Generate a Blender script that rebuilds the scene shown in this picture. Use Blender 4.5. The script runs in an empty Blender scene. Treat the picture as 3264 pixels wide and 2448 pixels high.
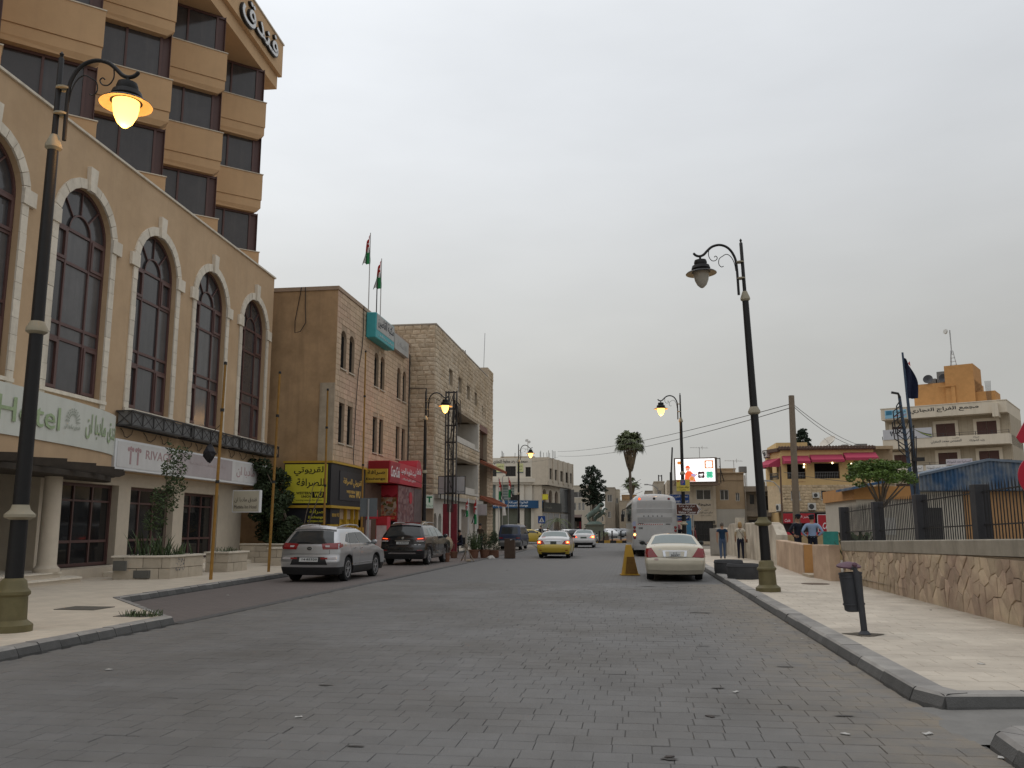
import bpy,bmesh,math,random
from mathutils import Vector,Matrix,noise
R=math.radians
S=bpy.context.scene
COL=S.collection
ORD='first second third fourth fifth sixth seventh eighth ninth tenth eleventh twelfth thirteenth fourteenth fifteenth'.split()
rnd=random.Random(7)

# ------------------------------------------------------------------ camera, sky, sun, exposure
cd=bpy.data.cameras.new('camera');cam=bpy.data.objects.new('camera',cd);COL.objects.link(cam)
cd.sensor_width=36.0;cd.lens=36.0*2770/3264;cd.clip_end=3000;cd.clip_start=0.1
cam.location=(0,0,1.62);cam.rotation_euler=(R(90+9.348),0,R(7.969))
S.camera=cam
wd=bpy.data.worlds.new('World');S.world=wd;wd.use_nodes=True
nt=wd.node_tree;nt.nodes.clear()
def wn(t,**k):
 n=nt.nodes.new(t)
 for a,v in k.items():setattr(n,a,v)
 return n
SKY0=(.485,.480,.455)
SUN_EL,SUN_ROT=55,-60 # a veiled sun, high on the left behind the cloud
sky=wn('ShaderNodeTexSky',sky_type='NISHITA',sun_disc=False,sun_elevation=R(SUN_EL),sun_rotation=R(SUN_ROT))
bg1=wn('ShaderNodeBackground');bg1.inputs[1].default_value=0.05
nt.links.new(sky.outputs[0],bg1.inputs[0])
tc=wn('ShaderNodeTexCoord');mp=wn('ShaderNodeMapping');mp.inputs['Scale'].default_value=(1.0,1.0,3.2)
nz=wn('ShaderNodeTexNoise');nz.inputs['Scale'].default_value=2.3;nz.inputs['Detail'].default_value=6;nz.inputs['Roughness'].default_value=0.5
nt.links.new(tc.outputs['Generated'],mp.inputs[0]);nt.links.new(mp.outputs[0],nz.inputs['Vector'])
# overcast: dim and warm at the horizon, brighter overhead and towards the veiled sun on the left, faint cloud streaks
sep=wn('ShaderNodeSeparateXYZ');nt.links.new(tc.outputs['Generated'],sep.inputs[0])
cr=wn('ShaderNodeValToRGB');cr.color_ramp.interpolation='EASE'
cr.color_ramp.elements[0].position=0.0;cr.color_ramp.elements[0].color=(SKY0[0],SKY0[1],SKY0[2],1)
cr.color_ramp.elements[1].position=1.0;cr.color_ramp.elements[1].color=(1.04,1.05,1.07,1)
for pz_,c_ in((.13,(.535,.535,.512)),(.50,(.755,.782,.815))):
 e_=cr.color_ramp.elements.new(pz_);e_.color=(*c_,1)
nt.links.new(sep.outputs['Z'],cr.inputs[0])
mr=wn('ShaderNodeMapRange');mr.inputs[1].default_value=-1;mr.inputs[2].default_value=.32;mr.inputs[3].default_value=1.42;mr.inputs[4].default_value=0.885
nt.links.new(sep.outputs['X'],mr.inputs[0])
m2_=wn('ShaderNodeMapRange');m2_.inputs[1].default_value=.3;m2_.inputs[2].default_value=.7;m2_.inputs[3].default_value=.925;m2_.inputs[4].default_value=1.055
nt.links.new(nz.outputs[0],m2_.inputs[0])
mm_=wn('ShaderNodeMath',operation='MULTIPLY');nt.links.new(mr.outputs[0],mm_.inputs[0]);nt.links.new(m2_.outputs[0],mm_.inputs[1])
mx=wn('ShaderNodeVectorMath',operation='SCALE');nt.links.new(cr.outputs[0],mx.inputs[0]);nt.links.new(mm_.outputs[0],mx.inputs['Scale'])
bg2=wn('ShaderNodeBackground');bg2.inputs[1].default_value=1.0
nt.links.new(mx.outputs[0],bg2.inputs[0])
ad=wn('ShaderNodeMixShader');ad.inputs[0].default_value=0.97
nt.links.new(bg1.outputs[0],ad.inputs[1]);nt.links.new(bg2.outputs[0],ad.inputs[2])
wo=wn('ShaderNodeOutputWorld');nt.links.new(ad.outputs[0],wo.inputs[0])
sl=bpy.data.lights.new('sun','SUN');sl.energy=0.5;sl.angle=R(25);sl.color=(1,0.95,0.88)
sun=bpy.data.objects.new('sun',sl);COL.objects.link(sun)
sun.rotation_euler=(R(90-SUN_EL),0,R(-SUN_ROT+180))
S.view_settings.view_transform='Standard';S.view_settings.look='None'
S.view_settings.gamma=1;S.view_settings.exposure=0.06;S.view_settings.use_curve_mapping=False

# ------------------------------------------------------------------ materials
MATS={}
def mat(name,col,rough=0.8,var=0.12,scale=3.0,bump=0.0,bscale=None,metal=0.0,isl=0.0,streak=0.0,streakcol=None,emit=None,spec=0.3,col2=None,mixscale=0.6,mixw=0.0,coat=0.0,trans=0.0,edge=None):
 if name in MATS:return MATS[name]
 m=bpy.data.materials.new(name);m.use_nodes=True
 t=m.node_tree;N=t.nodes;Lk=t.links
 b=N['Principled BSDF']
 b.inputs['Roughness'].default_value=rough;b.inputs['Metallic'].default_value=metal
 b.inputs['Specular IOR Level'].default_value=spec
 if coat:b.inputs['Coat Weight'].default_value=coat;b.inputs['Coat Roughness'].default_value=0.05
 if trans:b.inputs['Transmission Weight'].default_value=trans
 tcn=N.new('ShaderNodeNewGeometry')
 cur=None
 rgb=N.new('ShaderNodeRGB');rgb.outputs[0].default_value=(*col,1);cur=rgb.outputs[0]
 def noise_(sc,det=5,vec=None,ro=0.6):
  n=N.new('ShaderNodeTexNoise');n.inputs['Scale'].default_value=sc;n.inputs['Detail'].default_value=det;n.inputs['Roughness'].default_value=ro
  Lk.new(vec or tcn.outputs['Position'],n.inputs['Vector']);return n.outputs[0]
 def mixc(f,a,c,mode='MIX'):
  n=N.new('ShaderNodeMix');n.data_type='RGBA';n.blend_type=mode
  if isinstance(f,(int,float)):n.inputs[0].default_value=f
  else:Lk.new(f,n.inputs[0])
  Lk.new(a,n.inputs[6])
  if isinstance(c,tuple):n.inputs[7].default_value=(*c,1)
  else:Lk.new(c,n.inputs[7])
  return n.outputs[2]
 def rng(v,a,b2,c,d):
  n=N.new('ShaderNodeMapRange');Lk.new(v,n.inputs[0])
  for i,q in enumerate((a,b2,c,d)):n.inputs[i+1].default_value=q
  return n.outputs[0]
 def mulval(c,v):
  n=N.new('ShaderNodeVectorMath');n.operation='SCALE';Lk.new(c,n.inputs[0]);Lk.new(v,n.inputs['Scale']);return n.outputs[0]
 if col2:cur=mixc(rng(noise_(mixscale,6),0.5-0.5*mixw-.02,0.78-0.5*mixw,0,1),cur,tuple(col2))
 if var:cur=mulval(cur,rng(noise_(scale,8,ro=0.7),0.25,0.75,1-var,1+var))
 if streak:
  mpn=N.new('ShaderNodeMapping');mpn.inputs['Scale'].default_value=(2.2,2.2,0.16);Lk.new(tcn.outputs['Position'],mpn.inputs[0])
  cur=mixc(rng(noise_(1.4,6,mpn.outputs[0]),0.5,0.75,0,streak),cur,streakcol or tuple(c*0.35 for c in col))
 if isl:
  oi=N.new('ShaderNodeObjectInfo')
  ma=N.new('ShaderNodeMath');ma.operation='ADD';Lk.new(tcn.outputs['Random Per Island'],ma.inputs[0]);Lk.new(oi.outputs['Random'],ma.inputs[1])
  fr=N.new('ShaderNodeMath');fr.operation='FRACT';Lk.new(ma.outputs[0],fr.inputs[0])
  cur=mulval(cur,rng(fr.outputs[0],0,1,1-isl,1+isl))
 for ax_,e0,e1,ec,es in edge or(): # dust or grime that has settled along an edge, broken up by noise
  sx_=N.new('ShaderNodeSeparateXYZ');Lk.new(tcn.outputs['Position'],sx_.inputs[0])
  f_=rng(sx_.outputs[ax_],e0,e1,0,1);ml=N.new('ShaderNodeMath');ml.operation='MULTIPLY';Lk.new(f_,ml.inputs[0]);Lk.new(rng(noise_(2.3,8,ro=.7),.30,.62,0,es),ml.inputs[1])
  cur=mixc(ml.outputs[0],cur,tuple(ec))
 Lk.new(cur,b.inputs['Base Color'])
 if bump:
  bn=N.new('ShaderNodeBump');bn.inputs['Strength'].default_value=min(1,bump);bn.inputs['Distance'].default_value=0.02
  Lk.new(noise_(bscale or scale*6,6),bn.inputs['Height']);Lk.new(bn.outputs[0],b.inputs['Normal'])
 if emit:
  b.inputs['Emission Color'].default_value=(*emit[0],1);b.inputs['Emission Strength'].default_value=emit[1]
 MATS[name]=m
 return m
def brickmat(name,col,mort,bw,bh,rough=0.85,rot=0.0,msize=0.012,var=0.12):
 m=mat(name,col,rough,var,2.0,0.3,40)
 t=m.node_tree;N=t.nodes;Lk=t.links;b=N['Principled BSDF']
 g=N.new('ShaderNodeNewGeometry');mp=N.new('ShaderNodeMapping');mp.inputs['Rotation'].default_value=(0,0,rot)
 Lk.new(g.outputs['Position'],mp.inputs[0])
 br=N.new('ShaderNodeTexBrick');br.inputs['Scale'].default_value=1;br.inputs['Brick Width'].default_value=bw;br.inputs['Row Height'].default_value=bh;br.inputs['Mortar Size'].default_value=msize;br.inputs['Mortar Smooth'].default_value=0.3
 br.inputs['Color1'].default_value=(1,1,1,1);br.inputs['Color2'].default_value=(.93,.93,.93,1);br.inputs['Mortar'].default_value=(*[mo/c for mo,c in zip(mort,col)],1)
 Lk.new(mp.outputs[0],br.inputs['Vector'])
 old=b.inputs['Base Color'].links[0].from_socket
 mm=N.new('ShaderNodeMix');mm.data_type='RGBA';mm.blend_type='MULTIPLY';mm.inputs[0].default_value=1
 Lk.new(old,mm.inputs[6]);Lk.new(br.outputs[0],mm.inputs[7]);Lk.new(mm.outputs[2],b.inputs['Base Color'])
 return m

# ------------------------------------------------------------------ object helpers
WM={}
def tag(o,label=None,cat=None,group=None,kind=None):
 if label:o['label']=label
 if cat:o['category']=cat
 if group:o['group']=group
 if kind:o['kind']=kind
 return o
def root(name,loc,label,cat,group=None,rz=0.0):
 o=bpy.data.objects.new(name,None);COL.objects.link(o);o.empty_display_size=0.2
 o.location=loc;o.rotation_euler=(0,0,rz)
 WM[o]=Matrix.Translation(loc)@Matrix.Rotation(rz,4,'Z')
 return tag(o,label,cat,group)
class Fr: # a local frame: s along, d outwards, z up
 def __init__(f,o,u,n=None,v=None):
  f.o=Vector(o);f.u=Vector(u).normalized();f.v=Vector(v).normalized()if v else Vector((0,0,1))
  f.n=Vector(n).normalized()if n else f.u.cross(f.v)
 def __call__(f,s,d,z):return f.o+f.u*s+f.n*d+f.v*z
class FrX:
 def __call__(f,x,y,z):return Vector((x,y,z))
ID=FrX()
class MB:
 def __init__(s,fr=ID):s.v=[];s.f=[];s.mi=[];s.fr=fr;s.m=0
 def p(s,*a):s.v.append(s.fr(*a));return len(s.v)-1
 def q(s,*ids):s.f.append(ids);s.mi.append(s.m)
 def poly(s,pts):s.q(*[s.p(*a)for a in pts])
 def box(s,x0,x1,y0,y1,z0,z1):
  i=[s.p(x,y,z)for z in(z0,z1)for y in(y0,y1)for x in(x0,x1)]
  for a in((0,2,3,1),(4,5,7,6),(0,1,5,4),(2,6,7,3),(0,4,6,2),(1,3,7,5)):s.q(*[i[k]for k in a])
 def prism(s,pts,a0,a1,axis='z'): # polygon extruded along an axis
  def mk(p,a):return s.p(p[0],p[1],a)if axis=='z' else(s.p(a,p[0],p[1])if axis=='x' else s.p(p[0],a,p[1]))
  A=[mk(p,a0)for p in pts];B=[mk(p,a1)for p in pts];n=len(pts)
  s.q(*A[::-1]);s.q(*B)
  for k in range(n):s.q(A[k],A[(k+1)%n],B[(k+1)%n],B[k])
 def tube(s,path,r,n=8,cap=True): # path in frame coordinates
  P=[s.fr(*a)for a in path];rs=r if isinstance(r,(list,tuple))else[r]*len(P)
  prev=None;up=None
  for k,p in enumerate(P):
   t=(P[min(k+1,len(P)-1)]-P[max(k-1,0)])
   t=t.normalized()if t.length>1e-9 else Vector((0,0,1))
   if up is None:up=t.orthogonal().normalized()
   else:
    up=up-t*up.dot(t);up=up.normalized()if up.length>1e-6 else t.orthogonal().normalized()
   b=t.cross(up);ring=[]
   for j in range(n):
    a=2*math.pi*j/n;s.v.append(p+(up*math.cos(a)+b*math.sin(a))*rs[k]);ring.append(len(s.v)-1)
   if prev:
    for j in range(n):s.q(prev[j],prev[(j+1)%n],ring[(j+1)%n],ring[j])
   elif cap:s.q(*ring[::-1])
   prev=ring
  if cap and prev:s.q(*prev)
 def lathe(s,prof,c=(0,0,0),n=24,ax=Vector((0,0,1)),cap=True): # prof: (radius, height)
  ax=Vector(ax).normalized();up=ax.orthogonal().normalized();b=ax.cross(up);c=s.fr(*c);prev=None
  for r,h in prof:
   ring=[]
   for j in range(n):
    a=2*math.pi*j/n;s.v.append(c+ax*h+(up*math.cos(a)+b*math.sin(a))*r);ring.append(len(s.v)-1)
   if prev:
    for j in range(n):s.q(prev[j],prev[(j+1)%n],ring[(j+1)%n],ring[j])
   elif cap and r>1e-5:s.q(*ring[::-1])
   prev=ring
  if cap and prof[-1][0]>1e-5:s.q(*prev)
 def grid(s,nu,nv,fn,flip=False):
  I=[[s.v.append(Vector(fn(u/nu,v/nv)))or len(s.v)-1 for v in range(nv+1)]for u in range(nu+1)]
  for a in range(nu):
   for b in range(nv):
    q=(I[a][b],I[a+1][b],I[a+1][b+1],I[a][b+1]);s.q(*(q[::-1]if flip else q))
 def build(s,name,mats,parent=None,smooth=False,local=False,label=None,kind=None,bevel=0,merge=False,angle=35):
  me=bpy.data.meshes.new(name)
  vs=s.v
  if parent is not None and not local:
   inv=WM[parent].inverted();vs=[inv@v for v in vs]
  me.from_pydata([tuple(v)for v in vs],[],s.f)
  mats=mats if isinstance(mats,(list,tuple))else[mats]
  for m in mats:me.materials.append(m)
  if len(mats)>1:me.polygons.foreach_set('material_index',s.mi)
  if merge:
   bm=bmesh.new();bm.from_mesh(me);bmesh.ops.remove_doubles(bm,verts=bm.verts,dist=0.0008);bmesh.ops.recalc_face_normals(bm,faces=bm.faces);bm.to_mesh(me);bm.free()
  if smooth:
   me.polygons.foreach_set('use_smooth',[True]*len(me.polygons))
   try:me.set_sharp_from_angle(angle=R(angle))
   except Exception:pass
  me.update()
  o=bpy.data.objects.new(name,me);COL.objects.link(o)
  if parent is not None:o.parent=parent;WM[o]=WM[parent]
  else:WM[o]=Matrix.Identity(4)
  if bevel:
   b=o.modifiers.new('b','BEVEL');b.width=bevel;b.segments=2;b.limit_method='ANGLE';b.angle_limit=R(40)
  if label:o['label']=label
  if kind:o['kind']=kind
  return o
def copy_tree(o,loc=None,rz=None,parent=None):
 c=o.copy();COL.objects.link(c)
 if parent is not None:c.parent=parent
 if loc is not None:c.location=loc
 if rz is not None:c.rotation_euler=(0,0,rz)
 WM[c]=WM[parent]if parent is not None else Matrix.Translation(c.location)@Matrix.Rotation(c.rotation_euler[2],4,'Z')
 for ch in list(o.children):copy_tree(ch,parent=c)
 return c
def place(o,loc,rz=0.0):
 o.location=loc;o.rotation_euler=(0,0,rz);M=Matrix.Translation(loc)@Matrix.Rotation(rz,4,'Z')
 def rec(x):
  WM[x]=M
  for c in x.children:rec(c)
 rec(o);return o

def crv(P,n=5): # smooth curve through points
 P=[Vector(p)for p in P];out=[]
 for i in range(len(P)-1):
  a,b,c,d=P[max(0,i-1)],P[i],P[i+1],P[min(len(P)-1,i+2)]
  for k in range(n):
   t=k/n;out.append(.5*(2*b+(c-a)*t+(2*a-5*b+4*c-d)*t*t+(3*b-a-3*c+d)*t**3))
 return out+[P[-1]]

# ------------------------------------------------------------------ lettering
AR={'ا':('FE8D','FE8E'),'أ':('FE83','FE84'),'ة':('FE93','FE94'),'د':('FEA9','FEAA'),'ذ':('FEAB','FEAC'),'ر':('FEAD','FEAE'),'ز':('FEAF','FEB0'),'و':('FEED','FEEE'),'ى':('FEEF','FEF0'),'ء':('FE80','FE80'),'ؤ':('FE85','FE86')}
for ch,base in zip('بتثجحخسشصضطظعغفقكلمنهي',(0xFE8F,0xFE95,0xFE99,0xFE9D,0xFEA1,0xFEA5,0xFEB1,0xFEB5,0xFEB9,0xFEBD,0xFEC1,0xFEC5,0xFEC9,0xFECD,0xFED1,0xFED5,0xFED9,0xFEDD,0xFEE1,0xFEE5,0xFEE9,0xFEF1)):
 AR[ch]=tuple('%X'%(base+k)for k in range(4))
def ar(t): # joins Arabic letters and puts the line in visual order
 out=[];t=t.replace('لا','\u0001')
 def joins_next(c):return c in AR and len(AR[c])==4
 for i,c in enumerate(t):
  pv=joins_next(t[i-1])if i else False
  nx=t[i+1]if i+1<len(t)else ' '
  if c=='\u0001':out.append(chr(0xFEFC if pv else 0xFEFB));continue
  if c not in AR:out.append(c);continue
  f=AR[c];nj=len(f)==4 and(nx in AR or nx=='\u0001')and nx!='ء'
  out.append(chr(int(f[(3 if pv else 2)if nj else(1 if pv else 0)],16)))
 return ''.join(out[::-1])
def text(body,fr,s0,s1,z0,z1,d,m,parent,thick=0.006,bold=0.0,shear=0.0,name='lettering',keep=False,warp=None):
 if any('\u0600'<=c<='\u06ff' for c in body):body=ar(body)
 c=bpy.data.curves.new(name,'FONT');c.body=body;c.resolution_u=2;c.extrude=0.01;c.offset=bold;c.shear=shear;c.fill_mode='FRONT' if thick<.012 else 'BOTH'
 o=bpy.data.objects.new(name,c);COL.objects.link(o)
 dg=bpy.context.evaluated_depsgraph_get();me=bpy.data.meshes.new_from_object(o.evaluated_get(dg))
 bpy.data.objects.remove(o);bpy.data.curves.remove(c)
 if not me.vertices:return None
 xs=[v.co.x for v in me.vertices];ys=[v.co.y for v in me.vertices];a0,a1,b0,b1=min(xs),max(xs),min(ys),max(ys)
 sx=(s1-s0)/(a1-a0);sy=(z1-z0)/(b1-b0)
 if keep:
  k=min(abs(sx),sy);sx=math.copysign(k,sx);sy=k
 inv=WM[parent].inverted()if parent is not None else Matrix.Identity(4)
 cs,cz=(s0+s1)/2,(z0+z1)/2;ca,cb=(a0+a1)/2,(b0+b1)/2
 for v in me.vertices:
  s=cs+(v.co.x-ca)*sx;z=cz+(v.co.y-cb)*sy;dd=d+(thick if v.co.z>0 else 0)
  v.co=inv@(warp(s,dd,z)if warp else fr(s,dd,z))
 me.materials.clear();me.materials.append(m);me.name=name
 o=bpy.data.objects.new(name,me);COL.objects.link(o)
 if parent is not None:o.parent=parent;WM[o]=WM[parent]
 return o

# ------------------------------------------------------------------ masonry
def stone_variants(name,m,rough=0.5,n=4,ch=0.06,seed=1):
 r=random.Random(seed);out=[]
 for k in range(n):
  vs=[(-.5,-.5,0),(.5,-.5,0),(.5,.5,0),(-.5,.5,0)]
  e=ch
  vs+=[(-.5+e*r.uniform(.6,1.5),-.5+e*1.6*r.uniform(.6,1.4),1-rough*r.random()),(.5-e*r.uniform(.6,1.5),-.5+e*1.6*r.uniform(.6,1.4),1-rough*r.random()),(.5-e*r.uniform(.6,1.5),.5-e*1.6*r.uniform(.6,1.4),1-rough*r.random()),(-.5+e*r.uniform(.6,1.5),.5-e*1.6*r.uniform(.6,1.4),1-rough*r.random()),(r.uniform(-.25,.25),r.uniform(-.2,.2),1+rough*.7*r.random())]
  fs=[(0,1,5,4),(1,2,6,5),(2,3,7,6),(3,0,4,7),(4,5,8),(5,6,8),(6,7,8),(7,4,8)]
  me=bpy.data.meshes.new(name);me.from_pydata(vs,[],fs);me.materials.append(m);me.update();out.append(me)
 return out
def lay_stones(rects,fr,variants,parent,name,depth,limit=300,seed=3,key=None):
 """rects: (s0,s1,z0,z1,d) on the frame; the nearest ones become parts, the rest one joined part"""
 r=random.Random(seed);inv=WM[parent].inverted();eye=Vector((0,0,1.6))
 if key is None:key=lambda q:(q[1]-q[0])*(q[3]-q[2])/((fr((q[0]+q[1])/2,q[4],(q[2]+q[3])/2)-eye).length**2)
 rects=sorted(rects,key=key,reverse=True)
 rest=MB()
 for i,(s0,s1,z0,z1,d)in enumerate(rects):
  me=r.choice(variants);dp=depth*r.uniform(.75,1.25)
  c=fr((s0+s1)/2,d,(z0+z1)/2)
  fx=-1 if r.random()<.5 and i>=limit*0 else 1
  M=Matrix.Translation(c)@Matrix((fr.u.to_tuple()+(0,),fr.v.to_tuple()+(0,),fr.n.to_tuple()+(0,),(0,0,0,1))).transposed()@Matrix.Diagonal((s1-s0,z1-z0,dp,1))
  if fr.u.cross(fr.v).dot(fr.n)<0:pass
  if i<limit:
   o=bpy.data.objects.new(name,me);COL.objects.link(o);o.parent=parent;o.matrix_basis=inv@M
  else:
   b=len(rest.v);rest.v+=[M@v.co for v in me.vertices]
   for p in me.polygons:rest.f.append(tuple(b+k for k in p.vertices));rest.mi.append(0)
 if rest.v:rest.build(name,variants[0].materials[0],parent,kind='stuff')
def courses(s0,s1,z0,z1,w,h,d,holes=(),gap=0.01,seed=1,jit=0.25):
 r=random.Random(seed);out=[];n=max(1,round((z1-z0)/h));h=(z1-z0)/n
 for k in range(n):
  a,b=z0+k*h+gap/2,z0+(k+1)*h-gap/2
  cuts=sorted((max(s0,q[0]),min(s1,q[1]))for q in holes if q[2]<b-.02 and q[3]>a+.02 and q[1]>s0 and q[0]<s1)
  spans=[];x=s0
  for c0,c1 in cuts:
   if c0>x+.03:spans.append((x,c0))
   x=max(x,c1)
  if s1>x+.03:spans.append((x,s1))
  for x0,x1 in spans:
   x=x0;first=True
   while x<x1-1e-6:
    ww=w*r.uniform(1-jit,1+jit)*(0.55 if first and k%2 else 1);first=False
    e=x+ww
    if x1-e<w*.35:e=x1
    out.append((x+gap/2,e-gap/2,a,b,d));x=e
 return out
def wall_open(mb,s0,s1,z0,z1,d,depth,holes,arch=False,n=14):
 """a wall sheet with openings (a,b,zb,zt); arched ones spring at zt-(b-a)/2"""
 x=s0
 for a,b,zb,zt in sorted(holes):
  if a>x:mb.poly([(x,d,z0),(a,d,z0),(a,d,z1),(x,d,z1)])
  if zb>z0:mb.poly([(a,d,z0),(b,d,z0),(b,d,zb),(a,d,zb)])
  if arch:
   r=(b-a)/2;sp=zt-r;c=(a+b)/2
   P=[(c-r*math.cos(math.pi*k/n),sp+r*math.sin(math.pi*k/n))for k in range(n+1)]
  else:P=[(a,zt),(b,zt)];sp=zt
  for k in range(len(P)-1):
   p,q=P[k],P[k+1]
   if z1>zt-1e-6:mb.poly([(p[0],d,p[1]),(q[0],d,q[1]),(q[0],d,z1),(p[0],d,z1)])
   mb.poly([(p[0],d,p[1]),(p[0],d-depth,p[1]),(q[0],d-depth,q[1]),(q[0],d,q[1])])
  mb.poly([(a,d,zb),(a,d-depth,zb),(a,d-depth,sp),(a,d,sp)])
  mb.poly([(b,d,zb),(b,d,sp),(b,d-depth,sp),(b,d-depth,zb)])
  mb.poly([(a,d,zb),(b,d,zb),(b,d-depth,zb),(a,d-depth,zb)])
  x=b
 if s1>x:mb.poly([(x,d,z0),(s1,d,z0),(s1,d,z1),(x,d,z1)])
def leaves(mb,c,rad,n,size,r,flat=0.6,shell=0.35,droop=0.0):
 """leaf-sized faces through an ellipsoid of radii rad"""
 for _ in range(n):
  while True:
   p=Vector((r.uniform(-1,1),r.uniform(-1,1),r.uniform(-1,1)))
   if shell<p.length<1:break
  p=Vector((p.x*rad[0],p.y*rad[1],p.z*rad[2]))+Vector(c)
  s=size*r.uniform(.6,1.4);a=Vector((r.gauss(0,1),r.gauss(0,1),r.gauss(0,flat)-droop)).normalized();b=a.cross(Vector((r.gauss(0,1),r.gauss(0,1),r.gauss(0,1)))).normalized()
  i=len(mb.v);mb.v+=[p-a*s,p+b*s*.45,p+a*s,p-b*s*.45];mb.q(i,i+1,i+2,i+3)
# ================================================================== ground, road, pavements
basalt=mat('basalt',(.150,.148,.146),.75,.17,.9,.35,60,isl=.055,spec=.35,col2=(.112,.106,.098),mixscale=.33,mixw=.25,edge=[('X',.9,2.5,(.215,.182,.138),.9),('X',-5.2,-7.9,(.17,.155,.135),.6)])
joint=mat('joint_sand',(.118,.113,.106),.95,.2,6)
ground_m=mat('ground',(.20,.18,.155),.95,.2,.3)
def sheet(name,pts,z,m,label=None,kind='structure'):
 b=MB();b.poly([(x,y,z)for x,y in pts]);o=b.build(name,m);tag(o,label,None,None,kind);return o
sheet('ground',[(-1200,-60),(1200,-60),(1200,2200),(-1200,2200)],-0.05,ground_m)
roadfar=brickmat('road_far',(.150,.148,.146),(.105,.102,.097),.29,.245)
road=sheet('road',[(-7.75,-6),(2.57,-6),(2.57,86),(14,93),(14,118),(-2.0,140),(-9,140),(-16,118),(-60,112),(-60,96),(-11,92),(-7.75,70)],-0.012,roadfar,'grey block paved road running up the street');WM[road]=Matrix.Identity(4)
bed=MB();bed.poly([(-7.75,3.5,-.006),(2.57,3.5,-.006),(2.57,26.0,-.006),(-7.75,26.0,-.006)]);bed.build('joint_bed',joint,road)
# block paving: each stone real, nearest ones as parts
pv=[]
for k in range(4):
 r=random.Random(40+k);c=.03
 vs=[]
 for(z,e)in((-1,0),(-.25,0),(0,1)):
  for sx,sy in((-1,-1),(1,-1),(1,1),(-1,1)):vs.append((sx*(.5-e*.012*r.uniform(.7,1.5)),sy*(.5-e*.03*r.uniform(.6,1.6)),z*.02))
 fs=[(8,9,10,11)]+[(a+j,a+(j+1)%4,a+4+(j+1)%4,a+4+j)for a in(0,4)for j in range(4)]
 me=bpy.data.meshes.new('paving_stone');me.from_pydata(vs,[],fs);me.materials.append(basalt);me.update();pv.append(me)
r=random.Random(11);stones=[];y=4.0;row=0
while y<25.9:
 h=.245;x=-7.74+(0.145 if row%2 else 0)-(.05*r.random())
 first=True
 while x<2.56:
  w=.29*r.choice((1,1,1,1,.97,1.03,.82,1.5));x0=max(x,-7.74);x1=min(x+w,2.56)
  if x1-x0>.06:stones.append((x0,x1,y,y+h))
  x+=w
 y+=h;row+=1
def seen(q):
 cx,cy=(q[0]+q[1])/2,q[2];f=-cx*.1386+cy*.9903;l=cx*.9903+cy*.1386
 return f>5.0 and abs(l)<f*.62
stones.sort(key=lambda q:(not seen(q),math.hypot((q[0]+q[1])/2,q[2])))
rest=MB()
for i,(x0,x1,y0,y1)in enumerate(stones):
 me=r.choice(pv);g=r.choice((.0015,.0015,.002,.002,.004,.008))
 dip=noise.noise(Vector((x0*.35,y0*.35,0)))*.006
 M=Matrix.Translation(((x0+x1)/2,(y0+y1)/2,.004+dip+r.gauss(0,.0011)))@Matrix.Rotation(r.gauss(0,.0035),4,'X')@Matrix.Rotation(r.gauss(0,.0025),4,'Y')@Matrix.Rotation(r.gauss(0,.004),4,'Z')@Matrix.Diagonal((x1-x0-g,y1-y0-g,1,1))
 if i<300:
  o=bpy.data.objects.new('paving_stone',me);COL.objects.link(o);o.parent=road;o.matrix_basis=M
 else:
  b=len(rest.v);rest.v+=[M@v.co for v in me.vertices]
  for p in me.polygons:rest.f.append(tuple(b+k for k in p.vertices));rest.mi.append(0)
rest.build('paving_stone',basalt,road,kind='stuff')
# flat dark marks painted over the stones for sunken joints and stains
dark_mark=mat('road_dark_mark',(.062,.058,.053),.8,.3,9)
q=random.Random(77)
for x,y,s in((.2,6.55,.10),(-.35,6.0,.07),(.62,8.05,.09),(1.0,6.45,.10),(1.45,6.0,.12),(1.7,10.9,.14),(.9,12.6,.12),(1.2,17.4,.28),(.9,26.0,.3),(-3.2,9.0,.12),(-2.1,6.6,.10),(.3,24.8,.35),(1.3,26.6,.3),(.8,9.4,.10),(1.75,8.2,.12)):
 b=MB();n=15;ph=q.uniform(0,6);b.poly([(x+s*math.cos(2*math.pi*k/n)*(.7+.5*noise.noise(Vector((k*.9,ph,x)))),y+s*.32*math.sin(2*math.pi*k/n)*(.7+.6*noise.noise(Vector((k*.9,x,ph)))),.0115)for k in range(n)]);tag(b.build('road_dark_mark',dark_mark),kind='structure')
# left pavement, parking bay
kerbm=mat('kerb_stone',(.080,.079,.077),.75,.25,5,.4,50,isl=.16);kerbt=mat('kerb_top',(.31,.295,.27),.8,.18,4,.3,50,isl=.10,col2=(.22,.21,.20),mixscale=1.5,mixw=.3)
tile_l=brickmat('pavement_tile',(.56,.49,.395),(.40,.35,.285),.40,.20,msize=.005,var=.14)
tile_r=mat('limestone_tile',(.53,.475,.395),.75,.13,2.2,.2,50,isl=.05,col2=(.43,.38,.315),mixscale=.9,mixw=.35,edge=[('X',5.25,5.85,(.25,.21,.16),.9)])
bayp=brickmat('bay_paving',(.155,.133,.124),(.10,.087,.08),.30,.15)
PL_=[(-7.75,-4),(-7.75,14.0),(-11.0,17.75),(-11.42,27.75),(-11.75,40),(-11.3,53),(-10.0,60),(-10.0,64),(-11.3,78),(-14,90),(-40,95),(-40,-4)]
b=MB();b.prism([(x,y)for x,y in PL_],-0.04,.13);pav=b.build('pavement',tile_l);tag(pav,'pale stone pavement in front of the hotel',None,None,'structure')
sheet('parking_bay',[(-7.75,14.0),(-11.0,17.7),(-11.42,27.75),(-11.75,40),(-11.3,53),(-10,60),(-7.75,62)],.0,bayp,'reddish paved parking bay along the kerb')
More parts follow.
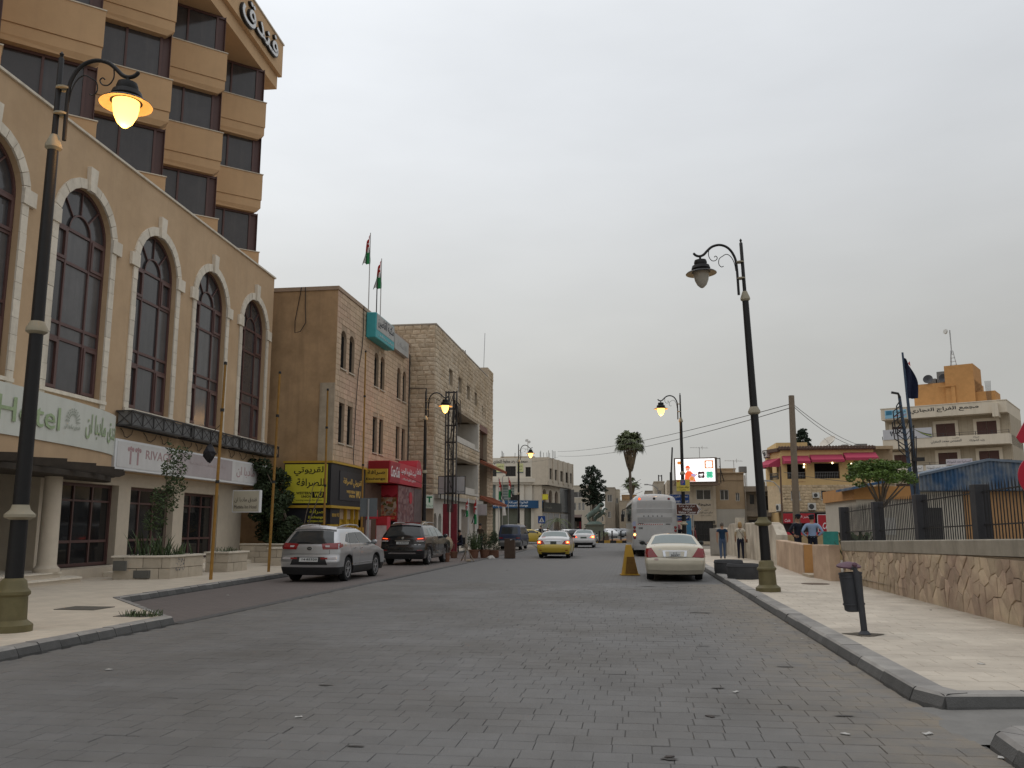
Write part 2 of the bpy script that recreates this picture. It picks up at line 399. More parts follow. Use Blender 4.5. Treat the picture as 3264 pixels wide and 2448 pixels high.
b=MB();b.prism([(-7.87,14.3),(-7.63,14.3),(-7.63,62),(-7.87,62)],-.02,.010);tag(b.build('flush_kerb',kerbm),'flush grey kerb strip between road and parking bay',None,None,'structure')
def kerb_run(name,pts,z,w,ln,face,parent_label,slope=.045,seed=1):
 """kerb stones following a polyline (outer edge); inward side to the left of the direction"""
 kr=bpy.data.objects.new(name,None);COL.objects.link(kr);WM[kr]=Matrix.Identity(4);tag(kr,parent_label,None,None,'structure')
 q=random.Random(seed)
 for(a,b2)in zip(pts,pts[1:]):
  a,b2=Vector((*a,0)),Vector((*b2,0));L=(b2-a).length;n=max(1,round(L/ln));f=Fr(a,(b2-a));inn=Vector((0,0,1)).cross(f.u)
  f=Fr(a,f.u,inn)
  for k in range(n):
   s0,s1=k*L/n+.005,(k+1)*L/n-.005;m=MB(f);dz=q.uniform(-.004,.004);ch=q.uniform(.015,.03)
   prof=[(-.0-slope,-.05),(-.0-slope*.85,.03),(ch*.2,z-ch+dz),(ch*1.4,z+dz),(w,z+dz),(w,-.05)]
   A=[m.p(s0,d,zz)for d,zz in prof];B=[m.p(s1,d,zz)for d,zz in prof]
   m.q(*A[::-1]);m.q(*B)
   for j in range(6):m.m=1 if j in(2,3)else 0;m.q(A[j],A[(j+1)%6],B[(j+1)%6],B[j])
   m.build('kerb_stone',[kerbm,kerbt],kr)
 return kr
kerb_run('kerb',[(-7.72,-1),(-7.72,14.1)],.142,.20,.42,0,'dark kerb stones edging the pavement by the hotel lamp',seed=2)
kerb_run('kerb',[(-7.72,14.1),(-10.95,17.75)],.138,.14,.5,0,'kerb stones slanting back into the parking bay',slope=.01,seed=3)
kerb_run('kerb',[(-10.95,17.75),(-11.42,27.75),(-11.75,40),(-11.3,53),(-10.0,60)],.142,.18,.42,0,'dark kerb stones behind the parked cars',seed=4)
# right pavement
b=MB();b.prism([(2.80,8.85),(9,8.85),(9,27),(5.9,27),(5.9,58),(4.4,86),(2.80,84)],-.04,.118);pr=b.build('pavement',mat('pavement_base',(.20,.175,.14),.9));WM[pr]=Matrix.Identity(4);tag(pr,'limestone pavement beside the retaining wall',None,None,'structure')
fr=Fr((0,0,0),(1,0,0),(0,0,1),(0,1,0))
tl=stone_variants('tile',tile_r,rough=0.25,ch=.012,seed=5)
lay_stones(courses(2.80,5.80,8.86,62,.5,.30,.118,gap=.010,seed=8,jit=.05),fr,tl,pr,'tile',.006,300,key=lambda q:-q[2])
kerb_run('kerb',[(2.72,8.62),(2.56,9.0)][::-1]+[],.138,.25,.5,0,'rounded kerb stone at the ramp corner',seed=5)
def mirror_kerb():pass
# the right kerb runs away from the camera with its face towards the road: walk it backwards so that the inside is on the left
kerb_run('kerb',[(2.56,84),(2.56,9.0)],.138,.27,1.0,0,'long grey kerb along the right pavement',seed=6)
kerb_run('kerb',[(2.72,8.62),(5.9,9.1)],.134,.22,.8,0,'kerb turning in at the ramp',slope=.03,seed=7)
b=MB();b.poly([(2.45,8.7,.004),(2.45,7.3,.004),(9,7.9,.07),(9,9.0,.07)]);tag(b.build('ramp',mat('ramp_paving',(.185,.18,.17),.9,.2,3,.3,40)),'grey paved ramp between the two kerbs',None,None,'structure')
b=MB();b.prism([(2.75,7.35),(9,7.85),(9,-4),(2.75,-4)],-.04,.118);p2=b.build('pavement',mat('pavement_base',(.3,.265,.215)));WM[p2]=Matrix.Identity(4);tag(p2,'near corner of pavement beyond the ramp',None,None,'structure')
lay_stones(courses(2.95,6.5,3,7.1,.5,.3,.118,gap=.010,seed=9,jit=.05),fr,tl,p2,'tile',.006,60,key=lambda q:q[2]-q[0])
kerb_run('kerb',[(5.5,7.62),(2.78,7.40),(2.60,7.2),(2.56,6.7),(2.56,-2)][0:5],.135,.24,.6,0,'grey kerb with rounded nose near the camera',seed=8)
# retaining wall of crazy stone with fence
wallc=mat('render_cap',(.27,.245,.20),.9,.22,2.5,.5,40,streak=.5,streakcol=(.10,.09,.075))
wsm=mat('wall_stone',(.44,.35,.245),.85,.2,4,.6,45,isl=.24,col2=(.31,.215,.165),mixscale=.9,mixw=.12,streak=.35,streakcol=(.25,.20,.145))
mort=mat('mortar',(.30,.245,.18),.95,.25,6,.5,60)
W0,W1,WX=4.0,26.1,5.80
wr=root('retaining_wall',(6.0,15,0),'low retaining wall of irregular tan stones with grey rendered cap','wall')
b=MB();b.prism([(W0,.0),(W1,.0),(W1,1.0),(W0,1.30)],WX,6.25,'x');b.build('core',mort,wr)
def ztop(y):return 1.235+(26.1-y)*.0178
b=MB()
n=24
for k in range(n):
 y0,y1=W0+(W1-W0)*k/n,W0+(W1-W0)*(k+1)/n;j0,j1=rnd.uniform(-.006,.006),rnd.uniform(-.006,.006)
 for ya,yb in((y0,y1),):
  P=lambda y:[(WX-.035,y,ztop(y)-.27),(WX-.045,y,ztop(y)-.02),(WX-.02,y,ztop(y)),(6.27,y,ztop(y)),(6.27,y,ztop(y)-.27)]
  A=[b.p(*q)for q in P(ya)];B=[b.p(*q)for q in P(yb)]
  for i in range(5):b.q(A[i],B[i],B[(i+1)%5],A[(i+1)%5])
  if k==0:b.q(*A)
  if k==n-1:b.q(*B[::-1])
b.build('cap',wallc,wr,merge=True)
def voronoi_cells(pts,x0,x1,y0,y1):
 cells=[]
 for i,(px,py)in enumerate(pts):
  poly=[(x0,y0),(x1,y0),(x1,y1),(x0,y1)]
  for j,(qx,qy)in enumerate(pts):
   if j==i or abs(qx-px)>1.2:continue
   mx_,my_=(px+qx)/2,(py+qy)/2;nx,ny=qx-px,qy-py;out=[]
   for k in range(len(poly)):
    a,c=poly[k],poly[(k+1)%len(poly)]
    da,dc=(a[0]-mx_)*nx+(a[1]-my_)*ny,(c[0]-mx_)*nx+(c[1]-my_)*ny
    if da<=0:out.append(a)
    if da*dc<0:t=da/(da-dc);out.append((a[0]+(c[0]-a[0])*t,a[1]+(c[1]-a[1])*t))
   poly=out
   if len(poly)<3:break
  if len(poly)>=3:cells.append(poly)
 return cells
q=random.Random(21);pts=[];ww=.22
for k in range(int((W1-9)/ww)):
 for j in range(3):
  pts.append((9+(k+.5+q.uniform(-.38,.38))*ww,(.12+(j+.5+q.uniform(-.36,.36)+(.35 if k%2 else 0))*.33)))
for poly in voronoi_cells(pts,9,W1,.10,1.12):
 cx=sum(p[0]for p in poly)/len(poly);cy=sum(p[1]for p in poly)/len(poly);zt=ztop(cx)-.275
 poly=[(x,min(y,ztop(x)-.28))for x,y in poly]
 if len(poly)<3 or max(p[1]for p in poly)-min(p[1]for p in poly)<.05:continue
 ins=lambda p,e:(p[0]+(cx-p[0])*e,p[1]+(cy-p[1])*e)
 dp=q.uniform(.016,.036);m=MB()
 A=[m.p(WX+.005,*ins(p,.02))for p in poly];B=[m.p(WX-dp*q.uniform(.7,1),*ins(p,.075))for p in poly];c=m.p(WX-dp*1.15,cx,cy)
 k=len(poly)
 for i in range(k):m.q(A[i],B[i],B[(i+1)%k],A[(i+1)%k]);m.q(B[i],c,B[(i+1)%k])
 m.build('stone',wsm,wr)
# iron fence on the wall: concrete posts, pickets, rails
iron=mat('black_iron',(.022,.021,.022),.55,.2,8,metal=.2)
postm=mat('dark_post',(.034,.034,.038),.7,.25,4,.3)
fz=root('iron_fence',(6.05,18,1.3),'black spiked iron fence with square posts on top of the stone wall','fence')
py_=[26.78,23.2,19.8,16.5,13.1,9.6]
for y in py_:
 zb=ztop(min(y,26))-.02;b=MB();b.box(5.93,6.17,y-.13,y+.13,zb,zb+.98);b.build('post',postm,fz,bevel=.012)
for ya,yb in zip(py_,py_[1:]):
 for h in(.25,.82):
  b=MB();b.tube([(6.05,ya-.12,ztop(ya)+h),(6.05,yb+.12,ztop(yb)+h)],.016,4);b.build('rail',iron,fz)
 n=int((ya-yb-.3)/.125)
 for k in range(n):
  y=yb+.2+(ya-yb-.4)*k/(n-1);z=ztop(y);b=MB();L=q.uniform(-.01,.015);t=q.gauss(0,.006)
  b.tube([(6.05,y,z-.01),(6.05+t,y+t,z+.9+L),(6.05+t,y+t,z+.99+L)],[.011,.011,.001],4);b.build('picket',iron,fz)
# plastered walls further along
tan=mat('tan_plaster',(.52,.385,.275),.9,.13,2.2,.35,30,streak=.25,streakcol=(.25,.18,.125),col2=(.33,.23,.16),mixscale=.8,mixw=.2)
cream=mat('cream_plaster',(.60,.55,.455),.9,.13,1.8,.4,25,streak=.7,streakcol=(.22,.18,.14),col2=(.36,.31,.25),mixscale=.7,mixw=.25)
orange=mat('orange_plaster',(.46,.24,.09),.9,.15,2,.3,30)
def wall_path(name,pts,zb,zt,t,m,label,inner=None,jag=0.0):
 b=MB();n=len(pts);A=[]
 for i,(x,y)in enumerate(pts):
  z=zt[i]if isinstance(zt,(list,tuple))else zt
  A.append([b.p(x,y,zb),b.p(x,y,z-.02),b.p(x+.02,y,z),b.p(x+t,y,z),b.p(x+t,y,zb)])
 for a,c in zip(A,A[1:]):
  for i in range(4):b.q(a[i],a[i+1],c[i+1],c[i])
 b.q(*A[0][::-1]);b.q(*A[-1])
 o=b.build(name,m,merge=True);tag(o,label,'wall');return o
wall_path('garden_wall',[(5.40,26.0),(5.27,27.66)],0,[1.12,1.10],.30,tan,'short tan plastered wall between stone wall and gap')
wall_path('garden_wall',[(5.22,28.94),(5.32,32),(5.55,36.4)],0,[1.08,1.10,1.12],.30,tan,'low tan plastered wall in front of the two uniformed men')
b=MB();b.box(5.25,5.55,28.90,28.935,.1,1.07);tag(b.build('wall_end',orange),'orange painted end of the low tan wall at the gap','wall end')
b=MB();b.box(5.15,5.6,27.67,28.90,.05,.20);tag(b.build('door_step',mat('worn_stone',(.40,.34,.26),.9)),'worn stone step in the gap of the tan wall','step')
pts=[];zs=[];q=random.Random(5)
for k in range(23):
 t=k/22;y=36.45+t*17;x=5.6-.25*min(1,t*2)-1.3*max(0,t-.4)**1.3;pts.append((x,y));zs.append(1.80+q.uniform(-.03,.03)-(.25 if t>.75 else 0)-(.25*max(0,.06-t)/.06)*2)
wall_path('boundary_wall',pts,0,zs,.42,cream,'tall weathered cream wall with uneven top behind the two walkers')
b=MB();b.box(4.92,5.32,44.4,44.8,0,2.08);tag(b.build('wall_pier',cream),'square cream pier rising above the boundary wall','pier')
b=MB();b.box(3.9,4.75,47.6,47.75,.12,1.55);b.box(3.95,4.70,47.57,47.6,.2,1.5)
tag(b.build('utility_cabinet',mat('grey_tin',(.30,.28,.25),.7,.15,3)),'grey metal cabinet standing against the boundary wall','cabinet')
tag(sheet('yard',[(5.9,8.9),(40,8.9),(40,60),(5.4,60),(5.7,27)],.30,mat('yard_paving',(.27,.24,.2),.95,.2,.8)),None,None,None,'structure')
# ================================================================== hotel
HA=R(2.27);HU=Vector((-math.sin(HA),math.cos(HA),0));HNn=Vector((math.cos(HA),math.sin(HA),0))
HF=Fr((-15.4,0,0),HU,HNn)
hot_w=mat('hotel_render',(.535,.385,.245),.92,.09,1.2,.35,90,streak=.30,streakcol=(.38,.27,.175),col2=(.48,.335,.205),mixscale=.35,mixw=.2)
hot_w2=mat('hotel_render_tower',(.575,.385,.22),.92,.08,1.0,.3,90,streak=.22,streakcol=(.42,.28,.17))
hot_s=mat('hotel_limestone',(.68,.62,.52),.85,.12,5,.3,40,isl=.08,streak=.40,streakcol=(.30,.25,.18))
hot_t=mat('hotel_base_tiles',(.55,.48,.385),.8,.09,3,.15,60)
brown=mat('brown_aluminium',(.105,.055,.05),.45,.1,6,spec=.4)
glass=mat('dark_glass',(.058,.056,.060),.10,.35,.7,spec=.5,streak=.4,streakcol=(.10,.095,.09))
glass2=mat('curtained_glass',(.10,.096,.098),.2,.25,1.2,spec=.45,streak=.6,streakcol=(.045,.045,.05))
hotel=root('hotel',HF(22,-3,0),'large tan hotel with tall arched windows and stepped tower on the left','building')
PZ0,PZ1,PS0,PS1=3.4,13.40,3.0,38.5
cs=[10.18,14.55,18.92,23.28,27.65,31.98,36.38];HWD=1.375;WB,WSP=5.48,10.40;WT=WSP+HWD
b=MB(HF)
wall_open(b,PS0,PS1,PZ0,PZ1,0,.30,[(c-HWD,c+HWD,WB,WT)for c in cs],arch=True,n=20)
b.poly([(PS1,0,PZ0),(PS1,-12,PZ0),(PS1,-12,PZ1),(PS1,0,PZ1)]);b.poly([(PS0,0,PZ1),(PS1,0,PZ1),(PS1,-12,PZ1),(PS0,-12,PZ1)])
b.poly([(PS0,0,PZ0),(PS0,-12,PZ0),(PS1,-12,PZ0),(PS1,0,PZ0)])
b.box(PS0,PS1,-12,-.32,PZ0+.02,PZ1-.02)
b.build('wall',hot_w,hotel,merge=False)
b=MB(HF);b.box(PS0,PS1+.06,-.28,.07,PZ1+.002,PZ1+.075);b.build('coping',hot_s,hotel)
q=random.Random(9)
for c in cs:
 if c<13:continue
 # stone surround: jamb blocks, imposts, voussoirs, keystone
 for sd in(-1,1):
  z=WB-.26
  while z<WSP-.2:
   h=min(q.choice((.42,.5,.46)),WSP-.15-z);m=MB(HF);a,e=sorted((c+sd*HWD,c+sd*(HWD+.27)))
   m.box(a,e,.002,.045+q.uniform(0,.012),z+.005,z+h-.005);m.build('stone',hot_s,hotel);z+=h
  m=MB(HF);a,e=sorted((c+sd*(HWD-.02),c+sd*(HWD+.50)));m.box(a,e,.003,.10,WSP-.15,WSP+.28);m.build('stone',hot_s,hotel)
 nv=13
 for k in range(nv):
  a0,a1=math.pi*k/nv,math.pi*(k+1)/nv
  if k==nv//2:continue
  m=MB(HF);pts=[]
  for rr,aa in((HWD,a0+.006),(HWD+.30,a0+.005),(HWD+.30,a1-.005),(HWD,a1-.006)):pts.append((c-rr*math.cos(aa),WSP+rr*math.sin(aa)))
  dd=.055+q.uniform(0,.015)
  A=[m.p(s,.002,z)for s,z in pts];B=[m.p(s,dd,z)for s,z in pts]
  m.q(*B)
  for i in range(4):m.q(A[i],A[(i+1)%4],B[(i+1)%4],B[i])
  m.build('stone',hot_s,hotel)
 m=MB(HF);m.prism([(c-.15,WT-.05),(c+.15,WT-.05),(c+.20,WT+.70),(c-.20,WT+.70)],.003,.14,'y');m.build('keystone',hot_s,hotel)
 m=MB(HF);m.box(c-HWD-.27,c+HWD+.27,.002,.09,WB-.10,WB);m.build('sill',hot_s,hotel)
 # window frame and panes
 f=MB(HF);D0,D1=-.26,-.17
 L_,R_=c-HWD+.012,c+HWD-.012;v1,v2=c-.62,c+.57
 def bar(s0,s1,z0,z1,dd=0):f.box(s0,s1,D0,D1+dd,z0,z1)
 bar(L_,L_+.08,WB,WSP);bar(R_-.08,R_,WB,WSP);bar(v1-.035,v1+.035,WB,WSP);bar(v2-.035,v2+.035,WB,WSP)
 for z in(WB+.04,7.04,7.49,9.36,WSP-.02):bar(L_+.08,R_-.08,z-.045,z+.045,-.008)
 for(s0,s1,z0,z1)in((L_+.08,v1-.035,9.405,WSP-.065),(v2+.035,R_-.08,9.405,WSP-.065),(L_+.08,v1-.035,WB+.085,6.995),(v2+.035,R_-.08,WB+.085,6.995)):
  bar(s0,s0+.09,z0,z1,.03);bar(s1-.09,s1,z0,z1,.03);bar(s0+.09,s1-.09,z0,z0+.09,.03);bar(s0+.09,s1-.09,z1-.09,z1,.03)
 def arc(r0,r1,n=20):
  for k in range(n):
   a0,a1=math.pi*k/n,math.pi*(k+1)/n
   P=[(c-r0*math.cos(a0),WSP+r0*math.sin(a0)),(c-r1*math.cos(a0),WSP+r1*math.sin(a0)),(c-r1*math.cos(a1),WSP+r1*math.sin(a1)),(c-r0*math.cos(a1),WSP+r0*math.sin(a1))]
   f.poly([(s,D1,z)for s,z in P]);f.poly([(P[0][0],D1,P[0][1]),(P[3][0],D1,P[3][1]),(P[3][0],D0,P[3][1]),(P[0][0],D0,P[0][1])])
 arc(HWD-.09,HWD-.005);arc(.52,.57)
 for aa in(48,90,132):
  a=R(aa);ca,sa=math.cos(a),math.sin(a);e=.02
  P=[(c-ca*.57-sa*e,WSP+sa*.57-ca*e),(c-ca*1.3-sa*e,WSP+sa*1.3-ca*e),(c-ca*1.3+sa*e,WSP+sa*1.3+ca*e),(c-ca*.57+sa*e,WSP+sa*.57+ca*e)]
  f.prism(P,D0,D1-.01,'y')
 w=f.build('window',brown,hotel)
 def pane(s0,s1,z0,z1):
  m=MB(HF);m.box(s0,s1,D0+.02,D0+.035,z0,z1);m.build('pane',q.choice((glass,glass2,glass2)),w)
 zz=[WB+.085,6.995,7.085,7.445,7.535,9.315,9.405,WSP-.065]
 for s0,s1 in((L_+.08,v1-.035),(v1+.035,v2-.035),(v2+.035,R_-.08)):
  for k in range(0,8,2):pane(s0,s1,zz[k],zz[k+1])
 m=MB(HF);n=20;ci=m.p(c,D0+.03,WSP+.025)
 ring=[m.p(c-(HWD-.05)*math.cos(math.pi*k/n),D0+.03,WSP+.025+(HWD-.05)*math.sin(math.pi*k/n))for k in range(n+1)]
 for k in range(n):m.q(ci,ring[k],ring[k+1])
 m.build('pane',glass,w)
# ground floor: recessed shop fronts
SD=-.4
b=MB(HF)
ops=[(23.72,26.85,.42,2.97),(27.6,30.65,.42,2.97),(31.45,34.5,.42,2.93)]
wall_open(b,22.75,36.9,.40,PZ0,SD,.35,ops)
b.poly([(22.75,SD,.4),(22.75,SD-2.6,.4),(22.75,SD-2.6,PZ0),(22.75,SD,PZ0)]);b.poly([(36.9,SD,.4),(36.9,SD-8,.4),(36.9,SD-8,PZ0),(36.9,SD,PZ0)])
b.poly([(3,SD-2.6,.4),(22.75,SD-2.6,.4),(22.75,SD-2.6,PZ0),(3,SD-2.6,PZ0)])
b.build('shop_wall',hot_t,hotel)
for a,e,z0,z1 in ops:
 f=MB(HF);d0,d1=SD-.34,SD-.24
 f.box(a,a+.08,d0,d1,z0,z1);f.box(e-.08,e,d0,d1,z0,z1);f.box(a+.08,e-.08,d0,d1-.005,z1-.10,z1);f.box(a+.08,e-.08,d0,d1-.005,z0,z0+.10)
 n=3;xs=[a+.08+(e-a-.16)*k/n for k in range(n+1)]
 for x in xs[1:-1]:f.box(x-.035,x+.035,d0,d1-.01,z0+.1,z1-.1)
 for k in range(n):f.box(xs[k]+.036,xs[k+1]-.036,d0,d1-.015,z0+.72,z0+.80);f.box(xs[k]+.036,xs[k+1]-.036,d0,d1-.015,z0+1.98,z0+2.04)
 w=f.build('shop_window',brown,hotel)
 for k in range(n):
  for za,zb in((z0+.1,z0+.72),(z0+.8,z0+1.98),(z0+2.04,z1-.1)):
   m=MB(HF);m.box(xs[k]+.036,xs[k+1]-.036,d0+.03,d0+.045,za,zb);m.build('pane',mat('shop_glass',(.018,.018,.019),.06,.2,1,spec=.5),w)
# recessed entrance glass left of the pier
f=MB(HF);f.box(13,22.7,SD-2.55,SD-2.45,.45,3.0);f.build('entrance_glazing',glass,hotel)
f=MB(HF)
for s in(14,15.4,16.8,18.2,19.6,21.0,22.6):f.box(s,s+.09,SD-2.45,SD-2.38,.42,3.05)
f.build('entrance_frame',brown,hotel)
# terrace and steps (rounded to the right)
def step(d1,s1,z0,z1,name='step'):
 m=MB(HF);m.prism([(5,-3.0),(s1,-3.0),(s1,d1-.5),(s1-.45,d1),(5,d1)],z0,z1-.04);m.build(name,hot_t,hotel)
 m=MB(HF);m.prism([(5,-3.0),(s1+.03,-3.0),(s1+.03,d1-.48),(s1-.43,d1+.035),(5,d1+.035)],z1-.04,z1);m.build(name+'_tread',hot_s,hotel)
step(1.15,23.0,.125,.27);step(.80,22.6,.27,.42)
m=MB(HF);m.prism([(22.6,-.7),(37.0,-.7),(37.0,.35),(22.6,.35)],.1,.42);m.build('terrace',hot_t,hotel)
m=MB(HF);m.prism([(25,.3),(37.0,.3),(37.0,.75),(25,.75)],.1,.27);m.build('step',hot_s,hotel)
# round entrance column
m=MB(HF);m.lathe([(.33,0),(.33,.10),(.27,.16),(.245,.2),(.225,2.6),(.27,2.66),(.27,2.75)],(21.9,.55,.42),28);m.build('column',hot_t,hotel,smooth=True)
# curved canopy drum carrying the sign, pergola rafters below
EC,EA,EB=16.6,8.7,1.35
def ell(s,e=0):return(EB+e)*math.sqrt(max(0.0,1-((s-EC)/(EA+e))**2))
ts=[math.pi*k/40 for k in range(41)]
def drum(m,z0,z1,e=0):
 P=[(EC+(EA+e)*math.cos(t),.002+(EB+e)*math.sin(t))for t in ts];m.prism(P,z0,z1)
m=MB(HF);drum(m,3.36,3.80);m.build('canopy',hot_w,hotel)
wood=mat('dark_timber',(.045,.036,.028),.8,.25,5)
for k in range(15):
 t=math.pi*(k+.5)/15;s0=EC+EA*.35*math.cos(t);s1=EC+(EA+.35)*math.cos(t);d1=(EB+.75)*math.sin(t)
 m=MB(HF);A=HF(s0,-.3,0);B=HF(s1,d1,0);fr2=Fr(A,B-A);L=(B-A).length
 m=MB(fr2);m.prism([(0,3.14),(L-.25,3.14),(L,3.22),(L,3.34),(0,3.34)],-.06,.06,'y');m.build('rafter',wood,hotel)
m=MB(HF);m.prism([(EC+(EA-.1)*math.cos(t),(EB+.3)*math.sin(t))for t in ts],2.98,3.12);m.build('pergola_beam',wood,hotel)
m=MB(HF);m.box(3,24.5,-3.0,-.05,3.12,3.38);m.build('entrance_soffit',wood,hotel)
# grey lattice flower-box frames under three windows
steel=mat('dark_steel',(.06,.058,.058),.6,.2,6,metal=.3);infill=mat('grey_infill',(.19,.19,.19),.8,.25,4,streak=.4)
for c in cs[-3:]:
 a,e=c-2.05,c+2.1;z0,z1,d0,d1=4.83,5.29,.05,.58
 m=MB(HF);m.box(a+.03,e-.03,d0+.05,d1-.06,z0+.03,z1-.03);gi=m.build('flower_box',infill,hotel)
 m=MB(HF)
 for d in(d0,d1):
  for z in(z0,z1):m.box(a,e,d-.025,d+.025,z-.025,z+.025)
 for s in(a,e):
  for z in(z0,z1):m.box(s-.024,s+.024,d0,d1,z-.024,z+.024)
 n=6
 for k in range(n+1):s=a+(e-a)*k/n;m.box(s-.018,s+.018,d1-.018,d1+.018,z0,z1)
 for k in range(n):
  s0,s1=a+(e-a)*k/n,a+(e-a)*(k+1)/n
  m.tube([(s0,d1,z0),(s1,d1+.003,z1)],.013,4);m.tube([(s0,d1,z1),(s1,d1+.006,z0)],.013,4)
 for s in(a,e):m.tube([(s,d0,z0),(s,d1,z1)],.013,4);m.tube([(s,d0,z1),(s,d1,z0)],.013,4)
 m.build('lattice',steel,hotel)
m=MB(HF)
for k in range(9):
 s=26+k*1.35+q.uniform(-.2,.2);w=q.uniform(.5,.9);m.tube([(s+w*t/6,.03+.04*(t%2),4.78-.28*math.sin(math.pi*t/6))for t in range(7)],.012,4)
m.build('cable',steel,hotel)
# tower of sawtooth bays
TD,PITCH=-1.2,4.67;fa=R(50.3);fu,fd=math.cos(fa),math.sin(fa)
Vs=[39.2-PITCH*k for k in range(7)][::-1];FL=PITCH*fu
poly=[]
for s in Vs:poly+=[(s-FL*fu,TD-FL*fd),(s,TD)]
ZT=24.70
inset=.45
body=[(s,d-inset)for s,d in poly]
m=MB(HF);m.prism([(poly[0][0]-4,-14)]+[(s+.30,d-.42)for s,d in poly]+[(39.2+2.4,-3.9),(41.6,-14)],12.8,ZT);m.build('tower_wall',hot_w2,hotel)
gl_t=mat('tower_glass',(.062,.058,.060),.12,.25,1,spec=.5,streak=.6,streakcol=(.10,.092,.088))
for s in Vs[1:]:
 V=HF(s,TD,0);uu=HU*fu+HNn*fd;F=Fr(V,uu,HNn*fu-HU*fd) # s<=0 runs back from the corner
 for zt in(14.92,18.93,22.76):
  if s<18 and zt<18:continue
  zp=zt-1.95;gz=zt-1.33
  m=MB(F);m.prism([(-FL-.6,-.35),(-.0,-.35),(.0,.24),(-FL-.6,.24)],gz+.012,zt);m.build('parapet',hot_w2,hotel,bevel=.01)
  m=MB(F)
  A=[m.p(-FL-.6,-.35,zp),m.p(-.30,-.35,zp),m.p(-.30,.12,zp),m.p(-FL-.6,.19,zp)]
  B=[m.p(-FL-.6,-.35,gz),m.p(-.03,-.35,gz),m.p(-.03,.20,gz),m.p(-FL-.6,.20,gz)]
  C=[m.p(-FL-.6,-.35,zp+.22),m.p(-.03,-.35,zp+.22),m.p(-.03,.20,zp+.22),m.p(-FL-.6,.20,zp+.22)]
  m.q(*A[::-1]);m.q(*B)
  for P1,P2 in((A,C),(C,B)):
   for i in range(4):m.q(P1[i],P1[(i+1)%4],P2[(i+1)%4],P2[i])
  m.build('parapet_base',hot_w2,hotel,merge=True)
  m=MB(F);m.box(-FL-.6,.03,-.36,.275,zt+.002,zt+.04);m.build('coping',hot_s,hotel)
  # window above this parapet
  zb,zh=zt+.045,min(zt+2.06,ZT-.02)
  f=MB(F);e0=-.16
  f.box(-.10,-.02-.06,-.34,.0,zb,zh);f.box(-.48,-.38,-.2,-.10,zb,zh);f.box(-FL+.02,-FL+.12,-.2,-.08,zb,zh);f.box((-FL-.42)/2-.04,(-FL-.42)/2+.04,-.2,-.09,zb,zh)
  f.box(-FL+.12,-.10,-.2,-.095,zh-.10,zh);f.box(-FL+.12,-.10,-.2,-.095,zb,zb+.07)
  w=f.build('window',brown,hotel)
  mid=(-FL-.42)/2
  for s0,s1,mm in((-FL+.12,mid-.04,gl_t),(mid+.04,-.48,gl_t),(-.38,-.10,brown)):
   g=MB(F);g.box(s0,s1,-.19,-.17,zb+.07,zh-.10);g.build('pane',mm,w)
# big roof beam with raised lettering
m=MB(HF);m.box(5,41.2,-9,-1.42,ZT+.004,27.2);m.build('roof',hot_w2,hotel)
m=MB(HF);m.box(5,41.28,-1.415,-1.20,ZT+.72,27.25);m.build('fascia',hot_w2,hotel)
m=MB(HF);m.box(5,41.32,-1.5,-1.14,27.255,27.33);m.build('coping',hot_s,hotel)
black=mat('black_trim',(.02,.02,.02),.5);white=mat('white_trim',(.72,.73,.74),.5,.04)
for w_,a_,e_,z_ in(('فندق',35.6,40.3,25.45),('مادبا',29.6,34.9,25.62),('ان',26.2,28.8,25.5)):
 text(w_,HF,a_,e_,z_,27.02,-1.19,black,hotel,thick=.13,bold=.02)
 text(w_,HF,a_+.07,e_-.07,z_+.07,26.96,-1.055,white,hotel,thick=.02,bold=.008)
# ---- hotel signs
panel=mat('pale_panel',(.60,.615,.56),.6,.06,1.2,streak=.3,streakcol=(.42,.43,.36));faded=mat('faded_green',(.33,.42,.25),.8,.25,3)
sg=root('hotel_sign',HF(20,1.2,3.8),'long curved white sign with faded green lettering above the hotel entrance','sign')
m=MB(HF);N=60
s_a,s_b=EC-EA-.05,EC+EA+.05
def ew(s,d,z): # wraps a flat strip round the drum
 t=(s-EC)/(EA+.06);t=max(-1,min(1,t));a=math.asin(t);return HF(EC+(EA+.06)*math.sin(a),(EB+.06+d)*math.cos(a)*1.0+.003,z)
P=[(EC+(EA+.05)*math.cos(t),.004+(EB+.05)*math.sin(t))for t in ts];m.prism(P,3.80,5.02);m.build('panel',panel,sg,smooth=True,angle=30)
text('Madaba Inn Hotel',HF,12.3,20.9,4.12,4.72,.02,faded,sg,warp=ew,bold=.004)
text('فندق مادبا ان',HF,22.35,24.95,4.08,4.80,.02,faded,sg,warp=ew,bold=.01)
text('فندق مادبا ان',HF,21.15,22.0,4.22,4.38,.02,mat('faded_grey',(.33,.36,.30),.8),sg,warp=ew)
m=MB(ew) # little sun-burst mosaic emblem
for rr in(.20,.27,.34):
 for k in range(11):
  a=math.pi*k/10;s,z=21.58-rr*1.1*math.cos(a),4.45+rr*math.sin(a);m.poly([(s-.025,.022,z-.022),(s+.025,.022,z-.022),(s+.025,.022,z+.022),(s-.025,.022,z+.022)])
m.build('emblem',MATS['faded_grey'],sg)
sg=root('shop_sign',HF(31.7,.2,3.4),'long faded white and pink sign box over the hotel shop fronts','sign')
wp=mat('white_panel',(.62,.61,.60),.6,.08,1.5,streak=.3,streakcol=(.45,.42,.40));pk=mat('faded_pink_panel',(.42,.37,.375),.7,.12,1.2,streak=.35,streakcol=(.52,.50,.49))
m=MB(HF);m.box(25.25,38.2,.02,.30,3.42,4.38);m.build('case',white,sg)
for a,e,mm in((25.36,29.3,wp),(29.3,34.05,pk),(34.05,38.1,wp)):
 m=MB(HF);m.box(a,e,.302,.315,3.50,4.31);m.build('panel',mm,sg)
fr_=mat('faded_red',(.42,.28,.285),.8,.15)
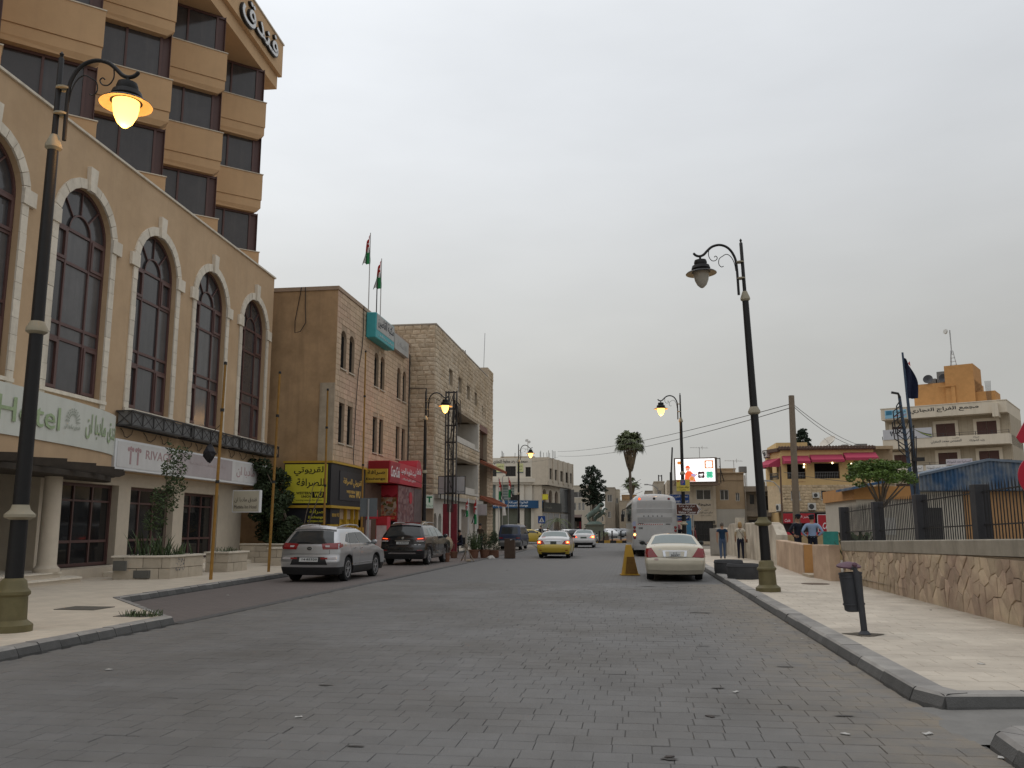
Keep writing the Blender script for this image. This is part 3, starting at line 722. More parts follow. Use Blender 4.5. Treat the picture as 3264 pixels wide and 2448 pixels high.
text('RIVAGE',HF,27.1,28.9,3.86,4.16,.318,fr_,sg)
text('بازار مادبا ان',HF,34.5,37.6,3.68,4.14,.318,fr_,sg,bold=.005)
text('مادبا للتحف الشرقية',HF,30.2,33.4,3.9,4.1,.318,mat('fainter_pink',(.47,.40,.40),.8),sg)
m=MB(HF)
for s in(26.15,26.6):
 m.box(s-.05,s+.05,.317,.322,3.62,4.05)
 for k in(-1,0,1):m.lathe([(0.001,0),(.075,.001),(.001,.006)],(s+.13*k,.318,4.13-.03*abs(k)),10,HNn,cap=False)
m.build('emblem',fr_,sg)
fb=Fr(HF(34.6,0,0),(1,0,0),(0,-1,0))
sg=root('hotel_box_sign',HF(34.6,.5,2.2),'small cream box sign hanging under the shop sign beside the hedge','sign')
m=MB(fb);m.box(.15,1.35,-.22,-.02,2.22,3.14);m.build('case',white,sg)
m=MB(fb);m.box(.19,1.31,-.018,-.008,2.26,3.10);m.build('panel',mat('cream_panel',(.50,.46,.36),.6,.06),sg)
dk=mat('dark_print',(.06,.05,.045),.8)
text('فندق مادبا ان',fb,.25,1.22,2.62,2.84,-.007,dk,sg);text('Madaba Inn Hotel',fb,.25,1.22,2.38,2.52,-.007,dk,sg)
# ---- planters and hedge bed wall
stn=mat('planter_stone',(.47,.41,.325),.85,.14,3,.4,35,isl=.08,streak=.3,streakcol=(.32,.26,.19))
soil=mat('soil',(.06,.045,.03),.95)
def planter(x0,x1,y0,y1,h,label,splay=0.0,bl=.55):
 o=root('planter',((x0+x1)/2,(y0+y1)/2,.13),label,'planter','stone planters in front of the hotel')
 c=[(x0,y0),(x1,y0+splay),(x1,y1),(x0,y1)]
 m=MB();m.prism([(x+(.03 if x==x0 else-.03),y+(.03 if y==y0 or y==y0+splay else-.03))for x,y in c],.12,h-.03);m.build('core',soil,o)
 for i in range(4):
  a,e=Vector((*c[i],0)),Vector((*c[(i+1)%4],0));f=Fr(a,e-a);f=Fr(a,f.u,f.u.cross(Vector((0,0,1))))
  lay_stones(courses(0,(e-a).length,.12,h-.05,bl,.26,-.03,gap=.006,seed=i),f,stone_variants('stone',stn,rough=.12,ch=.012,seed=i),o,'stone',.033)
 m=MB();P=[(x+(-.05 if x==x0 else.05),y+(-.05 if y<=y0+splay+1e-6 else.05))for x,y in c];I=[(x+(.16 if x==x0 else-.16),y+(.16 if y<=y0+splay+1e-6 else-.16))for x,y in c]
 for i in range(4):
  j=(i+1)%4;A=[m.p(*P[i],h-.05),m.p(*P[j],h-.05),m.p(*I[j],h-.05),m.p(*I[i],h-.05)];B=[m.p(*P[i],h),m.p(*P[j],h),m.p(*I[j],h),m.p(*I[i],h)]
  m.q(*B);m.q(A[0],A[1],B[1],B[0]);m.q(A[2],A[3],B[3],B[2])
 m.build('rim',hot_s,o);return o
pl1=planter(-14.95,-13.45,23.75,26.2,.80,'wide stone planter with graffiti and a straggly young tree',.45)
m=MB();q2=random.Random(4)
for k in range(34):
 y,z=24.45+q2.uniform(0,.5),.32+q2.uniform(0,.36);s=q2.uniform(.015,.05);m.poly([(-13.412,y,z),(-13.412,y+s,z),(-13.412,y+s*.8,z+s*1.3),(-13.412,y+.1*s,z+s)])
m.build('graffiti',mat('blue_spray',(.09,.10,.14),.9),pl1)
m=MB();m.box(-14.4,-13.95,24.02-.12,24.06,.16,.38);m.box(-14.9,-14.5,23.66,23.72,.38,.66)
m.build('light_box',mat('grey_lamp_box',(.13,.13,.12),.7),pl1)
planter(-14.35,-13.55,28.1,29.6,.80,'small square stone planter with a few weeds behind the first rusty pole')
planter(-14.25,-13.45,33.0,34.6,.82,'empty square stone planter nearest the hedge')
bw=root('bed_wall',(-14.6,38,0),'low pale stone wall in front of the hedge','wall')
f=Fr((-14.0,36.5,0),(0,1,0),(1,0,0))
m=MB();m.box(-14.3,-14.02,35.5,39.6,.1,.88);m.box(-16.6,-14.3,35.48,35.75,.1,.88);m.build('core',stn,bw)
lay_stones(courses(-1,3.1,.12,.86,.6,.25,-.02,gap=.006,seed=4),f,stone_variants('stone',stn,rough=.1,ch=.012,seed=4),bw,'stone',.03)
f=Fr((-16.6,35.48,0),(1,0,0),(0,-1,0));lay_stones(courses(0,2.6,.12,.86,.6,.25,-.0,gap=.006,seed=6),f,stone_variants('stone',stn,rough=.1,ch=.012,seed=4),bw,'stone',.03)
m=MB();m.box(-14.36,-13.94,35.4,39.6,.885,.93);m.box(-16.6,-14.36,35.4,35.8,.885,.93);m.build('rim',hot_s,bw)
# ================================================================== second building: plastered side, pinkish stone front
def FX(x):return Fr((x,0,0),(0,1,0),(1,0,0)) # facade facing the street from the left
def FY(y):return Fr((0,y,0),(1,0,0),(0,-1,0)) # facade facing the camera
def signbox(name,label,fr,s0,s1,d0,d1,z0,z1,case,face,texts=(),cat='sign',pad=.04,group=None,parent=None):
 o=parent or root(name,fr((s0+s1)/2,(d0+d1)/2,z0),label,cat,group)
 m=MB(fr);m.box(s0,s1,d0,d1,z0,z1);m.build('case',case,o)
 m=MB(fr);m.box(s0+pad,s1-pad,d1+.001,d1+.012,z0+pad,z1-pad);m.build('panel',face,o)
 for t in texts:text(t[0],fr,t[1],t[2],t[3],t[4],d1+.013,t[5],o,bold=t[6]if len(t)>6 else 0,shear=t[7]if len(t)>7 else 0)
 return o
plas=mat('stained_plaster',(.37,.245,.135),.95,.30,.8,.4,40,streak=.55,streakcol=(.25,.17,.10),col2=(.45,.30,.175),mixscale=.35,mixw=.2)
b2s=mat('smooth_ashlar',(.53,.405,.285),.9,.14,4,.3,50,isl=.09,col2=(.52,.345,.265),mixscale=.22,mixw=.1,streak=.25,streakcol=(.30,.24,.18))
b2m=mat('ashlar_joint',(.38,.29,.21),.95,.15,4)
lime=mat('pale_sill',(.50,.44,.36),.85,.12,4)
dkwin=mat('old_window',(.022,.022,.022),.25,.4,2.5,spec=.4,streak=.5,streakcol=(.05,.04,.045))
frame_d=mat('dark_frame',(.03,.028,.026),.6)
B2=root('bookshop_building',(-18,46,0),'three storey building with bare brown plaster side and pinkish stone front','building')
F2=FX(-14.2);Y0,Y1,ZT2=39.8,53.62,13.32
low=[(40.44,41.28),(41.72,42.56),(46.05,46.88),(47.25,48.08),(50.78,51.62),(52.10,52.94)]
h1=[(a,b_,5.68,7.66)for a,b_ in low];h2=[(a,b_,9.36,11.3)for a,b_ in low]
m=MB(F2);wall_open(m,Y0,Y1,2.0,8.6,0,.22,h1);wall_open(m,Y0,Y1,8.6,ZT2-.2,0,.22,h2,arch=True)
m.box(Y0+.02,Y1,-10,-.24,0,ZT2-.25)
m.build('wall',b2m,B2)
m=MB(F2);m.box(Y0-.06,Y1+.02,-10.1,.07,ZT2-.19,ZT2);m.build('coping',mat('coping_plaster',(.36,.27,.20),.9,.2,2),B2)
m=MB(FY(Y0));m.box(-24.2,-14.19,-.3,0,0,ZT2-.192);m.build('side_wall',plas,B2)
m=MB(FY(Y0));m.box(-14.92,-14.19,.0,.07,4.5,8.5);m.build('pilaster',mat('pale_render',(.42,.35,.265),.95,.2,2.5,.5,25,streak=.6,streakcol=(.20,.14,.09)),B2)
st2=stone_variants('stone',b2s,rough=.10,ch=.02,seed=31)
rects=courses(Y0,Y1,4.5,ZT2-.2,.52,.265,.002,holes=[(a-.0,b_+.0,z0-.06,z1)for a,b_,z0,z1 in h1]+[(a,b_,z0-.06,z1+.06)for a,b_,z0,z1 in h2],gap=.008,seed=12)
lay_stones(rects,F2,st2,B2,'stone',.020,300)
for a,b_,z0,z1 in h1+h2:
 m=MB(F2);m.box(a-.06,b_+.06,.003,.07,z0-.07,z0-.005);m.build('sill',lime,B2)
 f=MB(F2);f.box(a,a+.05,-.2,-.13,z0,z1-.1);f.box(b_-.05,b_,-.2,-.13,z0,z1-.1);f.box(a+.05,b_-.05,-.2,-.13,z0,z0+.05);f.box((a+b_)/2-.02,(a+b_)/2+.02,-.2,-.14,z0+.05,z1-.06)
 w=f.build('window',frame_d,B2);m=MB(F2);m.box(a,b_,-.20,-.185,z0,z1);m.build('pane',dkwin,w)
cab=mat('black_cable',(.025,.024,.024),.6)
def cable(name,path,r,label,n=5,m_=None):
 b=MB();b.tube(path,r,n);return tag(b.build(name,m_ or cab),label,'cable')
cable('hanging_cable',[(-16.05,39.72,13.3),(-16.15,39.7,12.6),(-16.3,39.68,11.6),(-16.28,39.66,11.0),(-16.0,39.66,11.05),(-15.75,39.68,11.5),(-15.82,39.7,12.4),(-15.85,39.72,13.3)],.02,'black cable loop hanging on the bare brown plaster wall')
cable('facade_cable',[(-14.12,43.7,13.3),(-14.12,43.72,12),(-14.12,43.6,11.0),(-14.1,43.0,9.6),(-14.12,42.85,8.0),(-14.1,42.6,5.0),(-13.9,42.2,4.6)],.022,'black cable running down the pinkish stone front')
# rooftop teal sign and blank sign
teal=mat('teal_panel',(.055,.33,.36),.5,.06,2);grey_p=mat('grey_panel',(.40,.40,.385),.6,.08,2,streak=.3);dkt=mat('dark_lettering',(.03,.035,.045),.6)
o=root('rooftop_sign',F2(46,.35,11.7),'teal and grey sign box on the upper edge of the pinkish stone front','sign')
m=MB(F2);m.box(44.25,47.95,.05,.60,11.7,13.1);m.build('case',teal,o,bevel=.05)
m=MB(F2);m.box(44.4,47.85,.602,.612,12.18,13.04);m.build('panel',grey_p,o)
text('مكتبة القاضين',F2,44.6,47.7,12.32,12.98,.614,dkt,o,bold=.01)
text('قرطاسية هدايا ألعاب',F2,44.7,47.6,11.84,12.06,.614,mat('pale_print',(.55,.60,.60),.7),o)
o=root('blank_roof_sign',F2(50.7,.15,12.1),'weathered blank grey sign panel beside the teal sign','sign')
m=MB(F2);m.box(49.1,52.3,.04,.30,12.1,13.02);m.build('case',grey_p,o)
text('للاتصالات',F2,49.6,51.8,12.4,12.75,.303,mat('faded_print',(.33,.33,.32),.8),o)
polem=mat('galvanised_pole',(.34,.34,.34),.5,.1,5,metal=.5);rusty=mat('yellow_rusty_pole',(.30,.16,.035),.7,.25,6,streak=.5,streakcol=(.10,.055,.02))
fl_r,fl_b,fl_w,fl_g=mat('flag_red',(.42,.035,.035),.8),mat('flag_black',(.02,.02,.022),.8),mat('flag_white',(.6,.6,.6),.8),mat('flag_green',(.02,.20,.07),.8)
def jordan_flag(loc,h,w,drop,label,pm,r=.03,group=None,side=1,shear=.0):
 o=root('flag',loc,label,'flag',group);m=MB(lambda x,y,z:Vector(loc)+Vector((x,y,z)))
 m.tube([(0,0,0),(0,0,h)],[r,r*.8],8);m.build('pole',pm,o)
 c=MB();N=14;M=10
 def pt(u,v): # u across the cloth (limp), v downwards
  x=side*(.02+u*w*(.35+.65*v)+.05*math.sin(u*9+v*5));y=.10*math.sin(u*11+v*3)*(.3+v);z=h-.1-v*drop-u*drop*.25*(1-v)-.04*math.sin(u*7)
  return Vector(loc)+Vector((x,y,z))
 c.grid(M,N,pt)
 for k,f in enumerate(c.f):
  a,b_=k//N,k%N;u,v=(a+.5)/M,(b_+.5)/N
  if v<.40-.15*u:c.mi[k]=0
  elif v<.58:c.mi[k]=1 if u<.22 else(2 if u<.5 else(0 if v<.5 else 3))
  else:c.mi[k]=3 if u<.62 else(2 if u<.76 else 1)
 cl=c.build('cloth',[fl_r,fl_b,fl_w,fl_g],o,smooth=True,angle=80)
 s=MB();cx=pt(.35,.25)+Vector((side*.02,-.02,0));P=[]
 for k in range(14):a=math.pi*k/7;rr=.075 if k%2==0 else.035;P.append((cx.x+rr*math.sin(a),cx.y-.03,cx.z+rr*math.cos(a)))
 s.poly(P);s.build('star',fl_w,cl)
 return o
jordan_flag((-14.6,46.0,13.3),4.9,.42,1.75,'limp flag on a tall pole on the roof above the teal sign, left one',polem,group='flags on the bookshop roof',side=-1)
jordan_flag((-14.6,48.3,13.3),4.1,.46,1.75,'limp flag on a shorter roof pole right of the first',polem,group='flags on the bookshop roof',side=-1)
m=MB();m.tube([(-14.5,47.2,13.3),(-14.5,47.2,15.6)],.035,6);tag(m.build('roof_pole',cab),'short bare dark pole between the two roof flags','pole')
# ---- exchange office: corner sign boxes
yel=mat('yellow_sign',(.58,.52,.045),.55,.04,3);blk=mat('black_sign',(.018,.018,.022),.5);gold=mat('gold_letters',(.62,.40,.10),.6);trim=mat('yellow_trim',(.45,.28,.03),.6,.08);blkprint=mat('black_print',(.012,.012,.012),.7)
FL_=FY(39.0);F2b=FX(-13.95)
o=root('exchange_sign',(-15,41,2.6),'large corner sign of the exchange office, yellow side and black front','sign')
m=MB();m.box(-16.25,-13.96,39.02,44.25,2.62,4.58);m.build('case',blk,o)
m=MB();m.box(-16.3,-13.88,38.97,44.3,4.582,4.68);m.box(-16.3,-13.88,38.97,44.3,2.50,2.618);m.build('trim',trim,o)
m=MB(FL_);m.box(-16.2,-14.12,.0,.03,2.72,4.52);m.build('side_panel',yel,o)
text('القريوتي',FL_,-15.75,-14.2,3.98,4.42,.031,blkprint,o,bold=.012);text('للصرافة',FL_,-15.6,-14.25,3.40,3.86,.031,blkprint,o,bold=.012)
m=MB(FL_);m.box(-14.82,-14.22,.031,.036,2.96,3.24);m.build('logo_patch',blkprint,o)
text('WESTERN',FL_,-15.6,-14.88,3.12,3.24,.032,blkprint,o,bold=.02);text('UNION',FL_,-15.35,-14.88,2.96,3.08,.032,blkprint,o,bold=.02)
text('WU',FL_,-14.72,-14.32,2.99,3.21,.037,yel,o,bold=.03,shear=.1);text('moving money for better',FL_,-15.6,-14.3,2.80,2.89,.032,blkprint,o)
m=MB(F2b);m.box(40.2,44.1,.0,.02,2.90,4.30);m.build('front_panel',mat('charcoal_panel',(.03,.03,.036),.5),o)
text('القريوتي للصرافة',F2b,40.7,43.6,3.55,3.98,.022,gold,o,bold=.012)
text('WESTERN',F2b,41.2,42.5,3.26,3.40,.022,gold,o,bold=.015);text('UNION',F2b,41.6,42.5,3.06,3.20,.022,gold,o,bold=.015);text('WU',F2b,42.65,43.4,3.06,3.42,.022,gold,o,bold=.03,shear=.1)
o=root('lower_exchange_sign',(-15,39.1,1.8),'black lower sign board with yellow lettering under the large yellow sign','sign')
m=MB();m.box(-16.2,-14.15,39.05,39.28,1.78,2.495);m.build('board',blk,o)
f=FY(39.05);text('صرافة',f,-14.95,-14.28,2.20,2.42,.004,yel,o,bold=.012);text('Exchange',f,-15.0,-14.25,1.98,2.13,.004,yel,o,bold=.02);text('WESTERN UNION',f,-15.05,-14.22,1.84,1.93,.004,yel,o,bold=.02)
o=root('exchange_office',(-14.1,42,0),'yellow shuttered shop front of the exchange office','shop front')
m=MB();m.box(-16.3,-14.22,39.3,39.7,.1,1.77);m.build('side_base',trim,o)
f=FX(-14.05)
m=MB(f);m.box(39.3,40.5,-.3,0,.13,1.75);m.build('front_base',trim,o)
m=MB(f);m.box(39.3,40.6,-.3,.02,1.76,2.49);m.build('small_board',blk,o);text('WESTERN UNION',f,39.5,40.1,2.1,2.25,.024,gold,o);text('WU',f,40.15,40.5,2.1,2.28,.024,gold,o)
for k,(a,e)in enumerate(((40.7,41.6),(41.75,42.65),(42.8,43.4))):
 m=MB(f)
 for j in range(16):z=.15+j*.145;m.box(a,e,-.28,-.20+(j%2)*.02,z,z+.14)
 m.build('shutter',trim,o)
m=MB(f);m.box(40.6,44.2,-.5,-.3,.1,2.5);m.build('recess',mat('dark_recess',(.05,.035,.015),.8),o)
for a in(40.6,41.65,42.7,43.45):m=MB(f);m.box(a,a+.09,-.25,.0,.13,2.49);m.build('jamb',trim,o)
m=MB(f);m.box(43.55,44.2,-.3,.1,.13,1.6);m.build('cash_cabinet',mat('amber_panel',(.48,.27,.04),.6,.1),o);text('صراف',f,43.6,44.1,1.3,1.45,.102,blkprint,o)
o=signbox('projecting_sign','yellow projecting sign with black lettering between black and red signs',FY(44.6),-14.1,-12.9,-.2,0,3.93,4.66,trim,mat('amber_sign',(.48,.31,.04),.6),[('صرافة',-13.95,-13.0,4.32,4.60,blkprint,.012),('Exchange',-14.02,-12.98,4.04,4.20,blkprint,.015)])
# ---- red snack kiosk
red=mat('red_panel',(.46,.035,.055),.5,.06,2);redd=mat('dark_red_panel',(.24,.012,.016),.6,.1)
def print_mat(name,cols,sc):
 m=mat(name,cols[0],.6,.15,4);t=m.node_tree;N=t.nodes;b_=N['Principled BSDF']
 g=N.new('ShaderNodeNewGeometry');v=N.new('ShaderNodeTexVoronoi');v.inputs['Scale'].default_value=sc;t.links.new(g.outputs['Position'],v.inputs['Vector'])
 sp=N.new('ShaderNodeSeparateColor');t.links.new(v.outputs['Color'],sp.inputs[0]);c=N.new('ShaderNodeValToRGB');c.color_ramp.interpolation='LINEAR'
 while len(c.color_ramp.elements)<len(cols):c.color_ramp.elements.new(.5)
 for i,col in enumerate(cols):e=c.color_ramp.elements[i];e.position=i/(len(cols)-1);e.color=(*col,1)
 t.links.new(sp.outputs[0],c.inputs[0]);t.links.new(c.outputs[0],b_.inputs['Base Color']);return m
food=print_mat('food_print',[(.05,.10,.03),(.22,.09,.03),(.45,.30,.16),(.35,.05,.03),(.50,.42,.33),(.06,.03,.02)],7)
meat=print_mat('meat_print',[(.10,.04,.045),(.20,.09,.09),(.28,.19,.19),(.13,.06,.07)],5)
o=root('snack_kiosk',(-13.6,50,0),'red snack kiosk clad with food pictures beside the exchange office','kiosk')
m=MB();m.box(-14.19,-13.08,47.4,53.0,.1,3.95);m.build('body',redd,o)
f=FY(47.4);m=MB(f);m.box(-14.15,-13.12,.004,.03,2.25,3.25);m.build('food_poster',food,o)
m=MB(f);P=[(-14.15,3.55),(-13.9,3.32),(-13.65,3.42),(-13.4,3.28),(-13.12,3.45),(-13.12,3.92),(-14.15,3.92)];m.prism(P,.005,.032,'y');m.build('red_border',red,o)
m=MB(f);m.box(-14.1,-13.1,.005,.05,2.0,2.24);m.build('name_band',mat('bright_red',(.40,.02,.02),.6),o);text('شاورما تركية',f,-13.95,-13.2,2.05,2.2,.052,gold,o)
m=MB(f);m.box(-14.0,-13.2,-.02,.006,.15,1.95);m.build('doorway',mat('black_recess',(.012,.01,.01),.9),o)
f=FX(-13.08);m=MB(f);m.box(47.5,51.0,.004,.02,1.9,3.92);m.build('meat_poster',meat,o)
m=MB(f);m.box(51.1,52.95,.004,.02,1.9,3.92);m.build('side_poster',mat('grey_poster',(.16,.12,.12),.7,.3,2),o)
m=MB(f);m.lathe([(0.001,0),(.35,.001),(.35,.02),(.001,.021)],(50.2,.021,3.3),20,(1,0,0),cap=False);m.build('round_logo',red,o)
Fc=FX(-12.95)
o=root('snack_sign',(-13.4,49,4),'bright red sign box with rounded lobe over the snack kiosk','sign')
m=MB(Fc);m.box(45.35,52.5,-1.2,0,4.0,5.15);m.build('case',red,o)
m=MB(Fc);m.lathe([(0.001,0),(.62,.001),(.62,1.202),(.001,1.203)],(51.7,-1.2,5.0),28,(1,0,0),cap=False);m.build('lobe',red,o,smooth=True,angle=30)
m=MB(Fc);m.box(45.4,47.35,.002,.014,4.04,5.11);m.build('panel',mat('maroon_panel',(.30,.02,.035),.5),o)
m=MB(FY(45.35));m.box(-14.1,-13.0,.002,.012,4.04,5.11);m.build('end_panel',redd,o)
text('Coca-Cola',Fc,45.5,47.25,4.3,4.9,.016,white,o,bold=.012,shear=.3);text('لبيت شاورما الوحيد',Fc,47.6,51.0,4.52,4.95,.003,white,o,bold=.008);text('مشاوي شاورما سناكات',Fc,47.8,50.9,4.18,4.38,.003,white,o);text('Coca-Cola',Fc,51.2,52.2,4.75,5.1,.006,white,o,shear=.3)
o=root('wall_shop',(-14,46,0),'narrow brick strip with red and white banner between yellow front and red kiosk','shop front')
m=MB();m.box(-14.18,-14.0,44.3,47.4,.1,3.9);m.build('wall',brickmat('brown_brick',(.14,.085,.06),(.07,.05,.04),.24,.075,rot=0),o)
m=MB(FX(-13.98));m.box(44.6,45.4,0,.03,.5,2.0);m.build('banner',mat('banner_print',(.45,.36,.36),.7,.3,2),o)
m=MB(FY(44.5));m.box(-13.95,-13.35,-.1,0,2.05,2.5);m.build('red_sign',red,o);text('صرافة',FY(44.5),-13.85,-13.45,2.2,2.35,.003,white,o)

# ================================================================== third building: rock faced stone with loggias
b3s=mat('rock_faced_stone',(.58,.49,.375),.95,.18,5,.9,25,isl=.13,col2=(.44,.345,.235),mixscale=.45,mixw=.25)
b3m=mat('stone_joint',(.38,.31,.23),.95,.15,4)
white_p=mat('white_plaster',(.55,.52,.47),.9,.1,1.5,.2,30,streak=.3,streakcol=(.35,.31,.26))
B3=root('stone_building',(-18,65,0),'four storey rock faced stone building with deep loggias and red tiled awnings','building')
F3=FX(-12.5);A0,A1,ZT3=53.7,76.7,14.55
wn3=[(57.8,59.1,11.35,12.45),(61.05,62.35,11.33,12.43),(64.3,65.6,11.3,12.35),(67.55,68.8,11.25,12.3)]
tiny=[(71.2,71.7,10.9,11.7),(72.3,72.8,10.85,11.65)]
lg=[(60.6,69.5,7.75,9.87),(60.4,69.5,4.15,6.55)];shaft=[(70.0,73.7,.13,9.9)]
m=MB(F3)
wall_open(m,A0,A1,10.4,ZT3,0,.3,wn3+tiny);wall_open(m,A0,A1,7.2,10.4,0,.6,[lg[0],(70.0,73.7,7.2,9.9)]);wall_open(m,A0,A1,3.6,7.2,0,.6,[lg[1],(70.0,73.7,3.6,7.2)])
m.box(A0+.02,A1,-12,-1.9,0,ZT3-.3);m.box(73.8,A1,-1.9,-.02,0,ZT3);m.box(A0+.02,60.3,-1.9,-.35,3.4,ZT3-.3);m.box(60.3,73.8,-1.9,-.35,10.0,ZT3-.3);m.box(60.0,70.0,-1.9,-.35,6.7,7.6);m.box(69.6,70.0,-1.9,-.35,3.4,10)
m.build('wall',b3m,B3)
m=MB(F3);m.box(A0+.05,70,-1.88,-1.85,3.5,10.0);m.build('loggia_back',white_p,B3)
m=MB(F3);m.box(A0-.05,73.7,-12,.06,ZT3+.004,ZT3+.10);m.build('coping',mat('grey_coping',(.36,.32,.27),.9),B3)
m=MB(F3);m.box(73.75,A1+.02,-2.0,.02,ZT3+.004,ZT3+.85);m.build('roof_pier',b3m,B3)
m=MB(FY(A0));m.box(-24,-12.51,-.3,0,0,ZT3);m.build('side_wall',b3m,B3)
st3=stone_variants('stone',b3s,rough=.75,ch=.05,n=6,seed=77)
ho=[(a,e,z0,z1)for a,e,z0,z1 in wn3+tiny+lg+shaft]
rc=courses(A0,A1,3.7,ZT3,.52,.30,.002,holes=ho,gap=.012,seed=15)+courses(73.72,A1,.15,3.7,.52,.30,.002,gap=.012,seed=16)+courses(73.75,A1,ZT3+.01,ZT3+.85,.52,.28,.022,gap=.012,seed=17)
class _F: # lets one run of stones cover the front and the side
 pass
lay_stones(rc,F3,st3,B3,'stone',.05,200)
lay_stones(courses(-16.2,-12.5,3.4,ZT3,.52,.30,.002,gap=.012,seed=18),FY(A0),st3,B3,'stone',.05,100)
cw=mat('white_window_frame',(.50,.49,.46),.6);gl3=mat('grey_window',(.20,.20,.19),.3,.2,1.5)
for a,e,z0,z1 in wn3+tiny:
 f=MB(F3);f.box(a,a+.06,-.28,-.2,z0,z1);f.box(e-.06,e,-.28,-.2,z0,z1);f.box(a+.06,e-.06,-.28,-.2,z1-.06,z1);f.box(a+.06,e-.06,-.28,-.2,z0,z0+.06);f.box((a+e)/2-.025,(a+e)/2+.025,-.28,-.2,z0+.06,z1-.06)
 w=f.build('window',cw,B3);m=MB(F3);m.box(a,e,-.27,-.255,z0,z1);m.build('pane',gl3,w)
for a,e,z0,z1 in lg:
 m=MB(F3);m.box(a-.05,e+.05,-.02,.08,z0-.12,z0+.02);m.build('balcony_edge',white_p,B3)
 m=MB(F3);m.box(a,e,-.32,-.20,z0,z0+.45);m.build('balcony_parapet',white_p,B3)
 for s in(61.5,64.2,66.8):
  m=MB(F3);m.box(s,s+.9,-1.84,-1.78,z0,z1-.2);m.build('balcony_door',mat('shade_brown',(.13,.10,.08),.7,.2),B3)
 m=MB(F3);m.box(69.2,69.55,-1.8,.03,z0,z1);m.build('pier',white_p,B3)
louv=mat('brown_louvre',(.15,.10,.07),.8,.2,3)
m=MB(F3);m.box(70.0,73.7,-1.6,-1.5,.13,9.9);m.build('shaft_back',mat('shaft_brown',(.10,.075,.055),.9),B3)
for k in range(9):m=MB(F3);m.box(70.15+k*.4,70.33+k*.4,-.5,-.3,7.1,9.88);m.build('louvre',louv,B3)
tile_red=mat('roof_tile',(.27,.095,.055),.8,.2,5,.4,30,isl=.1)
m=MB(F3);m.box(70,73.7,-.3,.06,9.5,9.96);m.build('lintel',mat('lintel_red',(.20,.11,.09),.8),B3)
for zb in(6.35,3.45):
 m=MB(F3);m.prism([(.0,zb+.62),(1.25,zb),(1.25,zb-.10),(.0,zb+.45)],70.2,76.9,'x');m.build('awning',tile_red,B3)
 for k in range(16):
  s=70.25+k*.415;m=MB(F3);m.tube([(s+.2,.02,zb+.66),(s+.2,1.28,zb+.03)],.085,6);m.build('roof_tile',tile_red,B3)
# ground floor of the stone building
m=MB(F3)
ar3=[(54.0,54.95,.35,2.5),(55.4,56.35,.35,2.5),(56.8,57.75,.35,2.5)]
wall_open(m,A0,58.4,0.1,3.4,-.05,.25,ar3,arch=True);wall_open(m,58.4,70.0,.1,3.4,-.05,.9,[(59.2,62.2,.13,2.9),(63.0,66.0,.13,2.9),(67.6,68.6,.13,2.4)])
m.build('ground_floor_wall',white_p,B3)
m=MB(F3);m.box(A0-.02,70.0,-2.0,.35,3.405,3.66);m.build('floor_slab',mat('concrete_edge',(.36,.34,.30),.9,.15),B3)
for a,e,z0,z1 in ar3:
 m=MB(F3);m.box(a,e,-.30,-.27,z0,z1);m.build('arched_shutter',mat('teal_shutter',(.03,.06,.062),.6,.15),B3)
 for k in range(5):m=MB(F3);m.box(a,e,-.27,-.25,z0+.1+k*.42,z0+.14+k*.42);m.build('slat',mat('teal_slat',(.045,.08,.08),.6),B3)
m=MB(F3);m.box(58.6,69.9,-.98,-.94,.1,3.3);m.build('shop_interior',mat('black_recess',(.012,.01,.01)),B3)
for s,c_ in((60.2,(.30,.05,.03)),(64.3,(.05,.06,.07)),(65.2,(.35,.15,.04))):
 m=MB(F3);m.box(s,s+.8,-.9,-.8,.3,2.2);m.build('display',mat('display_%d'%int(s),c_,.7,.3),B3)
signbox('pharmacy_sign','small white and green projecting sign at the corner of the stone building',FY(53.2),-12.9,-12.35,-.12,0,2.75,3.6,cw,mat('pale_green_sign',(.50,.58,.50),.5,emit=((.5,.6,.5),.15)),[('صيدلية',-12.85,-12.4,2.85,3.02,mat('green_print',(.02,.22,.10),.6)),('T',-12.8,-12.45,3.12,3.5,mat('green_print',(.02,.22,.10)),.05)])
signbox('shop_board','grey and orange shop board hanging under the loggia of the stone building',F3,66.2,69.8,.36,.48,2.7,3.38,grey_p,mat('slate_panel',(.16,.16,.17),.6),[('مطعم',67.2,68.8,2.85,3.2,white)])
m=MB(F3);m.box(66.3,67.0,.5,.53,2.75,3.33);tag(m.build('orange_board',mat('orange_sign',(.55,.20,.06),.6)),'small orange board beside the grey shop board','sign')
signbox('faded_awning_sign','faded pinkish sign beside the lower red tiled awning',FY(66.1),-12.0,-11.2,-.1,0,2.5,3.35,grey_p,pk)
# things on its roof
m=MB(F3);m.box(66.0,66.9,-1.6,-.8,ZT3+.1,ZT3+.75);o=root('chimney',F3(66.5,-1.2,ZT3+.1),'squat brown chimney with flat slab on the stone building roof','chimney');m.build('stack',mat('brown_block',(.20,.13,.08),.9),o)
m=MB(F3);m.box(65.8,67.1,-1.8,-.6,ZT3+.76,ZT3+.85);m.build('cap',b3m,o)
for i,(s,h)in enumerate(((67.8,1.2),(68.3,.9),(71.0,.8),(72.0,.6))):
 m=MB(F3);m.tube([(s,-.8,ZT3),(s,-.8,ZT3+h)],.03,5);tag(m.build('reinforcing_bar',steel),ORD[i]+' from the left of the bare steel bars on the stone building roof','bar','steel bars on the stone building roof')
m=MB(F3);m.tube([(75.3,-.6,ZT3+.85),(75.9,-.6,ZT3+4.4)],.03,5);tag(m.build('roof_mast',polem),'thin leaning mast on the pier of the stone building','mast')
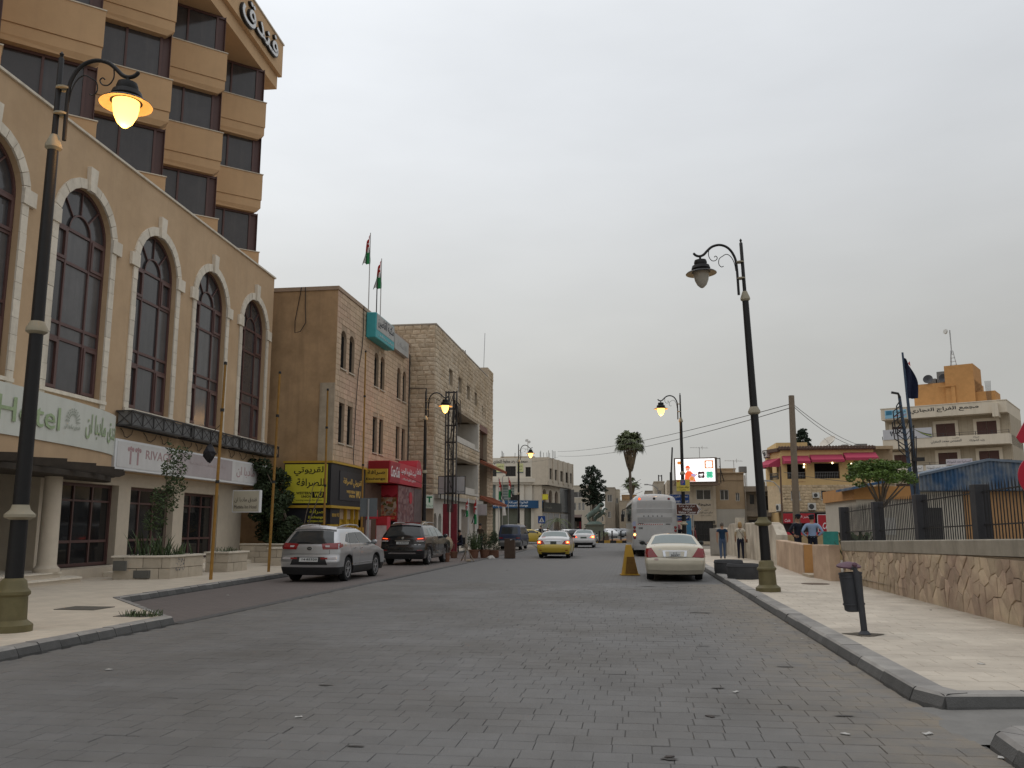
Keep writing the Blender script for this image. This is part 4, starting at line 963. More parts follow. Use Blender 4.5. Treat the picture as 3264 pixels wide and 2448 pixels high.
# drain pipe bracket seen against the side wall
m=MB();m.tube([(-14.15,53.55,12.6),(-14.15,53.55,5.0)],.05,6);tag(m.build('drain_pipe',steel),'dark vertical pipe where the two left buildings meet','pipe')
m=MB();m.tube([(-14.15,53.5,10.4),(-13.0,53.45,10.35),(-12.95,53.45,8.5)],.035,6);tag(m.build('bent_pipe',steel),'dark bent pipe on the side of the stone building','pipe')
# ---- lattice utility pylon and board
maroon=mat('maroon_paint',(.16,.018,.028),.6,.2,4)
o=root('utility_pylon',(-11.05,52,0),'dark twin post utility pylon with maroon lower part and looping cables','pylon')
for x in(-11.3,-10.8):
 for dx in(-.09,.09):
  m=MB();m.box(x+dx-.03,x+dx+.03,51.9,52.1,3.0,9.9);m.build('post',steel,o)
 m=MB();m.box(x-.17,x+.17,51.84,52.16,.0,3.0);m.build('maroon_base',maroon,o)
for k in range(7):z=3.6+k*1.03;m=MB();m.box(-11.4,-10.7,51.96,52.04,z,z+.09);m.build('rung',steel,o)
m=MB()
for k in range(6):
 z=3.65+k*1.03;m.tube([(-11.2,52,z),(-10.9,52,z+1.0)]if k%2 else[(-10.9,52,z),(-11.2,52,z+1.0)],.02,4)
m.build('brace',steel,o,kind='stuff')
q=random.Random(3)
for k in range(7):
 x=-11.2+k*.06;m=MB();zt=9.7-q.random()*.6;m.tube([(x,51.85,2.5),(x+q.uniform(-.1,.1),51.84,6),(x+q.uniform(-.1,.2),51.82,zt-.6),(x+.15,51.78,zt),(x+.4,51.8,zt-.25),(x+.45,51.84,8.4-q.random())],.022,5);m.build('cable',cab,o)
signbox('street_board','grey white advertising board on a thin post behind the pylon',FY(53.0),-12.05,-10.33,-.08,0,3.62,4.74,frame_d,mat('board_white',(.38,.39,.40),.6,.1,1.5,streak=.3),[('فندق ماريام',-11.0,-10.4,3.68,3.86,dkt)])
m=MB();m.tube([(-10.75,53.06,.1),(-10.75,53.06,3.62)],.05,6);m.tube([(-11.9,53.06,3.3),(-11.9,53.06,3.62)],.04,6);tag(m.build('board_post',steel),'dark post carrying the grey white board','post')
# ================================================================== far end of the street
def house(name,label,x0,x1,y0,y1,h,m,wins=(),side_wins=(),parapet=.35,wm=None,group=None):
 o=root(name,((x0+x1)/2,y0,0),label,'building',group)
 b_=MB(FY(y0));rows_=sorted({w_[2]for w_ in wins})or[0];zc_=0
 for i_,r0_ in enumerate(rows_):
  ws_=[w_ for w_ in wins if w_[2]==r0_];ze_=h if i_==len(rows_)-1 else(max(w_[3]for w_ in ws_)+rows_[i_+1])/2;wall_open(b_,x0,x1,zc_,ze_,0,.15,ws_);zc_=ze_
 b_.box(x0+.01,x1-.01,-(y1-y0),-.16,0,h-.02)
 for a in(x0,x1):b_.poly([(a,0,0),(a,-(y1-y0),0),(a,-(y1-y0),h),(a,0,h)])
 b_.build('wall',m,o)
 b_=MB(FY(y0));b_.box(x0-.05,x1+.05,-(y1-y0)-.05,.06,h,h+.12);b_.build('parapet',m,o)
 for a,e,z0,z1 in wins:
  f=MB(FY(y0));f.box(a,a+.07,-.14,-.05,z0,z1);f.box(e-.07,e,-.14,-.05,z0,z1);f.box(a+.07,e-.07,-.14,-.05,z0,z0+.07);f.box(a+.07,e-.07,-.14,-.05,z1-.07,z1);f.box((a+e)/2-.03,(a+e)/2+.03,-.14,-.06,z0+.07,z1-.07)
  w=f.build('window',cw,o);g=MB(FY(y0));g.box(a,e,-.13,-.115,z0,z1);g.build('pane',wm or mat('far_glass',(.10,.095,.09),.3,.3,1),w)
 return o
b4m=mat('pale_stucco',(.60,.55,.465),.9,.07,.8,.2,30,streak=.2,streakcol=(.36,.32,.26));b4s=brickmat('pale_stone',(.52,.455,.365),(.42,.36,.29),.6,.3)
b4g=mat('green_curtain_glass',(.16,.20,.19),.15,.15,1,spec=.5)
B4=root('exchange_building',(-15,111,0),'cream corner building with rounded front and blue exchange sign at the end of the street','building')
F4=FY(110.0)
w4=[(-16.24,-14.92,8.0,9.28),(-13.67,-13.0,7.93,9.15),(-19.0,-17.4,8.0,9.28)]
m=MB(F4);wall_open(m,-24,-12.85,7.75,10.35,0,.25,w4);m.box(-24,-12.86,-14,-.26,4,10.3);m.box(-24,-12.2,-13,-1.3,0,7.0)
m.build('wall',b4m,B4)
m=MB(F4);m.box(-12.85,-10.85,-14,-.01,6.9,10.38);m.box(-12.6,-11.65,-14,-.3,0,6.9);m.build('stone_wall',b4s,B4)
for a,e,z0,z1 in w4:
 m=MB(F4);m.box(a,e,-.22,-.18,z0,z1);m.build('window',dkwin,B4)
 m=MB(F4);m.box((a+e)/2-.04,(a+e)/2+.04,-.18,-.12,z0,z1);m.box(a,e,-.18,-.12,z0,z0+.07);m.build('window_bar',frame_d,B4)
def rcurve(e=0,n=14):return[(-24,e)]+[(-15.5+(3.5+e)*math.sin(math.pi/2*k/n),e-1.6*(1-math.cos(math.pi/2*k/n))*1.0)for k in range(n+1)]+[(-12.0,-6),(-24,-6)]
m=MB(F4);m.prism(rcurve(.35),6.95,7.22);m.prism(rcurve(.55),7.22,7.72);m.build('cornice',b4m,B4)
m=MB(F4);m.prism(rcurve(-.25),4.95,6.95);m.build('curtain_wall',b4g,B4)
m=MB(F4);m.prism(rcurve(-.25),0,4.0);m.build('shop_glazing',mat('shop_front_glass',(.10,.11,.085),.12,.35,.5,spec=.5),B4)
for x in(-19.4,-17.2,-14.15,-12.75):
 d=-.0-(0 if x<-15.5 else 1.6*(1-math.cos(math.asin(min(1,(x+15.5)/3.5)))))
 for z0,z1 in((0.0,4.0),(4.95,6.95)):m=MB(F4);m.box(x-.28,x+.28,d-.5,d+.12,z0,z1);m.build('pier',b4m,B4)
for k in range(5):m=MB(F4);m.box(-17,-14.4,-.2,-.16,5.2+k*.34,5.24+k*.34);m.build('mullion',cw,B4)
m=MB(F4);m.box(-15.6,-14.5,-.2,-.12,5.0,5.65);m.build('open_window',dkwin,B4)
text('مجمع بهاء رعد معايعة التجاري',F4,-17.8,-13.4,9.52,10.14,.01,black,B4,bold=.022)
for a,e in((-17.4,-16.4),(-14.72,-13.95)):
 o=root('lawyer_banner',F4(a,.02,8.4),'yellow banner %s of the middle upper window on the corner building'%('left' if a<-16 else 'right'),'banner','yellow banners on the corner building')
 m=MB(F4);m.box(a,e,.01,.04,8.55,9.62);m.build('cloth',mat('pale_yellow_banner',(.55,.55,.28),.8),o)
 m=MB(F4);m.box(a,e,.01,.045,8.42,8.54);m.build('strip',mat('slate_strip',(.10,.13,.15),.8),o)
 text('رعد عيسى',F4,a+.12,e-.1,9.1,9.4,.042,blkprint,o);text('المحامي',F4,a+.2,e-.2,8.68,8.95,.042,blkprint,o)
blue=mat('blue_sign',(.018,.075,.17),.5,.06)
o=root('exchange_fascia',F4(-15,.5,4),'long curved blue exchange sign with white lettering on the corner building','sign')
m=MB(F4);m.prism(rcurve(.5),3.98,4.94);m.build('panel',blue,o)
text('العلاونة للصرافة',F4,-15.7,-13.3,4.48,4.86,.53,white,o,bold=.006);text('Alawneh Exchange',F4,-16.2,-13.3,4.10,4.42,.53,white,o,bold=.008)
m=MB(F4)
for k in range(5):x=-17.7+k*.25;m.prism([(x,4.2),(x+.1,4.2),(x+.28,4.75-(k%2)*.12),(x+.18,4.75-(k%2)*.12)],.505,.53,'y')
m.build('emblem',white,o,kind='stuff')
# wing receding along the side street
W0_,W1_=Vector((-10.85,109.98,0)),Vector((-8.6,123.6,0));FW=Fr(W0_,W1_-W0_,(W1_-W0_).cross(Vector((0,0,1))));LW=(W1_-W0_).length
def ws(t):return LW*t*.89/(1-.11*t)
wins=[(ws(a),ws(e),7.65,9.05)for a,e in((.085,.19),(.29,.39),(.51,.61),(.72,.82),(.89,.96))]
m=MB(FW);wall_open(m,0,LW,6.9,10.4,0,.25,wins);m.box(0,LW,-8,-.26,6.9,10.35);m.build('wing_wall',b4s,B4)
for k in range(6):s=LW*k/5;m=MB(FW);m.box(max(0,s-.35),min(LW,s+.35),.001,.10,7.3,10.42);m.build('pilaster',b4s,B4)
for a,e,z0,z1 in wins:m=MB(FW);m.box(a,e,-.22,-.18,z0,z1);m.build('window',dkwin,B4)
V0,V1=Vector((-11.7,110.5,0)),Vector((-8.9,123.4,0));FV=Fr(V0,V1-V0,(V1-V0).cross(Vector((0,0,1))));LV=(V1-V0).length
arw=[(.5,2.0,4.6,6.45),(3.0,4.6,4.55,6.4),(5.6,7.2,4.5,6.35)]
m=MB(FV);wall_open(m,0,8.0,0,6.9,0,.3,[(a,e,z0,z1)for a,e,z0,z1 in arw],arch=True);m.box(0,LV,-6,-.32,0,6.88);m.build('lower_wing_wall',b4s,B4)
for a,e,z0,z1 in arw:m=MB(FV);m.box(a,e,-.3,-.25,z0,z1);m.build('arched_window',mat('brown_glass',(.09,.06,.05),.3),B4)
m=MB(FV);m.box(8.0,LV,-.2,.0,3.6,6.85);m.build('glass_front',mat('grey_glass_front',(.12,.125,.125),.2,.2,.8),B4)
m=MB(FV);m.box(.3,8.0,.02,.2,3.55,4.75);sh=m.build('shop_fascia',mat('dark_fascia',(.03,.03,.025),.5),B4);text('ملبوسات',FV,.8,3.6,3.9,4.4,.21,mat('grey_print',(.25,.24,.2)),B4)
for a,e in((.5,2.4),(2.8,4.8),(5.2,7.4),(8.2,10.4),(10.7,LV)):m=MB(FV);m.box(a,e,.005,.06,.1,3.4);m.build('shop_shutter',mat('grey_shutter',(.27,.26,.25),.6,.1,2),B4)
m=MB(FV);m.box(LV-1.6,LV,.01,.5,.1,6.8);m.build('dark_bay',mat('grey_brown_bay',(.12,.11,.10),.7),B4)
signbox('small_yellow_sign','small yellow sign box beside the arched windows of the corner building',F4,-11.5,-10.75,.3,.45,5.0,5.7,trim,yel)
m=MB(F4);m.box(-17.5,-13.0,-5,-4.0,10.35,10.85);tag(m.build('roof_screed',b3m),'rough grey block wall on the roof of the corner building','wall')
q=random.Random(8)
for k,x in enumerate((-17,-16.9,-16.75,-15.3,-14.4,-12.0,-11.9,-11.55,-11.1,-10.9,-10.75,-10.4,-10.2,-10.05)):
 m=MB(F4);m.tube([(x,-2.0,10.35),(x+q.uniform(-.03,.03),-2.0,11.25+q.uniform(-.2,.2))],.035,4);tag(m.build('reinforcing_bar',steel),ORD[k]+' from the left of the rusty starter bars on the corner building roof','bar','steel bars on the corner building roof')
o=root('roof_antenna',(-13.6,112,10.35),'white antenna mast with small dishes on the corner building roof','antenna')
m=MB();m.tube([(-13.6,112,10.3),(-13.6,112,12.9)],.05,6);m.build('mast',cw,o)
for dx,z in((.2,12.5),(-.15,12.7)):m=MB();m.lathe([(.02,0),(.18,.06),(.19,.08)],(-13.6+dx,111.9,z),12,(0,-1,.2));m.build('dish',cw,o)
# buildings down the side street
tanb=mat('sandy_wall',(.36,.30,.225),.95,.12,.7,.2,20,streak=.3);greyb=mat('grey_brown_wall',(.29,.25,.20),.95,.12,.8,streak=.3);creamb=mat('pale_wall',(.46,.41,.33),.95,.1,.8,streak=.25)
house('side_street_building','pale two storey building next to the corner building in the side street',-10.0,-7.3,138,150,8.0,creamb,[(-9.5,-9.1,4.2,5.4),(-8.8,-8.4,4.2,5.4),(-8.2,-7.8,4.2,5.4),(-9.6,-8.0,6.2,7.1)])
house('side_street_house','low pale house with flat roof behind the dark tree',-7.2,-5.9,146,160,7.2,creamb,[(-6.9,-6.3,4.0,5.2)])
house('distant_building','grey brown block with a dark upper window right of the dark tree',-5.7,-3.75,170,182,9.1,greyb,[(-5.2,-4.3,6.4,7.8),(-5.2,-4.6,3.4,4.6)])
house('distant_building','narrow pale block just right of the grey brown one',-3.74,-2.95,172,182,8.8,creamb,[(-3.6,-3.2,6.2,7.2)])
house('distant_building','low sandy building with small terrace at the far end of the street',-2.9,1.6,165,178,6.4,tanb,[(-2.5,-1.8,3.4,4.6),(-1.2,-.5,3.4,4.6),(.2,.9,3.4,4.6)])
house('distant_house','small orange ochre house behind the low sandy building',-2.6,.4,180,190,8.0,mat('ochre_wall',(.38,.24,.12),.95),[(-2.0,-1.3,5.9,6.9)])
house('distant_building','sandy apartment block glimpsed behind the bus',1.8,9,150,165,7.6,greyb,[(2.4,3.2,4.5,5.7),(4.5,5.3,4.5,5.7)])
house('distant_building','broad grey block at the far end left of the dark tree',-22,-10.5,175,190,9.0,greyb,[(-13,-12,5.5,7)])
house('distant_building','long low pale row closing the street far behind the statue',-14,16,215,228,5.2,tanb,[(-8.6,-7.6,3.0,4.2),(-6.4,-5.6,3.0,4.2),(-4.4,-3.6,3,4.2)])
o=root('market_stall',(-10.2,126,0),'dark market stall with clothes hanging below an awning in the side street','stall')
m=MB();m.prism([(125,3.0),(128,3.4),(128,3.3),(125,2.9)],-10.4,-7.6,'x');m.build('awning',mat('brown_awning',(.08,.05,.04),.9),o)
m=MB();m.box(-10.6,-7.7,127.5,128,0,3.0);m.build('back',mat('black_recess',(.012,.01,.01)),o)
for k in range(9):m=MB();x=-10.4+k*.31;m.box(x,x+.24,126,126.15,.9,2.4);m.build('garment',mat('garment_%d'%(k%4),[(.2,.03,.04),(.03,.03,.05),(.16,.14,.12),(.06,.04,.03)][k%4],.9),o)
# roundabout island
yk,bk=mat('kerb_yellow',(.42,.25,.05),.8,.2),mat('kerb_black',(.03,.028,.028),.8,.2)
isl=root('traffic_island',(-3.2,98,0),'round traffic island with black and yellow kerb and brown soil','traffic island')
n=56
for k in range(n):
 a0,a1=2*math.pi*k/n,2*math.pi*(k+.96)/n;m=MB();P=[(-3.2+rx*math.cos(a),98.5+ry*math.sin(a))for rx,ry,a in((5.6,7.2,a0),(5.6,7.2,a1),(5.3,6.9,a1),(5.3,6.9,a0))]
 m.prism(P,-.02,.26);m.build('kerb_stone',(yk,bk)[k%2],isl)
m=MB();m.prism([(-3.2+5.3*math.cos(2*math.pi*k/40),98.5+6.9*math.sin(2*math.pi*k/40))for k in range(40)],-.02,.22);m.build('soil',mat('red_soil',(.22,.115,.06),.95,.25,2),isl)
for k,x in enumerate((-8.2,-5.15,-3.7,-3.25,-2.4,-1.5)):
 y=98.5-6.6*math.sqrt(max(.03,1-((x+3.2)/5.3)**2));m=MB();m.lathe([(.07,.1),(.07,1.0),(.095,1.0),(.095,1.1),(.03,1.16)],(x,y,.1),10);tag(m.build('bollard',iron),ORD[[0,1,2,3,4,5][k]]+' from the left of the dark slim bollards round the traffic island','bollard','bollards round the traffic island')
verd=mat('bronze_verdigris',(.10,.135,.115),.7,.25,3,.4)
pst=mat('fountain_stone',(.13,.15,.125),.8,.2,2)
st=root('horse_statue',(-4.5,99,.2),'greenish bronze horses rearing on a stone plinth in the roundabout','statue')
m=MB();m.box(-5.45,-3.5,98,100,.2,1.8);m.box(-5.6,-3.4,97.9,100.1,1.805,1.95);m.build('plinth',pst,st)
def skin_mesh(name,verts,edges,radii,m,parent,sub=1,smooth=True):
 me=bpy.data.meshes.new(name);me.from_pydata(verts,edges,[]);o=bpy.data.objects.new(name,me);COL.objects.link(o)
 sk=o.modifiers.new('s','SKIN');sk.use_smooth_shade=True
 for i,v in enumerate(me.skin_vertices[0].data):v.radius=(radii[i],radii[i])if not isinstance(radii[i],tuple)else radii[i];v.use_root=(i==0)
 if sub:o.modifiers.new('d','SUBSURF').levels=sub;o.modifiers['d'].render_levels=sub
 dg=bpy.context.evaluated_depsgraph_get();nm=bpy.data.meshes.new_from_object(o.evaluated_get(dg));bpy.data.objects.remove(o);bpy.data.meshes.remove(me)
 nm.materials.clear();nm.materials.append(m);nm.name=name;nm.polygons.foreach_set('use_smooth',[True]*len(nm.polygons))
 o=bpy.data.objects.new(name,nm);COL.objects.link(o)
 if parent is not None:
  inv=WM[parent].inverted()
  for v in nm.vertices:v.co=inv@v.co
  o.parent=parent;WM[o]=WM[parent]
 return o
def horse(x,y,z,s,flip):
 def P(a,b_,c):return(x+a*s*flip,y+b_*s,z+c*s)
 V=[P(0,0,1.0),P(.45,0,1.35),P(.75,0,1.75),P(.95,0,2.15),P(1.25,0,2.05),P(1.4,0,1.9),P(-.35,0,.85),P(-.5,.12,.45),P(-.35,.12,.1),P(-.3,.12,-.2),P(-.5,-.14,.45),P(-.3,-.14,.1),P(-.2,-.14,-.2),P(.75,.15,1.3),P(1.05,.15,1.2),P(1.0,.15,.9),P(.8,-.15,1.35),P(1.15,-.15,1.45),P(1.25,-.15,1.15),P(-.6,0,.9),P(-.85,0,.6)]
 E=[(0,1),(1,2),(2,3),(3,4),(4,5),(0,6),(6,7),(7,8),(8,9),(6,10),(10,11),(11,12),(1,13),(13,14),(14,15),(1,16),(16,17),(17,18),(6,19),(19,20)]
 r_=[.32,.34,.22,.14,.13,.09,.32,.17,.08,.07,.17,.08,.07,.12,.08,.05,.12,.08,.05,.07,.05]
 skin_mesh('horse',V,E,[k*s for k in r_],verd,st)
horse(-4.75,98.8,2.15,.95,1);horse(-4.1,99.3,2.1,.75,1)
m=MB();m.lathe([(.9,0),(.8,.15),(.5,.3)],(-4.5,99,1.95),14);m.build('rock_base',verd,st)
# crossing sign
sgb=mat('road_sign_blue',(.01,.06,.26),.4);sgw=mat('road_sign_white',(.6,.6,.6),.5)
o=root('crossing_sign',(-7.93,75,0),'square blue pedestrian crossing sign with white triangle on a pole','road sign')
m=MB();m.tube([(-7.93,75.05,0),(-7.93,75.05,2.5)],.04,6);m.build('pole',polem,o)
f=FY(75.0);m=MB(f);m.box(-8.24,-7.62,0,.03,1.93,2.55);m.build('plate',sgb,o)
m=MB(f);m.prism([(-8.17,2.03),(-7.69,2.03),(-7.93,2.47)],.031,.036,'y');m.build('triangle',sgw,o)
m=MB(f);m.prism([(-7.98,2.08),(-7.94,2.08),(-7.93,2.18),(-7.88,2.08),(-7.85,2.1),(-7.90,2.24),(-7.96,2.24)],.037,.041,'y');m.lathe([(.001,0),(.03,.001),(.001,.004)],(-7.93,.037,2.29),8,(0,-1,0),cap=False);m.build('walker_symbol',blkprint,o)
jordan_flag((-12.75,82,0),6.3,.42,2.0,'limp flag on a pole, left of the two in front of the corner building',polem,.04,'flags in front of the corner building',side=1)
jordan_flag((-11.83,82,0),6.4,.45,1.9,'limp flag on a pole, right of the two in front of the corner building',polem,.04,'flags in front of the corner building',side=1)
o=root('banner_pole',(-12.4,82,0),'white banner hanging limp from a curved grey pole in front of the blue sign','banner')
m=MB();m.tube([(-12.4,82,0),(-12.4,82,6.2),(-12.3,82,6.45),(-12.15,82,6.4)],.04,6);m.build('pole',polem,o)
c=MB();c.grid(5,8,lambda u,v:Vector((-12.36+u*.35*(.5+.5*v),81.95+.05*math.sin(u*9),4.3-v*1.6-u*.3*(1-v))));c.build('cloth',fl_w,o,smooth=True)
# ---- palms and the dark tree
bark=mat('bark',(.13,.105,.08),.95,.25,4,.8,20);palmg=mat('palm_leaf',(.105,.125,.058),.6,.3,3,isl=.35);deadp=mat('dead_fronds',(.15,.115,.075),.95,.25,4,isl=.3)
def fan_palm(loc,h,cr,skirt,label,n=80,seed=1):
 o=root('palm_tree',loc,label,'palm');q=random.Random(seed);L=Vector(loc)
 m=MB();m.tube([(L.x,L.y,L.z-.1),(L.x+.03,L.y,L.z+h*.3),(L.x-.04,L.y,L.z+h*.7),(L.x,L.y,L.z+h)],[.17,.13,.115,.14],10);m.build('trunk',bark,o,smooth=True)
 if skirt:
  s=MB()
  for k in range(420):
   t=q.random()**.8;z=h-t*skirt;a=q.uniform(0,6.283);r0=cr*.74*(.16+.38*(1-t)**.6+.12*math.sin(t*3.1));ln=q.uniform(.35,.6)
   p=L+Vector((math.cos(a)*r0,math.sin(a)*r0,z));e=L+Vector((math.cos(a)*r0*.75,math.sin(a)*r0*.75,z-ln));w=Vector((-math.sin(a),math.cos(a),0))*.05
   i=len(s.v);s.v+=[p-w,p+w,e+w*.4,e-w*.4];s.q(i,i+1,i+2,i+3)
  s.build('dead_skirt',deadp,o,kind='stuff')
 c=L+Vector((0,0,h))
 for k in range(n):
  a=q.uniform(0,6.283);el=math.asin(q.uniform(-.45,1));d=Vector((math.cos(a)*math.cos(el),math.sin(a)*math.cos(el),math.sin(el)));pet=cr*q.uniform(.45,.65);b0=c+d*.1;b1=c+d*pet+Vector((0,0,-.05*pet))
  m=MB();m.tube([b0,(b0+b1)/2+Vector((0,0,.03)),b1],.018,3,cap=False)
  sd=d.cross(Vector((0,0,1)));sd=sd.normalized()if sd.length>.05 else Vector((1,0,0));up=sd.cross(d)
  for j in range(15):
   t=(j/14-.5)*3.6;f_=(d*math.cos(t)+sd*math.sin(t)).normalized();ln=cr*.52*(1-.25*abs(j/7-1))*q.uniform(.8,1.1);w=f_.cross(up).normalized()*.042*cr
   m1=b1+f_*ln*.6+Vector((0,0,-.05*ln));e=b1+f_*ln+Vector((0,0,-ln*q.uniform(.25,.75)))
   i=len(m.v);m.v+=[b1,m1+w,e,m1-w];m.q(i,i+1,i+2,i+3)
  m.build('frond',palmg,o)
 return o
fan_palm((-.30,75,0),8.75,1.38,2.0,'tall fan palm with skirt of dead fronds behind the bus')
fan_palm((-.30,86,0),5.75,.95,.5,'second shorter fan palm partly hidden behind the bus and tall palm',n=26,seed=4)
def date_palm(loc,h,cr,label,n,seed):
 o=root('palm_tree',loc,label,'palm');q=random.Random(seed);L=Vector(loc)
 m=MB();m.lathe([(.42,0),(.38,h*.4),(.30,h*.8),(.22,h)],L,10);m.build('trunk',bark,o)
 for k in range(n):
  a=2*math.pi*k/n+q.uniform(-.2,.2);el=q.uniform(.3,1.1);m=MB();pts=[]
  for j in range(7):t=j/6;pts.append(L+Vector((math.cos(a)*cr*t*math.cos(el*(1-t*.5)),math.sin(a)*cr*t*math.cos(el*(1-t*.5)),h+cr*(math.sin(el)*t*1.2-1.0*t*t))))
  m.tube(pts,.02,3,cap=False)
  for j in range(1,7):
   for sd in(-1,1):
    for qq in range(2):
     p=pts[j].lerp(pts[j-1],qq*.5);d=(pts[j]-pts[j-1]).normalized();s=d.cross(Vector((0,0,1))).normalized()*sd;e=p+(s+d*.7-Vector((0,0,.45)))*cr*.24;w=d*.03;i=len(m.v);m.v+=[p-w,p+w,e];m.q(i,i+1,i+2)
  m.build('frond',palmg,o)
date_palm((-8.4,95,.2),2.0,1.7,'short stubby palm on the left of the traffic island',11,3)
date_palm((-3.15,93.5,.2),.75,.55,'young palm planted near the front of the traffic island',8,5)
dkleaf=mat('dark_foliage',(.022,.035,.020),.7,.35,2.5,isl=.4)
def tree(name,loc,h,clumps,leaf_m,leaf,n,label,trunk=.14,seed=1,bark_m=None,cat='tree',limbs=True,crown_kind='crown',lean=0):
 o=root(name,loc,label,cat);q=random.Random(seed);L=Vector(loc)
 m=MB();base=L+Vector((0,0,-.1));fork=L+Vector((lean*.5,0,h));m.tube([base,L+Vector((lean*.25+q.uniform(-.04,.04),q.uniform(-.04,.04),h*.5)),fork],[trunk,trunk*.8,trunk*.65],8)
 if limbs:
  for c,rad in clumps[::max(1,len(clumps)//9)]:
   p=L+Vector(c);mid=fork.lerp(p,.5)+Vector((q.uniform(-.1,.1),q.uniform(-.1,.1),.05));m.tube([fork+Vector((0,0,-.05)),mid,p+Vector((0,0,rad[2]*.3))],[trunk*.5,trunk*.3,trunk*.1],5)
 m.build('trunk',bark_m or bark,o)
 c_=MB();vol=sum(r_[0]*r_[1]*r_[2]for _,r_ in clumps)
 for c,rad in clumps:leaves(c_,L+Vector(c),rad,int(n*rad[0]*rad[1]*rad[2]/vol)+20,leaf,q)
 c_.build(crown_kind,leaf_m,o,kind='stuff' if False else None)
 return o
q=random.Random(12);cl=[]
for k in range(34):
 t=k/33;z=4.6+t*5.0;R_=1.8*math.sin(math.pi*min(.98,max(.12,(t*.68+.22))));a=k*2.4;cl.append(((math.cos(a)*R_*.8,math.sin(a)*R_*.8,z),(q.uniform(.4,.75),q.uniform(.4,.75),q.uniform(.22,.42))))
cl.append(((0,0,6.6),(.8,.8,1.9)));cl.append(((0.05,0,9.6),(.35,.35,.5)))
tree('evergreen_tree',(-5.6,120,0),5.0,cl,dkleaf,.13,6500,'dark dense evergreen tree rising beyond the roundabout',.28,5)
# ================================================================== right side buildings
# ---- building with the lit screen
b5p=mat('brown_render',(.38,.285,.185),.95,.15,.9,.3,25,streak=.45,streakcol=(.20,.145,.09));b5s=mat('upright_slabs',(.48,.41,.315),.9,.12,1.5,streak=.45,streakcol=(.24,.19,.13));b5w=mat('old_whitewash',(.42,.395,.345),.95,.12,.8,.3,25,streak=.3,streakcol=(.28,.25,.2))
F5=FY(84.0)
B5=root('screen_building',(7,86,0),'weathered two storey corner building carrying the lit screen','building')
w5=[(5.75,7.09,4.16,5.09)];w5b=[(7.97,8.75,4.12,5.08),(9.39,9.75,4.02,4.79)]
m=MB(F5);wall_open(m,3.05,7.55,2.2,6.0,0,.2,w5);wall_open(m,3.05,7.55,0,2.2,0,.2,[(5.45,7.2,.3,2.19)]);m.box(3.06,7.54,-9,-.22,0,5.95);m.build('slab_wall',b5s,B5)
for k in range(15):x=3.05+k*.3;
q=random.Random(4)
for row in range(5):
 for k in range(15):
  x=3.06+k*.3;z0,z1=3.35+row*.53,3.35+(row+1)*.53
  if x+.3>5.7 and x<7.12 and z1>4.1 and z0<5.15:continue
  m=MB(F5);m.box(x+.008,x+.292,.001,.022+q.uniform(0,.01),z0+.008,z1-.008);m.build('slab',b5s,B5)
m=MB(FY(84.3));wall_open(m,7.56,10.2,3.3,5.95,0,.2,w5b);m.build('plaster_wall',b5p,B5)
m=MB(FY(84.3));m.box(7.56,10.2,-8,-.22,0,5.9);m.box(7.56,10.2,-8,-.6,5.9,6.6);m.build('plaster_block',b5p,B5)
m=MB(FY(84.3));m.box(7.56,10.2,-.6,.06,5.955,6.62);m.box(7.4,10.25,-.5,.25,6.62,6.70);m.build('parapet',b5p,B5)
m=MB(FY(84.3));m.box(7.56,10.2,0.001,.05,0,3.28);m.build('whitewashed_base',b5w,B5)
for ff,ws_ in((F5,w5),(FY(84.3),w5b)):
 for a,e,z0,z1 in ws_:
  f=MB(ff);f.box(a,a+.05,-.16,-.08,z0,z1);f.box(e-.05,e,-.16,-.08,z0,z1);f.box((a+e)/2-.03,(a+e)/2+.03,-.16,-.09,z0,z1);f.box(a+.05,e-.05,-.16,-.08,z1-.05,z1);f.box(a+.05,e-.05,-.16,-.08,z0,z0+.05)
  w=f.build('window',cw,B5);g=MB(ff);g.box(a,e,-.15,-.135,z0,z1);g.build('pane',mat('dusty_glass',(.07,.065,.055),.3,.25,2),w)
m=MB(F5)
for k in range(5):m.box(5.45+k*.43,5.51+k*.43,-.1,-.04,.3,2.19)
for z in(.9,1.5,2.1):m.box(5.45,7.2,-.09,-.05,z,z+.05)
m.build('shop_grille',frame_d,B5);m=MB(F5);m.box(5.45,7.2,-.18,-.14,.3,2.19);m.build('shop_glass',dkwin,B5)
for k in range(5):
 for x in(5.3,7.2):m=MB(F5);m.box(x,x+(.3 if k%2 else.2),.002,.05,.4+k*.38,.4+k*.38+.3);m.build('quoin',mat('dark_quoin',(.10,.09,.075),.9),B5)
text('مخيطة',F5,5.9,7.05,3.55,3.85,.04,dkt,B5,bold=.02);text('عيسى',F5,6.4,6.8,3.12,3.24,.03,dkt,B5);text('صالح صليبا الجلدة',F5,5.9,7.2,2.82,3.05,.03,dkt,B5);text('خياطة عربي وافرنجي',F5,6.0,7.1,2.62,2.74,.03,dkt,B5)
m=MB();m.box(10.2,12.7,85,94,0,4.9);m.build('rear_block',greyb,B5);m=MB();m.box(10.2,12.75,84.2,94,4.9,5.4);m.build('balcony_slab',greyb,B5)
for a,e,z0,z1 in((10.76,11.15,3.77,4.63),(11.7,12.5,3.2,4.5),(10.6,12.3,.2,2.3)):m=MB(FY(85));m.box(a,e,.002,.04,z0,z1);m.build('dark_opening',dkwin,B5)
m=MB();m.box(10.2,12.6,84.5,85,2.6,3.15);m.build('balcony_front',greyb,B5)
m=MB();m.tube([(10.25,83.9,0),(10.25,83.9,6.4)],.05,6);m.build('drain_pipe',greyb,B5)
house('pale_block','pale plain block behind the blue road signs',2.0,3.0,90,98,6.1,creamb,[(2.3,2.7,4.4,5.3)])
house('roof_block','low sandy upper storey behind the lit screen',7.7,10.1,90,98,7.35,b5p)
